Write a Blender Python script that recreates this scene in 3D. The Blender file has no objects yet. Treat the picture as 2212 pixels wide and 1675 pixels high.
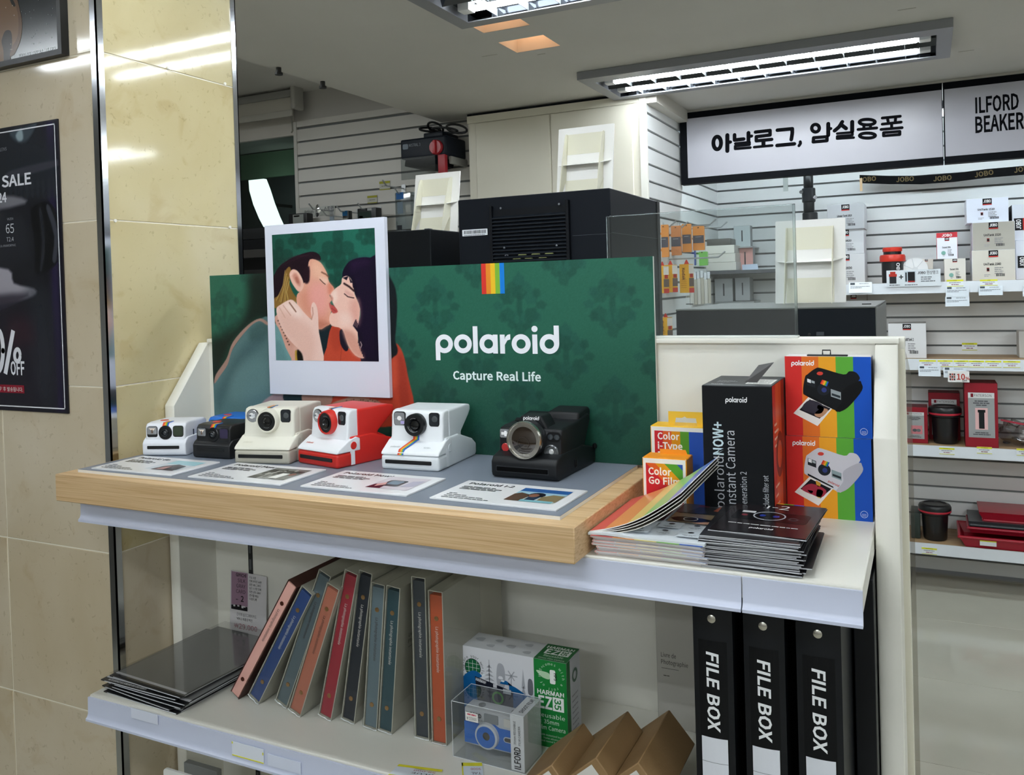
import bpy, bmesh, math, random
from mathutils import Vector, Matrix
random.seed(7)
PI = math.pi
S = bpy.context.scene
COL = S.collection

# ------------------------------------------------------------------ camera
FPX, PCX, PCY = 1844.7, 1106.0, 647.8           # focal length and principal point for a 2212x1675 frame
YAW, PITCH, ROLL = 0.45181, 0.014443, -0.029895
def _rot():
    ca, sa, cb, sb, cc, sc = math.cos(YAW), math.sin(YAW), math.cos(PITCH), math.sin(PITCH), math.cos(ROLL), math.sin(ROLL)
    R0 = Matrix(((1,0,0),(0,0,-1),(0,1,0)))
    Ry = Matrix(((ca,sa,0),(-sa,ca,0),(0,0,1)))
    Rp = Matrix(((1,0,0),(0,cb,-sb),(0,sb,cb)))
    Rr = Matrix(((cc,-sc,0),(sc,cc,0),(0,0,1)))
    return Rr @ Rp @ R0 @ Ry
RW = _rot()
EYE = Vector((0, 0, 1.5))
camd = bpy.data.cameras.new('camera')
camd.sensor_fit = 'HORIZONTAL'; camd.sensor_width = 36.0
camd.lens = FPX / 2212 * 36.0
camd.shift_x = 0.0
camd.shift_y = -(837.5 - PCY) / 2212
camd.clip_start = 0.02; camd.clip_end = 60
cam = bpy.data.objects.new('camera', camd); COL.objects.link(cam)
right, up, back = Vector(RW[0]), -Vector(RW[1]), -Vector(RW[2])
cam.matrix_world = Matrix(((right.x, up.x, back.x, EYE.x), (right.y, up.y, back.y, EYE.y), (right.z, up.z, back.z, EYE.z), (0,0,0,1)))
S.camera = cam

def ray(x, y):
    return RW.transposed() @ Vector(((x - PCX) / FPX, (y - PCY) / FPX, 1.0))
def onZ(x, y, z): d = ray(x, y); return EYE + d * ((z - EYE.z) / d.z)
def onY(x, y, v): d = ray(x, y); return EYE + d * (v / d.y)
def onX(x, y, v): d = ray(x, y); return EYE + d * (v / d.x)

# ------------------------------------------------------------------ world, exposure
S.view_settings.view_transform = 'Standard'
S.view_settings.look = 'None'
S.view_settings.exposure = 0.92
S.view_settings.gamma = 1.0
S.view_settings.use_curve_mapping = False
w = bpy.data.worlds.new('world'); S.world = w; w.use_nodes = True
w.node_tree.nodes['Background'].inputs[0].default_value = (0.62, 0.68, 0.75, 1)
w.node_tree.nodes['Background'].inputs[1].default_value = 0.10
TUBE_POWER = 33.0          # emission of the ceiling tubes
TUBE_COL = (0.90, 0.965, 1.0)
STRIP_POWER = 17.0         # strip lamp behind the hanging sign
WARM_POWER = 1.0           # recessed downlights

# ------------------------------------------------------------------ materials
def lin(h):
    h = h.lstrip('#')
    out = []
    for i in (0, 2, 4):
        c = int(h[i:i+2], 16) / 255
        out.append(c / 12.92 if c <= 0.04045 else ((c + 0.055) / 1.055) ** 2.4)
    return out
MATS = {}
def M(col, rough=0.5, metal=0.0, spec=0.5, kind=None, **k):
    key = (col, rough, metal, spec, kind, tuple(sorted(k.items())))
    if key in MATS: return MATS[key]
    m = bpy.data.materials.new((kind or 'paint') + '_' + col.lstrip('#')); m.use_nodes = True
    nt = m.node_tree; b = nt.nodes['Principled BSDF']; c = lin(col) + [1]
    b.inputs['Base Color'].default_value = c
    b.inputs['Roughness'].default_value = rough
    b.inputs['Metallic'].default_value = metal
    b.inputs['Specular IOR Level'].default_value = spec
    def node(t, **p):
        n = nt.nodes.new(t)
        for a, v in p.items(): setattr(n, a, v)
        return n
    def coords(scale, obj=True):
        tc = node('ShaderNodeTexCoord'); mp = node('ShaderNodeMapping')
        nt.links.new(tc.outputs['Object'], mp.inputs['Vector'])
        mp.inputs['Scale'].default_value = scale
        return mp
    def ramp(fac, stops):
        r = node('ShaderNodeValToRGB'); e = r.color_ramp.elements
        while len(e) < len(stops): e.new(0.5)
        for el, (p, h) in zip(e, stops):
            el.position = p; el.color = lin(h) + [1]
        nt.links.new(fac, r.inputs['Fac']); return r
    if kind == 'emit':
        b.inputs['Emission Color'].default_value = list(k.get('ecol', (1,1,1))) + [1]
        b.inputs['Emission Strength'].default_value = k['power']
    elif kind == 'glass':
        b.inputs['Transmission Weight'].default_value = 1.0
        b.inputs['IOR'].default_value = k.get('ior', 1.45)
    elif kind == 'film':                                   # thin clear plastic
        tr = node('ShaderNodeBsdfTransparent'); gl = node('ShaderNodeBsdfGlossy'); mx = node('ShaderNodeMixShader'); lw = node('ShaderNodeLayerWeight')
        tr.inputs[0].default_value = c
        gl.inputs['Roughness'].default_value = rough; gl.inputs[0].default_value = (1,1,1,1)
        lw.inputs[0].default_value = 0.5
        pw = node('ShaderNodeMath', operation='POWER'); pw.inputs[1].default_value = 3.5; nt.links.new(lw.outputs['Facing'], pw.inputs[0])
        ma = node('ShaderNodeMath', operation='MULTIPLY_ADD'); ma.inputs[1].default_value = 0.55; ma.inputs[2].default_value = k.get('blend', 0.25)*0.25; ma.use_clamp = True
        nt.links.new(pw.outputs[0], ma.inputs[0]); nt.links.new(ma.outputs[0], mx.inputs[0]); nt.links.new(tr.outputs[0], mx.inputs[1]); nt.links.new(gl.outputs[0], mx.inputs[2])
        nt.links.new(mx.outputs[0], nt.nodes['Material Output'].inputs['Surface'])
    elif kind == 'marble':
        mp = coords((1,1,1)); n1 = node('ShaderNodeTexNoise'); n2 = node('ShaderNodeTexNoise'); n3 = node('ShaderNodeTexNoise')
        oi = node('ShaderNodeObjectInfo'); ad = node('ShaderNodeVectorMath', operation='ADD')
        ml = node('ShaderNodeVectorMath', operation='SCALE'); cb = node('ShaderNodeCombineXYZ')
        for i in range(3): nt.links.new(oi.outputs['Random'], cb.inputs[i])
        nt.links.new(cb.outputs[0], ml.inputs[0]); ml.inputs['Scale'].default_value = 37
        nt.links.new(mp.outputs[0], ad.inputs[0]); nt.links.new(ml.outputs[0], ad.inputs[1])
        for n, s, d in ((n1, 3.2, 5), (n2, 13, 6), (n3, 90, 2)):
            n.inputs['Scale'].default_value = s; n.inputs['Detail'].default_value = d; n.inputs['Distortion'].default_value = 0.6
            nt.links.new(ad.outputs[0], n.inputs['Vector'])
        r1 = ramp(n1.outputs[0], ((0.3, k['c0']), (0.52, col), (0.75, k['c1'])))
        r2 = ramp(n2.outputs[0], ((0.32, k.get('vein', '#c9a877')), (0.42, '#ffffff'), (1.0, '#ffffff')))
        r3 = ramp(n3.outputs[0], ((0.28, '#8f7a55'), (0.36, '#ffffff')))
        mu = node('ShaderNodeMix', data_type='RGBA', blend_type='MULTIPLY'); mu.inputs[0].default_value = 0.28
        nt.links.new(r1.outputs[0], mu.inputs[6]); nt.links.new(r2.outputs[0], mu.inputs[7])
        m2 = node('ShaderNodeMix', data_type='RGBA', blend_type='MULTIPLY'); m2.inputs[0].default_value = 0.22
        nt.links.new(mu.outputs[2], m2.inputs[6]); nt.links.new(r3.outputs[0], m2.inputs[7])
        nt.links.new(m2.outputs[2], b.inputs['Base Color'])
    elif kind == 'wood':
        mp = coords(k.get('scale', (1.2, 16, 55))); n1 = node('ShaderNodeTexNoise'); n1.inputs['Scale'].default_value = 4; n1.inputs['Detail'].default_value = 6
        n1.inputs['Distortion'].default_value = 0.5
        nt.links.new(mp.outputs[0], n1.inputs['Vector'])
        r = ramp(n1.outputs[0], ((0.30, k['c0']), (0.5, col), (0.72, k['c1']))); nt.links.new(r.outputs[0], b.inputs['Base Color'])
    elif kind == 'spots':                                  # soft mottling / light wear
        mp = coords((1,1,1)); n1 = node('ShaderNodeTexNoise'); n1.inputs['Scale'].default_value = k.get('s', 6); n1.inputs['Detail'].default_value = 5
        nt.links.new(mp.outputs[0], n1.inputs['Vector'])
        r = ramp(n1.outputs[0], ((0.3, k['c0']), (0.65, col))); nt.links.new(r.outputs[0], b.inputs['Base Color'])
        if k.get('bump'):
            bp = node('ShaderNodeBump'); bp.inputs['Strength'].default_value = k['bump']; bp.inputs['Distance'].default_value = 0.002
            n2 = node('ShaderNodeTexNoise'); n2.inputs['Scale'].default_value = k.get('bs', 250); nt.links.new(mp.outputs[0], n2.inputs['Vector'])
            nt.links.new(n2.outputs[0], bp.inputs['Height']); nt.links.new(bp.outputs[0], b.inputs['Normal'])
    MATS[key] = m
    return m

# ------------------------------------------------------------------ mesh helpers
def new(): return bmesh.new()
def _faces(bm, vs, fs, m):
    v = [bm.verts.new(p) for p in vs]
    out = []
    for f in fs:
        try: q = bm.faces.new([v[i] for i in f]); q.material_index = m; out.append(q)
        except ValueError: pass
    return v, out
def bx(bm, x0, x1, y0, y1, z0, z1, m=0):
    x0, x1 = sorted((x0, x1)); y0, y1 = sorted((y0, y1)); z0, z1 = sorted((z0, z1))
    vs = [(x0,y0,z0),(x1,y0,z0),(x1,y1,z0),(x0,y1,z0),(x0,y0,z1),(x1,y0,z1),(x1,y1,z1),(x0,y1,z1)]
    _faces(bm, vs, [(3,2,1,0),(4,5,6,7),(0,1,5,4),(1,2,6,5),(2,3,7,6),(3,0,4,7)], m); return bm
def merge(bm, src, m=None, mat=None):
    if mat is not None: bmesh.ops.transform(src, matrix=mat, verts=src.verts)
    mp = {}
    for v in src.verts: mp[v] = bm.verts.new(v.co)
    for f in src.faces:
        try:
            q = bm.faces.new([mp[v] for v in f.verts]); q.material_index = f.material_index if m is None else m
        except ValueError: pass
    src.free(); return bm
def bev(b, r, seg=2):
    if r > 0: bmesh.ops.bevel(b, geom=list(b.edges), offset=r, segments=seg, profile=0.6, affect='EDGES', clamp_overlap=True)
    return b
def rbx(bm, x0, x1, y0, y1, z0, z1, r=0.003, seg=2, m=0):
    return merge(bm, bev(bx(new(), x0, x1, y0, y1, z0, z1), r, seg), m)
def prism(bm, pts, axis, a0, a1, m=0, r=0, seg=2):
    b = new()
    def P(p, a): return {'x': (a, p[0], p[1]), 'y': (p[0], a, p[1]), 'z': (p[0], p[1], a)}[axis]
    n = len(pts); vs = [P(p, a0) for p in pts] + [P(p, a1) for p in pts]
    _faces(b, vs, [tuple(range(n-1, -1, -1)), tuple(range(n, 2*n))] + [(i, (i+1) % n, n+(i+1) % n, n+i) for i in range(n)], m)
    bmesh.ops.recalc_face_normals(b, faces=b.faces)
    bev(b, r, seg); return merge(bm, b, m)
def hexa(bm, v8, m=0):
    _faces(bm, v8, [(3,2,1,0),(4,5,6,7),(0,1,5,4),(1,2,6,5),(2,3,7,6),(3,0,4,7)], m); return bm
AX = {'x': Matrix(((0,0,1),(1,0,0),(0,1,0))), 'y': Matrix(((1,0,0),(0,0,1),(0,-1,0))), '-y': Matrix(((1,0,0),(0,0,-1),(0,1,0))), 'z': Matrix.Identity(3)}
def lathe(bm, prof, c=(0,0,0), axis='z', seg=24, m=0, sq=1.0):
    A = AX[axis]; c = Vector(c); n = len(prof); vs = []
    for i in range(seg):
        a = 2 * PI * i / seg
        for r, h in prof: vs.append(c + A @ Vector((r * math.cos(a), r * math.sin(a) * sq, h)))
    fs = []
    for i in range(seg):
        j = (i + 1) % seg
        for q in range(n - 1): fs.append((i*n+q, j*n+q, j*n+q+1, i*n+q+1))
    if prof[0][0] > 1e-6: fs.append(tuple(i*n for i in range(seg-1, -1, -1)))
    if prof[-1][0] > 1e-6: fs.append(tuple(i*n+n-1 for i in range(seg)))
    b = new(); _faces(b, vs, fs, m); bmesh.ops.remove_doubles(b, verts=b.verts, dist=1e-6); bmesh.ops.recalc_face_normals(b, faces=b.faces)
    return merge(bm, b, m)
def cyl(bm, c, axis, r, h, seg=20, m=0, b=0.0):
    pr = [(r, 0), (r, h)] if b <= 0 else [(r, 0), (r, h - b), (r - b, h)]
    return lathe(bm, pr, c, axis, seg, m)
def tube(bm, pts, r, seg=8, m=0):
    pts = [Vector(p) for p in pts]; n = len(pts); rings = []
    for i, p in enumerate(pts):
        t = (pts[min(i+1, n-1)] - pts[max(i-1, 0)]).normalized()
        a = t.orthogonal().normalized() if i == 0 else (rings[-1][1] - t * rings[-1][1].dot(t)).normalized()
        b2 = t.cross(a); rings.append(([p + (a * math.cos(2*PI*k/seg) + b2 * math.sin(2*PI*k/seg)) * r for k in range(seg)], a))
    vs = [v for rg, _ in rings for v in rg]; fs = []
    for i in range(n-1):
        for k in range(seg): fs.append((i*seg+k, i*seg+(k+1) % seg, (i+1)*seg+(k+1) % seg, (i+1)*seg+k))
    fs += [tuple(range(seg-1, -1, -1)), tuple((n-1)*seg+k for k in range(seg))]
    _faces(bm, vs, fs, m); return bm
def rrect(w, h, r, n=4, cx=0, cy=0):
    r = min(r, w/2 - 1e-5, h/2 - 1e-5); out = []
    for (sx, sy, a0) in ((1,-1,-90),(1,1,0),(-1,1,90),(-1,-1,180)):
        for i in range(n+1):
            a = math.radians(a0 + 90*i/n); out.append((cx + sx*(w/2-r) + r*math.cos(a), cy + sy*(h/2-r) + r*math.sin(a)))
    return out
def ell(cx, cy, rx, ry, n=16, rot=0):
    c, s = math.cos(rot), math.sin(rot)
    return [(cx + rx*math.cos(2*PI*i/n)*c - ry*math.sin(2*PI*i/n)*s, cy + rx*math.cos(2*PI*i/n)*s + ry*math.sin(2*PI*i/n)*c) for i in range(n)]
def spl(pts, n=4):
    out = []; k = len(pts)
    for i in range(k):
        p0, p1, p2, p3 = (Vector(pts[(i+j-1) % k]) for j in range(4))
        for t in range(n):
            t /= n
            q = 0.5 * ((2*p1) + (p2-p0)*t + (2*p0-5*p1+4*p2-p3)*t*t + (3*p1-p0-3*p2+p3)*t**3); out.append((q.x, q.y))
    return out
def lerp(a, b, t): return Vector(a) * (1-t) + Vector(b) * t

def finish(name, bm, mats, parent=None, smooth=True):
    me = bpy.data.meshes.new(name); bm.normal_update(); bm.to_mesh(me); bm.free()
    for mm in (mats if isinstance(mats, (list, tuple)) else [mats]): me.materials.append(mm)
    if smooth and len(me.polygons):
        me.polygons.foreach_set('use_smooth', [True] * len(me.polygons)); me.set_sharp_from_angle(angle=math.radians(38))
    return link(name, me, parent)
def link(name, me, parent=None):
    o = bpy.data.objects.new(name, me); COL.objects.link(o)
    if parent is not None: o.parent = parent
    return o
def obj(name, bm, mats, parent=None, world=False, smooth=True):
    """world=True: the shape was drawn in room coordinates; shift it to its (unrotated) parent's base."""
    if world and parent is not None: bmesh.ops.translate(bm, verts=bm.verts, vec=-Vector(parent.location))
    return finish(name, bm, mats, parent, smooth)
def tag(o, label, cat, group=None):
    o['label'] = label; o['category'] = cat
    if group: o['group'] = group
    return o
def thing(name, label, cat, loc=(0,0,0), rz=0.0, group=None):
    o = bpy.data.objects.new(name, None); COL.objects.link(o); o.empty_display_size = 0.05
    o.location = loc; o.rotation_euler = (0, 0, rz); return tag(o, label, cat, group)
def struct(name, bm, mats, smooth=False):
    o = finish(name, bm, mats, None, smooth); o['kind'] = 'structure'; return o
def copy_tree(o, parent=None):
    c = o.copy(); COL.objects.link(c); c.parent = parent
    for ch in list(o.children): copy_tree(ch, c)
    return c

# ------------------------------------------------------------------ flat print (lettering, pictures) as thin layered shapes on a surface
TXT = {}
try:                                                   # the sans-serif face that ships inside Blender
    import os
    SANS = bpy.data.fonts.load(os.path.join(bpy.utils.system_resource('DATAFILES'), 'fonts', 'Noto Sans CJK Regular.woff2'))
except Exception: SANS = None
def _set(body, bold, gap=4.0):
    cu = bpy.data.curves.new('t', 'FONT'); cu.body = body; cu.resolution_u = 2; cu.offset = bold; cu.space_line = gap
    if SANS: cu.font = SANS
    o = bpy.data.objects.new('t', cu); COL.objects.link(o)
    dg = bpy.context.evaluated_depsgraph_get(); me = bpy.data.meshes.new_from_object(o.evaluated_get(dg))
    r = ([(v.co.x, v.co.y) for v in me.vertices], [tuple(p.vertices) for p in me.polygons])
    bpy.data.objects.remove(o); bpy.data.curves.remove(cu); bpy.data.meshes.remove(me)
    return r
CHARS = ''.join(chr(i) for i in range(33, 127)) + 'é₩'
GLY = {}
def glyphs(bold):
    """every character once, each on a line of its own followed by a bar that marks its advance width"""
    if bold in GLY: return GLY[bold]
    V, Fc = _set('H', 0.0); k = 0.70 / max(p[1] for p in V)
    off = bold / k
    V, Fc = _set('|\n|', off); ym = sorted({round(sum(V[i][1] for i in f)/len(f), 3) for f in Fc}); lo = [p[1] for p in V]
    dy = (max(lo) - min(lo)) - (max(lo) - min(v for v in lo if v > (max(lo)+min(lo))/2)); lsb = min(p[0] for p in V)
    V, Fc = _set('\n'.join(['   |'] + [c + '   |' for c in CHARS]), off); rows = [[] for _ in range(len(CHARS)+1)]
    for f in Fc:
        y = sum(V[i][1] for i in f)/len(f); rows[min(len(CHARS), max(0, int(round((0.3/k - y)/dy))))].append(f)
    def bar(r): x = max(V[i][0] for f in r for i in f); return x
    b0 = bar(rows[0]); w_ = max(V[i][0] for f in rows[0] for i in f) - min(V[i][0] for f in rows[0] for i in f); out = {}
    for n, c in enumerate(CHARS):
        r = rows[n+1]
        if not r: continue
        b = bar(r); g = [f for f in r if max(V[i][0] for i in f) < b - w_*1.5]
        idx = sorted({i for f in g for i in f}); mp = {i: j for j, i in enumerate(idx)}
        out[c] = ([(V[i][0]*k, (V[i][1] + dy*(n+1))*k) for i in idx], [tuple(mp[i] for i in f) for f in g], (b - b0)*k)
    GLY[bold] = out; return out
def text_mesh(s, bold=0.0):
    bold = 0.0 if bold < 0.012 else 0.028; key = (s, bold)
    if (s, 0.0) in TXT and any(ord(c) > 0x2000 for c in s): return TXT[(s, 0.0)]
    if key in TXT: return TXT[key]
    G_ = glyphs(bold); V, Fc, x = [], [], 0.0
    for c in s:
        if c == ' ': x += 0.26; continue
        if c not in G_: continue
        g = G_[c]; n = len(V); V += [(p[0]+x, p[1]) for p in g[0]]; Fc += [tuple(i+n for i in f) for f in g[1]]; x += g[2]
    TXT[key] = (V, Fc); return TXT[key]
def hangul_preload(lines):
    """all Korean strings are set in one go and cut apart by line"""
    cu = bpy.data.curves.new('t', 'FONT'); cu.body = '\n'.join(lines); cu.resolution_u = 2; cu.space_line = 3.0
    o = bpy.data.objects.new('t', cu); COL.objects.link(o)
    dg = bpy.context.evaluated_depsgraph_get(); me = bpy.data.meshes.new_from_object(o.evaluated_get(dg))
    V = [(v.co.x, v.co.y) for v in me.vertices]; B = [[] for _ in lines]
    for p in me.polygons:
        y = sum(V[i][1] for i in p.vertices) / len(p.vertices)
        k = min(range(len(lines)), key=lambda q: abs(y - 0.35 + 3.0 * q)); B[k].append(tuple(p.vertices))
    for k, s in enumerate(lines):
        idx = sorted({i for f in B[k] for i in f}); mp = {i: j for j, i in enumerate(idx)}
        TXT[(s, 0.0)] = ([(V[i][0], V[i][1] + 3.0 * k) for i in idx], [tuple(mp[i] for i in f) for f in B[k]])
    bpy.data.objects.remove(o); bpy.data.curves.remove(cu); bpy.data.meshes.remove(me)
class Art:
    def __init__(s, o, u=(1,0,0), v=(0,0,1), n=(0,-1,0), eps=0.00008, rough=0.5, base=0.0003, spec=0.2):
        s.o, s.u, s.v, s.n = Vector(o), Vector(u), Vector(v), Vector(n)
        s.eps, s.base, s.rough, s.spec, s.L = eps, base, rough, spec, 0
        s.bm = new(); s.mi = {}; s.ml = []; s.f = None
    def mi_(s, c):
        if c not in s.mi:
            s.mi[c] = len(s.ml); s.ml.append(c if not isinstance(c, str) else M(c, s.rough, 0.0, s.spec))
        return s.mi[c]
    def P(s, p, L=None):
        if s.f: p = s.f(*p)
        return s.o + s.u * p[0] + s.v * p[1] + s.n * (s.base + s.eps * (s.L if L is None else L))
    def poly(s, pts, c, L=None):
        k = s.mi_(c)
        try:
            f = s.bm.faces.new([s.bm.verts.new(s.P(p, L)) for p in pts]); f.material_index = k
            f.normal_update()
            if f.normal.dot(s.n) < 0: f.normal_flip()
        except ValueError: pass
    def rect(s, x0, y0, x1, y1, c, L=None): s.poly([(x0,y0),(x1,y0),(x1,y1),(x0,y1)], c, L)
    def ring(s, cx, cy, r0, r1, c, L=None, a0=0, a1=360, n=28, sy=1.0, sy0=None):
        sy0 = sy if sy0 is None else sy0
        for i in range(n):
            t0, t1 = (math.radians(a0 + (a1-a0)*j/n) for j in (i, i+1))
            s.poly([(cx+r0*math.cos(t0), cy+r0*sy0*math.sin(t0)), (cx+r1*math.cos(t0), cy+r1*sy*math.sin(t0)), (cx+r1*math.cos(t1), cy+r1*sy*math.sin(t1)), (cx+r0*math.cos(t1), cy+r0*sy0*math.sin(t1))], c, L)
    def stroke(s, pts, w, c, L=None, caps=True):
        for ii, (a, b) in enumerate(zip(pts, pts[1:])):
            d = Vector((b[0]-a[0], b[1]-a[1]))
            if d.length < 1e-9: continue
            nn = Vector((-d.y, d.x)).normalized() * w / 2
            s.poly([(a[0]+nn.x, a[1]+nn.y), (a[0]-nn.x, a[1]-nn.y), (b[0]-nn.x, b[1]-nn.y), (b[0]+nn.x, b[1]+nn.y)], c, (s.L if L is None else L) + 0.02*(ii % 5))
        if caps:
            for ii, p in enumerate(pts): s.poly(ell(p[0], p[1], w/2, w/2, 10), c, (s.L if L is None else L) + 0.15 + 0.02*(ii % 5))
    def text(s, t, x, y, h, c, al='l', bold=0.0, sx=1.0, rot=0.0, shear=0.0, L=None, width=None):
        V, Fc = text_mesh(t, bold)
        if not V: return
        k = h / 0.70; x0 = min(p[0] for p in V); x1 = max(p[0] for p in V)
        if width: sx = width / ((x1 - x0) * k)
        off = {'l': x0, 'c': (x0+x1)/2, 'r': x1}[al]; cr, sr = math.cos(rot), math.sin(rot)
        vs = []
        for px, py in V:
            a, b = (px - off) * k * sx + py * k * shear, py * k
            vs.append(s.bm.verts.new(s.P((x + a*cr - b*sr, y + a*sr + b*cr), L)))
        i = s.mi_(c)
        for f in Fc:
            try:
                q = s.bm.faces.new([vs[j] for j in f]); q.material_index = i; q.normal_update()
                if q.normal.dot(s.n) < 0: q.normal_flip()
            except ValueError: pass
    def lines(s, x, y, ws, h, gap, c, L=None, al='l', rot=0.0):
        """rows of print too small to read: broken grey bars"""
        cr, sr = math.cos(rot), math.sin(rot)
        for i, wd in enumerate(ws):
            a = 0
            xs = x - (wd/2 if al == 'c' else 0)
            while a < wd - 1e-6:
                b = min(wd, a + h * random.uniform(1.5, 5))
                q = [(a,0),(b,0),(b,h),(a,h)]
                s.poly([(xs + (px)*cr - (py - i*gap)*sr, y + px*sr + (py - i*gap)*cr) for px, py in q], c, L)
                a = b + h * 0.45
    def logo(s, x, y, h, c, L=None, width=None):
        """lower-case rounded wordmark built from rings and bars; h = x-height, (x, y) = left end of the baseline"""
        r, t = h/2, h*0.26; k = 1.0
        total = 6.45 * h
        if width: k = width / total
        def X(a): return x + a * h * k
        def ringl(a): s.ring(X(a), y + r, (r - t) , r, c, L, sy=1.0) if k == 1 else s._ering(X(a), y + r, r, t, k, c, L)
        def bar(a, b, y0, y1): s.rect(X(a), y + y0*h, X(b), y + y1*h, c, (s.L if L is None else L) + 0.4)
        ringl(0.50); bar(0.0, 0.26, -0.38, 0.5)
        ringl(1.56)
        bar(2.13, 2.39, 0, 1.42)
        ringl(2.98); bar(3.22, 3.48, 0, 0.98)
        bar(3.60, 3.86, 0, 0.98); s.poly([(X(3.82), y+0.60*h), (X(3.90), y+0.86*h), (X(4.02), y+0.97*h), (X(4.16), y+1.0*h), (X(4.16), y+0.73*h), (X(4.0), y+0.68*h), (X(3.86), y+0.45*h)], c, (s.L if L is None else L) + 0.8)
        ringl(4.72)
        bar(5.31, 5.57, 0, 0.98); s.poly(ell(X(5.44), y+1.26*h, 0.16*h*k, 0.16*h, 14), c, L)
        ringl(6.18); bar(6.42, 6.68, 0.5, 1.42)
    def _ering(s, cx, cy, r, t, k, c, L):
        n = 28
        for i in range(n):
            a, b = 2*PI*i/n, 2*PI*(i+1)/n
            s.poly([(cx+(r-t)*k*math.cos(a), cy+(r-t)*math.sin(a)), (cx+r*k*math.cos(a), cy+r*math.sin(a)), (cx+r*k*math.cos(b), cy+r*math.sin(b)), (cx+(r-t)*k*math.cos(b), cy+(r-t)*math.sin(b))], c, L)
    def build(s, name, parent, world=False):
        if not s.bm.faces: s.bm.free(); return None
        return obj(name, s.bm, s.ml, parent, world, smooth=False)
def pix_map(origin, Y):
    """picture points to (u, v) on the plane y = Y, measured from origin"""
    return lambda x, y: ((onY(x, y, Y).x - origin[0]), (onY(x, y, Y).z - origin[2]))
import numpy as np
def srgb(h): h = h.lstrip('#'); return np.array([int(h[i:i+2], 16)/255 for i in (0, 2, 4)])
class Paint:
    """a printed picture: a fine grid of coloured points, filled shape by shape with soft edges; (u, v) in metres, v up"""
    def __init__(s, u0, v0, u1, v1, nu, nv, base):
        s.nu, s.nv = nu, nv; s.us = np.linspace(u0, u1, nu); s.vs = np.linspace(v0, v1, nv)
        s.U, s.V = np.meshgrid(s.us, s.vs); s.C = np.ones((nv, nu, 3)) * srgb(base); s.rng = np.random.default_rng(5)
    def _win(s, pts, pad):
        p = np.array(pts); i0, i1 = np.searchsorted(s.us, [p[:,0].min()-pad, p[:,0].max()+pad]); j0, j1 = np.searchsorted(s.vs, [p[:,1].min()-pad, p[:,1].max()+pad])
        return p, slice(j0, j1), slice(i0, i1)
    def _dist(s, p, U, V, closed):
        d = np.full(U.shape, 1e9); n = len(p)
        for k in range(n if closed else n-1):
            a, b = p[k], p[(k+1) % n]; e = b-a; L2 = max(e@e, 1e-18)
            t = np.clip(((U-a[0])*e[0] + (V-a[1])*e[1])/L2, 0, 1); d = np.minimum(d, (U-a[0]-t*e[0])**2 + (V-a[1]-t*e[1])**2)
        return np.sqrt(d)
    def _mix(s, J, I, a, col): s.C[J, I] += (srgb(col) - s.C[J, I]) * a[..., None]
    def fill(s, pts, col, blur=0.0008, alpha=1.0, sm=3):
        if sm > 1: pts = spl(pts, sm)
        p, J, I = s._win(pts, blur); U, V = s.U[J, I], s.V[J, I]
        if U.size == 0: return
        ins = np.zeros(U.shape, bool); n = len(p)
        for k in range(n):
            (x0, y0), (x1, y1) = p[k], p[(k+1) % n]
            if y0 == y1: continue
            c = ((y0 > V) != (y1 > V)) & (U < (x1-x0)*(V-y0)/(y1-y0)+x0); ins ^= c
        d = s._dist(p, U, V, True) * np.where(ins, 1, -1); a = np.clip(0.5 + d/(2*max(blur, 1e-6)), 0, 1); s._mix(J, I, a*a*(3-2*a)*alpha, col)
    def stroke(s, pts, w, col, blur=0.0005, alpha=1.0):
        p, J, I = s._win(pts, w+blur); U, V = s.U[J, I], s.V[J, I]
        if U.size == 0: return
        a = np.clip((w/2+blur-s._dist(p, U, V, False))/(2*max(blur, 1e-6)), 0, 1); s._mix(J, I, a*alpha, col)
    def grade(s, fn): s.C *= fn(s.U, s.V)[..., None]
    def grain(s, k): s.C += s.rng.normal(0, k, s.C.shape[:2])[..., None]
    def build(s, name, parent, o, u=(1,0,0), v=(0,0,1), rough=0.42, spec=0.25):
        o, u, v = (np.array(q, float) for q in (o, u, v)); nu, nv = s.nu, s.nv
        co = (o + s.U[..., None]*u + s.V[..., None]*v).reshape(-1, 3)
        i = (np.arange(nv-1)[:, None]*nu + np.arange(nu-1)[None, :]).ravel(); q = np.stack([i, i+1, i+nu+1, i+nu], 1)
        me = bpy.data.meshes.new(name); me.vertices.add(len(co)); me.vertices.foreach_set('co', co.ravel()); me.loops.add(q.size); me.loops.foreach_set('vertex_index', q.ravel())
        me.polygons.add(len(q)); me.polygons.foreach_set('loop_start', np.arange(0, q.size, 4)); me.update(calc_edges=True)
        c = np.clip(s.C, 0, 1).reshape(-1, 3); c = np.where(c <= 0.04045, c/12.92, ((c+0.055)/1.055)**2.4); at = me.color_attributes.new('print', 'FLOAT_COLOR', 'POINT')
        at.data.foreach_set('color', np.concatenate([c, np.ones((len(c), 1))], 1).ravel().astype(np.float32))
        key = ('printed', rough, spec)
        if key not in MATS:
            m = bpy.data.materials.new('printed_picture'); m.use_nodes = True; b = m.node_tree.nodes['Principled BSDF']; n = m.node_tree.nodes.new('ShaderNodeAttribute'); n.attribute_name = 'print'
            m.node_tree.links.new(n.outputs['Color'], b.inputs['Base Color']); b.inputs['Roughness'].default_value = rough; b.inputs['Specular IOR Level'].default_value = spec; MATS[key] = m
        me.materials.append(MATS[key]); return link(name, me, parent)
RAINBOW = ('#d8322f', '#e8762c', '#f2a92c', '#5fae3e', '#1c57c4')
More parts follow.
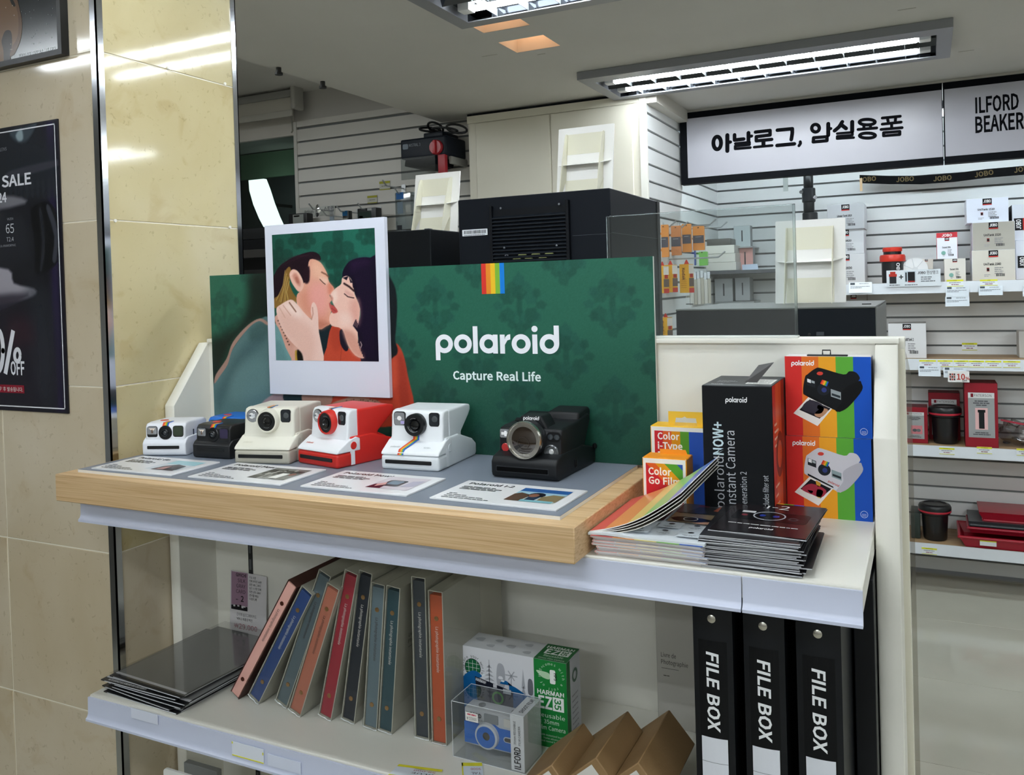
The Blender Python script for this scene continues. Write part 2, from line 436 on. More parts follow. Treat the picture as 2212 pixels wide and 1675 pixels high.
hangul_preload(['주요 사양', '전체 사이즈 A4변', '표면 18% 그레이', '실크 스크린 인쇄', '뒷면 LITE GRAY', '(반사율 90%)', '수성용 2매', '긴이치 실크그레이카드', 'VER.2 제품운벡컨', '스트랩', '현상탱크', "부터 '3주' 후 발송됩니다.", '₩'])
# ================================================================== the room
ZC, ZH = 2.30, 2.55                   # low ceiling, higher ceiling at the window side
SOFX = -2.07                          # where the ceiling steps up
YB, YL, YCAB = 4.75, 3.55, 3.44       # goods wall, slatted wall by the window, cabinet fronts
# --- floor: large polished tiles
fl = struct('floor', bx(new(), -5.5, 4.5, -4.5, 6.5, -0.05, -0.004), M('#6f6d66', 0.6))
tw = 0.615
tm = M('#bcbaac', 0.10, kind='spots', s=2.2, c0='#b2b0a2')
fb = new(); merge(fb, bev(bx(new(), 0.001, tw-0.001, 0.001, tw-0.001, -0.004, 0.0), 0.0008, 1)); me = None
for j in range(-4, 8):
    for i in range(-5, 6):
        if me is None:
            o = obj('tile', fb, tm, fl); me = o.data
        else: o = link('tile', me, fl)
        o.location = (-0.095 + i*tw, 0.425 + j*tw, 0)
# --- ceiling with two square recesses for the downlights
cm = M('#d3d1cc', 0.75, kind='spots', s=1.5, c0='#cccac5')
DL = [(-1.232, -1.072, 2.243, 2.393), (-1.240, -1.079, 2.508, 2.652)]
bm = new()
xs = sorted({SOFX, 4.5, DL[0][0], DL[0][1], DL[1][0], DL[1][1]}); ys = sorted({-4.5, 6.0, DL[0][2], DL[0][3], DL[1][2], DL[1][3]})
for i in range(len(xs)-1):
    for j in range(len(ys)-1):
        cx, cy = (xs[i]+xs[i+1])/2, (ys[j]+ys[j+1])/2
        if any(a < cx < b and c < cy < d for a, b, c, d in DL): continue
        _faces(bm, [(xs[i],ys[j],ZC),(xs[i],ys[j+1],ZC),(xs[i+1],ys[j+1],ZC),(xs[i+1],ys[j],ZC)], [(0,1,2,3)], 0)
bx(bm, SOFX, SOFX+0.01, -4.5, 6.0, ZC+0.0005, ZH)                      # drop face of the step
bx(bm, -6, SOFX, -4.5, 6.0, ZH, ZH+0.02)
bx(bm, SOFX, 4.5, -4.5, 6.0, ZC+0.25, ZC+0.27)                       # slab above
ce = struct('ceiling', bm, cm)
for (px, py, l) in ((1040, 122, 0.06), (1939, 22, 0.05), (2070, 112, 0.05), (1160, 118, 0.03)):   # old patch marks
    p = onZ(px, py, ZC); obj('patch_mark', bx(new(), p.x, p.x+l, p.y, p.y+0.006, ZC-0.0008, ZC-0.0001), M('#b4b1aa', 0.8), ce)
for (px, py) in ((602, 146), (697, 176)):
    p = onZ(px, py, ZC); b_ = new(); cyl(b_, (p.x, p.y, ZC-0.018), 'z', 0.009, 0.018, 10); cyl(b_, (p.x, p.y, ZC-0.026), 'z', 0.014, 0.008, 10)
    obj('ceiling_hook', b_, M('#2a2a2a', 0.5), ce)
# --- outer walls out of sight close the room
wm = M('#e6e4de', 0.7)
struct('wall_right', bx(new(), 3.6, 3.7, -4.5, 6, 0, 2.6), wm)
struct('wall_front', bx(new(), -6, 3.6, -4.1, -4.0, 0, 2.6), wm)
struct('wall_far_left', bx(new(), -6.1, -6, -4.0, 6, 0, 2.6), wm)

# --- slatted walls: every slat is a plank of its own over a dark backing
SL = M('#e4e6e6', 0.45, kind='spots', s=1.2, c0='#dfe1e1'); GR = M('#7b7d7d', 0.8)
PITCH_S, GAP = 0.0707, 0.010
def slat_wall(name, axis, a0, a1, plane, ztop_groove, z0, z1, face, mat=SL):
    """axis 'x': wall along x at y = plane facing -y; axis 'y': wall along y at x = plane facing +x"""
    if axis == 'x': w_ = struct(name, bx(new(), a0, a1, plane+0.012, plane+0.06, z0, z1), GR)
    else: w_ = struct(name, bx(new(), plane-0.022, plane-0.012, a0, a1, z0, z1), GR)
    h = PITCH_S - GAP; me = None; k = int((z0 - ztop_groove) / PITCH_S) - 1
    while True:
        zb = ztop_groove + k*PITCH_S + GAP/2; k += 1
        if zb + h > z1: break
        if zb < z0: continue
        if me is None:
            b_ = new()
            if axis == 'x': prism(b_, [(-0.012,0.0),(0.0,0.0),(0.004,0.0),(0.012,0.004),(0.012,h),(0.0,h),(-0.0,h)][1:], 'x', a0, a1)
            else: bx(b_, -0.012, 0.0, a0, a1, 0, h)
            o = obj('slat', b_, mat, w_, smooth=False); me = o.data
        else: o = link('slat', me, w_)
        o.location = (0, plane, zb) if axis == 'x' else (plane, 0, zb)
    return w_
slat_wall('wall_back', 'x', -1.027, 3.6, YB, 1.9956, 0.02, 2.28, -1)
SX = -1.027
slat_wall('wall_side', 'y', YCAB+0.012, YB, SX, 1.9956, 0.02, 2.28, 1)
struct('trim_1', rbx(new(), SX-0.03, SX+0.001, YCAB-0.004, YCAB+0.012, 0, 2.285, 0.002), M('#e9e8e0', 0.5))    # end post of the side wall
struct('trim_2', bx(new(), SX, SX+0.045, YCAB, 3.95, 2.245, 2.299), M('#cfccc4', 0.6))                         # cove under the ceiling
struct('trim_3', bx(new(), SX, 3.6, 3.96, 4.02, 2.289, 2.2995), M('#cfccc4', 0.6))
LW0 = onY(643, 330, YL).x
slat_wall('wall_left_slats', 'x', LW0, -1.75, YL, 2.3625, 0.02, 2.40, -1, M('#d3d0ca', 0.5))
struct('wall_left_upper', bx(new(), LW0-0.02, -1.70, YL+0.002, YL+0.06, 2.40, ZH), M('#b9b6b2', 0.7))
struct('trim_6', bx(new(), LW0, -1.75, YL-0.001, YL+0.05, 2.3705, 2.402), M('#d3d0ca', 0.5))
struct('trim_4', bx(new(), LW0-0.02, LW0, YL-0.005, YL+0.06, 0.02, 2.40), M('#cac8c2', 0.5))

# --- window beside the slatted wall, dark passage behind it with an added glowing streak
GX0, GX1 = -4.6, LW0-0.02
win = struct('window_1', bx(new(), GX0, GX1, YL+0.02, YL+0.03, 1.0, ZH), M('#c3cec7', 0.06, kind='film', blend=0.12))
zt = onY(560, 302, YL).z
obj('window_header', bx(new(), GX0, GX1, YL-0.002, YL+0.05, zt, ZH), M('#cfcac2', 0.6), win)
obj('window_sill', bx(new(), GX0, GX1, YL-0.06, YL+0.05, 0.95, onY(560, 494, YL).z), M('#16171a', 0.4), win)
wp_ = struct('wall_passage', bx(new(), -6, -2.2, 4.9, 5.0, 0, 2.5), M('#2c3134', 0.5))
p0 = onY(560, 345, 4.85)
obj('green_panel', bx(new(), -6.0, -2.3, 4.86, 4.89, onY(560, 385, 4.86).z, 2.54), M('#7d9a80', 0.6), wp_)
# roller blind above the window
rb = thing('roller_blind', 'cream roller blind box above the dark window, chain at its end', 'blind', (onY(600, 250, YL-0.08).x, YL-0.05, zt))
x1 = onY(640, 230, YL-0.08).x
b_ = new(); cyl(b_, (GX0+0.2, YL-0.07, zt+0.165), 'x', 0.032, x1-GX0-0.2, 20); obj('roller', b_, M('#a9a69e', 0.6), rb, True)
b_ = new(); rbx(b_, GX0+0.2, x1+0.004, YL-0.12, YL-0.106, zt+0.17, zt+0.205, 0.002); obj('headrail', b_, M('#8f8e8a', 0.5), rb, True)
b_ = new(); rbx(b_, GX0+0.2, x1, YL-0.115, YL-0.105, zt+0.072, zt+0.105, 0.003); obj('bottom_bar', b_, M('#b0ada4', 0.5), rb, True)
b_ = new(); bx(b_, GX0+0.2, x1, YL-0.107, YL-0.105, zt+0.1, zt+0.17); obj('cloth', b_, M('#b8b4aa', 0.8), rb, True)
b_ = new(); rbx(b_, x1, x1+0.028, YL-0.13, YL-0.05, zt+0.105, zt+0.23, 0.012, 3); obj('bracket', b_, M('#aaa8a2', 0.5), rb, True)
b_ = new(); tube(b_, [(x1-0.015, YL-0.1, zt+0.08), (x1-0.012, YL-0.1, zt+0.0), (x1-0.02, YL-0.1, zt-0.01)], 0.004, 6); obj('chain', b_, M('#8b897f', 0.5), rb, True)

# --- white cabinet between the two slatted walls
cab = thing('wall_cabinet', 'tall off white cabinet with two flat doors under the ceiling', 'cabinet', (-1.46, YCAB+0.25, 0.0))
CM = M('#dedacb', 0.5, kind='spots', s=1.0, c0='#d8d4c6')
b_ = new(); bx(b_, -1.866, -1.058, YCAB+0.003, YCAB+0.5, 0.0, 2.285); obj('carcass', b_, CM, cab, True)
for xa, xb in ((-1.826, -1.4605), (-1.4555, -1.088)):
    b_ = new(); rbx(b_, xa, xb, YCAB-0.004, YCAB+0.006, 0.08, 2.249, 0.0015, 1); obj('door', b_, CM, cab, True)
b_ = new(); bx(b_, -1.87, -1.058, YCAB-0.002, YCAB+0.02, 2.252, 2.285); obj('top_rail', b_, CM, cab, True)
struct('trim_5', bx(new(), -1.88, -1.03, YCAB+0.02, YCAB+0.1, 2.286, 2.2995), M('#10141c', 0.8))               # dark strip put in for the shaded gap above the cabinet

# --- tiled pillar at the left, polished beige marble tiles and steel corner strips
PXc, PYc, PYf = -1.306, 1.046, 1.386
core = struct('wall_left', bx(new(), -3.3, PXc-0.0012, PYc+0.0012, PYf-0.002, 0, ZC), M('#efe9d8', 0.7))
TMAT = M('#d2c59c', 0.07, kind='marble', c0='#c9ba8f', c1='#dacfae', vein='#d9c6a4')
TMAT_SHADE = M('#cdbfa5', 0.07, kind='marble', c0='#c3b396', c1='#d6cab4', vein='#decbae')  # greyer marble copy with the pillar front's shade put into the colour
zj = [0.154 + 0.2975*i for i in range(8)]         # joint heights
zj[-1] = min(zj[-1], ZC)
for i in range(len(zj)-1):
    z0, z1 = zj[i]+0.0012, min(zj[i+1]-0.0012, ZC-0.001)
    mt = TMAT_SHADE if i in (0, 1, 2) else TMAT
    b_ = new(); merge(b_, bev(bx(new(), PXc-0.010, PXc, PYc+0.012, PYf-0.012, z0, z1), 0.0008, 1)); o = obj('tile', b_, mt, core)
    xe = PXc - 0.012
    for k in range(4):
        xa = -1.6055 - 0.6*k
        b_ = new(); merge(b_, bev(bx(new(), xa+0.0012, xe, PYc, PYc+0.010, z0, z1), 0.0008, 1)); obj('tile', b_, TMAT_SHADE, core); xe = xa - 0.0012
ST = M('#c9ccd0', 0.12, 1.0)
for i, (px_, py_) in enumerate(((PXc, PYc), (PXc, PYf))):
    s_ = -1 if i == 0 else 1
    b_ = new(); yy = sorted((py_ - 0.0015*(1 if i == 0 else -1), py_ + (0.013 if i == 0 else -0.013)))
    bx(b_, PXc-0.001, PXc+0.0015, yy[0], yy[1], 0, ZC-0.002)
    if i == 0: bx(b_, PXc-0.014, PXc+0.0015, PYc-0.0015, PYc+0.001, 0, ZC-0.002)
    else: bx(b_, PXc-0.014, PXc+0.0015, PYf-0.001, PYf+0.0015, 0, ZC-0.002)
    obj('corner_strip', b_, ST, core)
for (px_, py_) in ((248, 477), (496, 491), (362, 147), (485, 181)):
    p = onX(px_, py_, PXc); b_ = new(); cyl(b_, (PXc-0.001, p.y, p.z), 'x', 0.003, 0.0035, 10); obj('screw_hole', b_, M('#eeeae0', 0.5), core)
# ================================================================== ceiling lamps
WHITE = M('#e8e9ea', 0.4); LFR = M('#8d8f94', 0.4, 0.2); MIR = M('#4a4d52', 0.06, 1.0); BLK = M('#141517', 0.5)
TUBE = M('#ffffff', 0.4, kind='emit', power=TUBE_POWER, ecol=TUBE_COL)
def make_fixture(name, label, x0, y0, on=True):
    """louvred two-tube fixture 1.255 x 0.44 m hanging 35 mm below the ceiling"""
    W_, D_ = 1.255, 0.42
    t = thing(name, label, 'ceiling light', (x0, y0, ZC))
    zb = -0.030
    b_ = new()
    bx(b_, 0, W_, 0, 0.075, zb, -0.001); bx(b_, 0, W_, D_-0.045, D_, zb, -0.001)
    bx(b_, 0, 0.045, 0.075, D_-0.045, zb, -0.001); bx(b_, W_-0.045, W_, 0.075, D_-0.045, zb, -0.001)
    obj('frame', b_, LFR, t)
    b_ = new(); bx(b_, 0.045, W_-0.045, 0.075, D_-0.045, -0.004, -0.001)
    for a in (0.075, D_-0.047): bx(b_, 0.045, W_-0.045, a, a+0.002, zb+0.003, -0.004)
    obj('reflector', b_, MIR, t)
    ym = (0.075 + D_-0.045)/2
    b_ = new(); prism(b_, [(ym-0.012, -0.004), (ym+0.012, -0.004), (ym, zb+0.003)], 'x', 0.046, W_-0.046); obj('centre_rib', b_, MIR, t)
    for yy in (0.075+0.074, D_-0.045-0.074):
        b_ = new(); lathe(b_, [(0.004, 0.0), (0.0085, 0.012), (0.0085, W_-0.202), (0.004, W_-0.19)], (0.095, yy, -0.019), 'x', 14)
        o = obj('tube', b_, TUBE if on else WHITE, t)
        for xx in (0.062, W_-0.098):
            b_ = new(); rbx(b_, xx, xx+0.036, yy-0.02, yy+0.02, -0.026, -0.004, 0.003); obj('socket', b_, WHITE, t)
    n = 12
    for k in range(1, n):
        xx = 0.045 + (W_-0.09)*k/n
        for a, c in ((0.078, ym-0.002), (ym+0.002, D_-0.048)):
            m_ = (a+c)/2
            b_ = new(); prism(b_, [(a, zb+0.002), (c, zb+0.002), (c, -0.006), (m_+0.02, -0.012), (m_+0.02, -0.006), (m_-0.02, -0.006), (m_-0.02, -0.012), (a, -0.006)], 'x', xx-0.0008, xx+0.0008)
            obj('louvre_blade', b_, M('#c3c7ca', 0.4, 0.3), t)
    return t
LX = [-1.162, 1.1]
first = make_fixture('ceiling_light', 'long two tube louvred ceiling light above the hanging Korean sign', -1.162, 3.010)
spots = [(-1.222, 1.815, 'two tube ceiling light cut off by the top edge beside the square downlights'),
         (-1.222, 0.62, None), (-1.222, -0.58, None), (-1.222, -1.78, None), (1.0, 3.01, None), (1.0, 1.815, None), (1.0, 0.62, None), (1.0, -0.58, None), (-1.222, -2.98, None), (1.0, -1.78, None), (1.0, -2.98, None), (-3.6, -0.58, None), (-3.6, 1.5, None)]  # rows repeated out of view; far and high-ceiling ones added as fill
for (x_, y_, lb) in spots:
    c_ = copy_tree(first); c_.location = (x_, y_, ZC if x_ > SOFX-0.5 else ZH)
    c_['label'] = lb or 'unseen two tube ceiling light repeated further along the ceiling'
    c_['group'] = 'ceiling lights of the shop'
first['group'] = 'ceiling lights of the shop'
# recessed square downlights, warm lamp hidden up in each recess
for i, (xa, xb, ya, yb_) in enumerate(DL):
    t = thing('square_downlight', ('square recessed downlight with warm glow next to the cut off ceiling light', 'square recessed downlight with warm glow nearer the white cabinet')[i], 'downlight', ((xa+xb)/2, (ya+yb_)/2, ZC), 0, 'warm square downlights')
    b_ = new(); zt_ = ZC+0.11; q = 0.02
    lo = [(xa,ya,ZC+0.0006),(xb,ya,ZC+0.0006),(xb,yb_,ZC+0.0006),(xa,yb_,ZC+0.0006)]; hi = [(xa+q,ya+q,zt_),(xb-q,ya+q,zt_),(xb-q,yb_-q,zt_),(xa+q,yb_-q,zt_)]
    _faces(b_, lo+hi, [(0,4,5,1),(1,5,6,2),(2,6,7,3),(3,7,4,0),(4,7,6,5)], 0)
    obj('recess', b_, M('#e9dccb', 0.6), t, True)
    b_ = new(); lathe(b_, [(0.022, 0.0), (0.030, 0.03), (0.012, 0.055)], ((xa+xb)/2, (ya+yb_)/2, ZC+0.05), 'z', 16)
    obj('lamp', b_, M('#ffd9a8', 0.5, kind='emit', power=2.4*WARM_POWER, ecol=(1.0, 0.64, 0.40)), t, True)
# strip lamp behind the hanging sign, lights the goods wall
t = thing('strip_light', 'white tube lamp hidden behind the hanging sign above the goods wall', 'strip light', (0.9, 4.08, 2.0))
b_ = new(); bx(b_, -1.0, 3.2, 4.06, 4.10, 2.20, 2.235); obj('housing', b_, WHITE, t, True)
b_ = new(); cyl(b_, (-0.98, 4.08, 2.185), 'x', 0.013, 4.1, 12); obj('tube', b_, M('#ffffff', 0.4, kind='emit', power=STRIP_POWER, ecol=(0.80, 0.93, 1.0)), t, True)
# glowing shape added behind the glass for its curved bright reflection
t = thing('light_streak', 'bright curved white streak added behind the window for a reflection in it', 'lamp', (onY(580, 480, 4.6).x, 4.6, 1.6))
pl = [onY(a, b, 4.6) for a, b in ((553, 388), (558, 410), (567, 440), (579, 470), (594, 500), (615, 535))]
b_ = new()
n_ = len(pl)
vs = []
for i, p in enumerate(pl):
    hw = (0.068, 0.082, 0.084, 0.082, 0.078, 0.07)[i]
    vs += [p + Vector((-hw, 0, 0)), p + Vector((hw, 0, 0)), p + Vector((hw, 0.03, 0)), p + Vector((-hw, 0.03, 0))]
fs = [(0,1,2,3), tuple(4*(n_-1)+i for i in (3,2,1,0))]
for i in range(n_-1):
    for k in range(4): fs.append((4*i+k, 4*(i+1)+k, 4*(i+1)+(k+1) % 4, 4*i+(k+1) % 4))
_faces(b_, vs, fs, 0); bmesh.ops.recalc_face_normals(b_, faces=b_.faces)
obj('glow_shape', b_, M('#ffffff', 0.4, kind='emit', power=2.0, ecol=(0.88, 0.95, 1.0)), t, True)
b_ = new(); q_ = pl[2]; bx(b_, q_.x-0.01, q_.x+0.01, 4.62, 4.899, q_.z-0.01, q_.z+0.01); obj('streak_arm', b_, BLK, t, True)
# ================================================================== the display shelf
ZS, ZL, ZW = 1.176, 0.845, 1.2195       # upper shelf, lower shelf, top of the wooden riser
WS = M('#eceae0', 0.42, kind='spots', s=3, c0='#e6e4da'); RAIL = M('#ccd2e6', 0.30)
XL, XR = -1.279, -0.064
gon = thing('display_shelf', 'white metal display shelf unit carrying cameras above and albums below', 'shelf', (-0.66, 1.2, 0))
b_ = new(); bx(b_, XL, XR, 1.256, 1.268, 0.0, 1.409); obj('back_panel', b_, WS, gon, True)
b_ = new(); rbx(b_, XL, XR+0.03, 1.250, 1.276, 1.409, 1.4165, 0.002); obj('top_cap', b_, WS, gon, True)
for x0, x1 in ((-1.3025, XL), (XR, -0.036)):
    b_ = new(); prism(b_, [(1.163, 0), (1.163, 1.296), (1.252, 1.4085), (1.27, 1.4085), (1.27, 0)], 'x', x0, x1, 0, 0.0015, 1); obj('side_panel', b_, WS, gon, True)
for zt_ in (ZS, ZL, 0.50):
    b_ = new(); rbx(b_, -1.264, -0.066, 0.953, 1.2555, zt_-0.028, zt_, 0.0015, 1); obj('shelf_board', b_, WS, gon, True)
def rail(x0, x1, z):
    b_ = new(); prism(b_, [(0.9525, z-0.003), (0.9495, z-0.003), (0.9488, z-0.030), (0.9470, z-0.0345), (0.9440, z-0.037), (0.9440, z-0.0405), (0.9525, z-0.0405)], 'x', x0, x1)
    return obj('price_rail', b_, RAIL, gon, True)
rail(-1.264, -0.1905, ZS); rail(-0.1890, -0.066, ZS); r_low = rail(-1.264, -0.066, ZL); rail(-1.264, -0.066, 0.50)
for px_ in (541, 1057):
    p = onY(px_, 1210, 1.255); b_ = new(); bx(b_, p.x-0.005, p.x+0.005, 1.2545, 1.2562, 0.5, ZS-0.03)
    k = 0.52
    o = obj('slotted_strip', b_, M('#1b1c1e', 0.5), gon, True)
    b_ = new()
    while k < ZS-0.06: bx(b_, p.x-0.0025, p.x+0.0025, 1.2541, 1.2546, k, k+0.02); k += 0.032
    obj('slots', b_, M('#55585a', 0.5), o, False); o.children[0].location = -Vector(gon.location)
# trim of the unit standing back to back, and a strip of clear guard beside it
b_ = new(); xa = onY(1947.5, 1000, 1.285).x; xb = onY(1961, 1000, 1.285).x
rbx(b_, XR+0.02, xb, 1.277, 1.293, 0.0, 1.4125, 0.003); obj('rear_upright', b_, M('#e8e4d2', 0.45), gon, True)
b_ = new(); rbx(b_, XL, xb, 1.2765, 1.31, 1.400, 1.4155, 0.002); obj('rear_cap', b_, M('#e8e6da', 0.45), gon, True)
g_ = new(); p1 = onY(1962, 1000, 1.30).x; p2 = onY(1975, 1100, 1.30).x
prism(g_, [(p1, 0.02), (p2, 0.02), (p2, 1.36), (p2-0.004, 1.385), (p1, 1.395)], 'y', 1.297, 1.300)
obj('clear_guard', g_, M('#e6e4e0', 0.12, kind='film', blend=0.3), gon, True)
# price stickers stuck on the lower rail
ys_ = 0.9480
def sticker(name, label, px0, py0, px1, py1, col, strips=()):
    a, c = onY(px0, py0, ys_), onY(px1, py1, ys_)
    t = tag(obj(name, bx(new(), a.x, c.x, ys_-0.0012, ys_-0.0004, c.z, a.z), M(col, 0.35)), label, 'price label')
    for (u0, v0, u1, v1) in strips:
        q = new(); bx(q, a.x+(c.x-a.x)*u0, a.x+(c.x-a.x)*u1, ys_-0.0016, ys_-0.0012, c.z+(a.z-c.z)*v0, c.z+(a.z-c.z)*v1); obj('yellow_edge', q, M('#e6e23c', 0.5), t)
    return t
sticker('shelf_label', 'blank clear label on the lower shelf rail below the grey cards', 284, 1529, 342, 1566, '#dfe4f4')
sticker('shelf_label', 'white label with yellow edges on the lower rail below the leaning albums', 502, 1601, 571, 1650, '#e6ebf6', ((0,0.85,0.03,1),(0.97,0.6,1,0.78),(0,0,1,0.07)))
sticker('shelf_label', 'pale blank label on the lower rail at the bottom edge', 579, 1628, 651, 1673, '#dde3f5')

# --- wooden riser, grey mat board, information cards
RX0, RX1, RY0 = -1.277, -0.373, 0.915
OAK = M('#d4b285', 0.5, kind='wood', c0='#bf9868', c1='#dfc096', scale=(1.6, 30, 110))
t = tag(obj('wooden_riser', rbx(new(), RX0, RX1, RY0, 1.2555, ZS, ZW, 0.0012, 1), OAK), 'light oak riser board on the upper shelf under the cameras', 'riser')
ZG = 1.2245
t = thing('grey_mat_board', 'grey topped foam board lying on the oak riser under the cameras', 'board', (-0.82, 1.09, ZW))
b_ = new(); bx(b_, -1.252, -0.400, 0.938, 1.2435, ZW, ZG-0.0004); obj('foam', b_, M('#ece9e2', 0.6), t, True)
b_ = new(); bx(b_, -1.252, -0.400, 0.938, 1.2435, ZG-0.0004, ZG); obj('grey_sheet', b_, M('#7f8794', 0.38), t, True)
cards = [((199,1010.6),(307,984.8),(474,997.4),(369.4,1027)), ((409,1029.7),(509,998.9),(703.2,1014),(607.2,1047)), ((650.8,1050),(743.2,1015.8),(962.5,1033.5),(878.5,1070.3)), ((931.6,1075.3),(1008.9,1037.3),(1266.3,1060.1),(1204.6,1101.9))]
names = ('Polaroid Go', 'Polaroid Now', 'Polaroid Now+', 'Polaroid I-2')
descr = ('white information card lying before the white compact camera, cyan edged photo', 'white information card with a black and white photo before the cream camera', 'white information card with a pink tinted photo before the red camera', 'white information card with a portrait photo before the black camera')
for i, c4 in enumerate(cards):
    q = [onZ(a, b, ZG+0.0025) for a, b in c4]; ce_ = (q[0]+q[1]+q[2]+q[3])/4
    wv = ((q[3]-q[0])+(q[2]-q[1]))/2; hv = ((q[1]-q[0])+(q[2]-q[3]))/2; W_, H_ = wv.length, hv.length
    t = thing('information_card', descr[i], 'card', (ce_.x, ce_.y, ZG), math.atan2(wv.y, wv.x), 'camera information cards')
    b_ = new(); rbx(b_, -W_/2, W_/2, -H_/2, H_/2, 0.0001, 0.0025, 0.0004, 1); obj('card', b_, M('#f2f2f4', 0.22), t)
    A = Art((-W_/2, -H_/2, 0.0025), (1,0,0), (0,1,0), (0,0,1), rough=0.25)
    A.text(names[i], 0.012, H_-0.021, 0.0095, '#101014', bold=0.02)
    A.lines(0.012, H_-0.036, [0.05, 0.062, 0.056], 0.0034, 0.0062, '#2c2c30')
    A.lines(0.012, 0.030, [0.012, 0.030, 0.058, 0.070][:4], 0.0026, 0.0072, '#3c3c40')
    x0, y0, x1, y1 = W_*0.54, 0.022, W_-0.014, H_-0.016
    w_, h_ = x1-x0, y1-y0
    R = lambda a, b, c, d, col, L=1: A.rect(x0+a*w_, y0+b*h_, x0+c*w_, y0+d*h_, col, L)
    Pl = lambda pts, col, L=2: A.poly([(x0+a*w_, y0+b*h_) for a, b in pts], col, L)
    if i == 0:
        R(0,0,1,1,'#d5dbe0'); R(0.1,0.6,1,1,'#a9d4dc',2); Pl([(0.2,0),(0.9,0),(0.85,0.5),(0.5,0.62),(0.25,0.35)], '#4a3b3a', 3); Pl([(0.3,0.05),(0.55,0.05),(0.5,0.4),(0.35,0.3)], '#b98d86', 4); Pl([(0.62,0.1),(0.92,0.1),(0.85,0.5),(0.65,0.5)], '#15151a', 4)
    elif i == 1:
        R(0,0,1,1,'#7d7d78'); R(0,0,0.5,0.25,'#2a2a28',2); Pl([(0.5,0.1),(0.72,0.1),(0.75,0.55),(0.55,0.6)], '#efefea', 3); Pl([(0.52,0.55),(0.72,0.55),(0.7,0.8),(0.5,0.8)], '#26241f', 4)
        for k in range(12): R(random.random()*0.9, random.random()*0.85, random.random()*0.1+0.9*random.random(), random.random(), random.choice(('#4b4b46', '#9a9a94', '#1f1f1d', '#b5b4ac')), 2.0+0.05*k) if k % 3 == 0 else Pl(ell(random.random()*0.85+0.08, random.random()*0.8+0.1, 0.05, 0.1, 8), random.choice(('#3b3b36', '#b0afa6', '#6f706a')), 2.6)
        Pl(ell(0.85, 0.5, 0.08, 0.12, 8), '#8a5a4c', 4)
    elif i == 2:
        R(0,0,1,1,'#d8cfd6'); Pl([(0,0),(0.35,0),(0.3,0.45),(0.05,0.3)], '#3a1f33', 2); Pl(rrect(0.45,0.5,0.08,3,0.42,0.45), '#2b2a33', 3); Pl(rrect(0.3,0.3,0.06,3,0.42,0.5), '#6a7f90', 4); Pl([(0.15,0.1),(0.3,0.3),(0.22,0.5),(0.1,0.3)], '#e0a9a4', 5); Pl([(0.7,0.2),(0.98,0.3),(0.95,0.8),(0.72,0.7)], '#b9b4c6', 3)
    else:
        R(0,0,1,1,'#cfd9d2'); R(0,0.72,1,1,'#2f5f9e',2); R(0,0.55,1,0.74,'#9cc3d6',2.1); Pl([(0,0),(0.3,0.0),(0.36,0.5),(0.1,0.62),(0,0.5)], '#5a4436', 3); Pl([(0.62,0.05),(1,0.1),(1,0.6),(0.75,0.62),(0.6,0.4)], '#8a7a58', 3); R(0.3,0,0.95,0.14,'#7fb6c0',3.5)
        Pl(ell(0.46,0.5,0.17,0.2,14), '#171a26', 4); Pl(ell(0.42,0.46,0.1,0.13,12), '#8c5f4b', 5); Pl([(0.36,0.12),(0.56,0.12),(0.58,0.38),(0.36,0.36)], '#1f3550', 4.5)
    A.build('print', t)

# --- wide green backdrop board
GY = 1.2445
TL, TR_ = onY(453, 597, GY), onY(1410, 552.5, GY)
gx0, gx1, gz1 = TL.x, TR_.x, (TL.z+TR_.z)/2
t = thing('backdrop_board', 'wide dark green patterned board with brand name behind the cameras', 'board', ((gx0+gx1)/2, GY, ZG))
b_ = new(); bx(b_, gx0, gx1, GY, GY+0.0055, ZG, gz1); obj('board', b_, M('#e9e8e2', 0.5), t, True)
BW, BH = gx1-gx0, gz1-ZG
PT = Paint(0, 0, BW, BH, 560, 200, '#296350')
sxm = onY(1122, 660, GY).x - onY(940, 660, GY).x; szm = onY(1122, 650, GY).z - onY(1122, 868, GY).z
m0 = onY(1122, 660, GY); mu, mv = m0.x-gx0, m0.z-ZG; us = sxm/182.0
rnd = random.Random(3)
def motif(cx, cy):
    for i, ((a, b), rx, ry, rt) in enumerate((((0, 44), 12, 17, 0), ((0, -44), 12, 17, 0), ((-24, 16), 15, 15, .5), ((24, 16), 15, 15, -.5), ((-24, -18), 15, 14, -.5), ((24, -18), 15, 14, .5), ((-44, 0), 11, 8, 0), ((44, 0), 11, 8, 0), ((0, 24), 15, 14, 0), ((0, -22), 14, 13, 0), ((0, 0), 6, 24, 0), ((-16, 36), 10, 8, .7), ((16, 36), 10, 8, -.7), ((-16, -36), 10, 8, -.7), ((16, -36), 10, 8, .7), ((-36, 22), 8, 9, 0), ((36, 22), 8, 9, 0), ((-36, -22), 8, 9, 0), ((36, -22), 8, 9, 0))):
        P = []
        for j in range(12):
            an = 2*PI*j/12; rr = 1 + 0.16*math.sin(5*an + i); px_, py_ = rx*rr*math.cos(an), ry*rr*math.sin(an)
            P.append((cx + (a + px_*math.cos(rt) - py_*math.sin(rt))*us, cy + (b + px_*math.sin(rt) + py_*math.cos(rt))*us))
        PT.fill(P, '#1d4a3f' if i % 3 else '#22554a', 0.0022, 0.45 + 0.25*rnd.random(), 1)
    for q in range(4): PT.fill(ell(cx + rnd.uniform(-22, 22)*us, cy + rnd.uniform(-30, 30)*us, 5*us, 9*us, 8), '#296350', 0.002, 0.35, 1)
for j in range(-3, 4):
    for i in range(-6, 4):
        for dx, dy in ((0, 0), (0.5, 0.5)):
            cx, cy = mu + (i+dx)*sxm, mv + (j+dy)*szm
            if -0.06 < cx < BW+0.06 and -0.06 < cy < BH+0.06: motif(cx, cy)
f = pix_map((gx0, 0, ZG), GY)
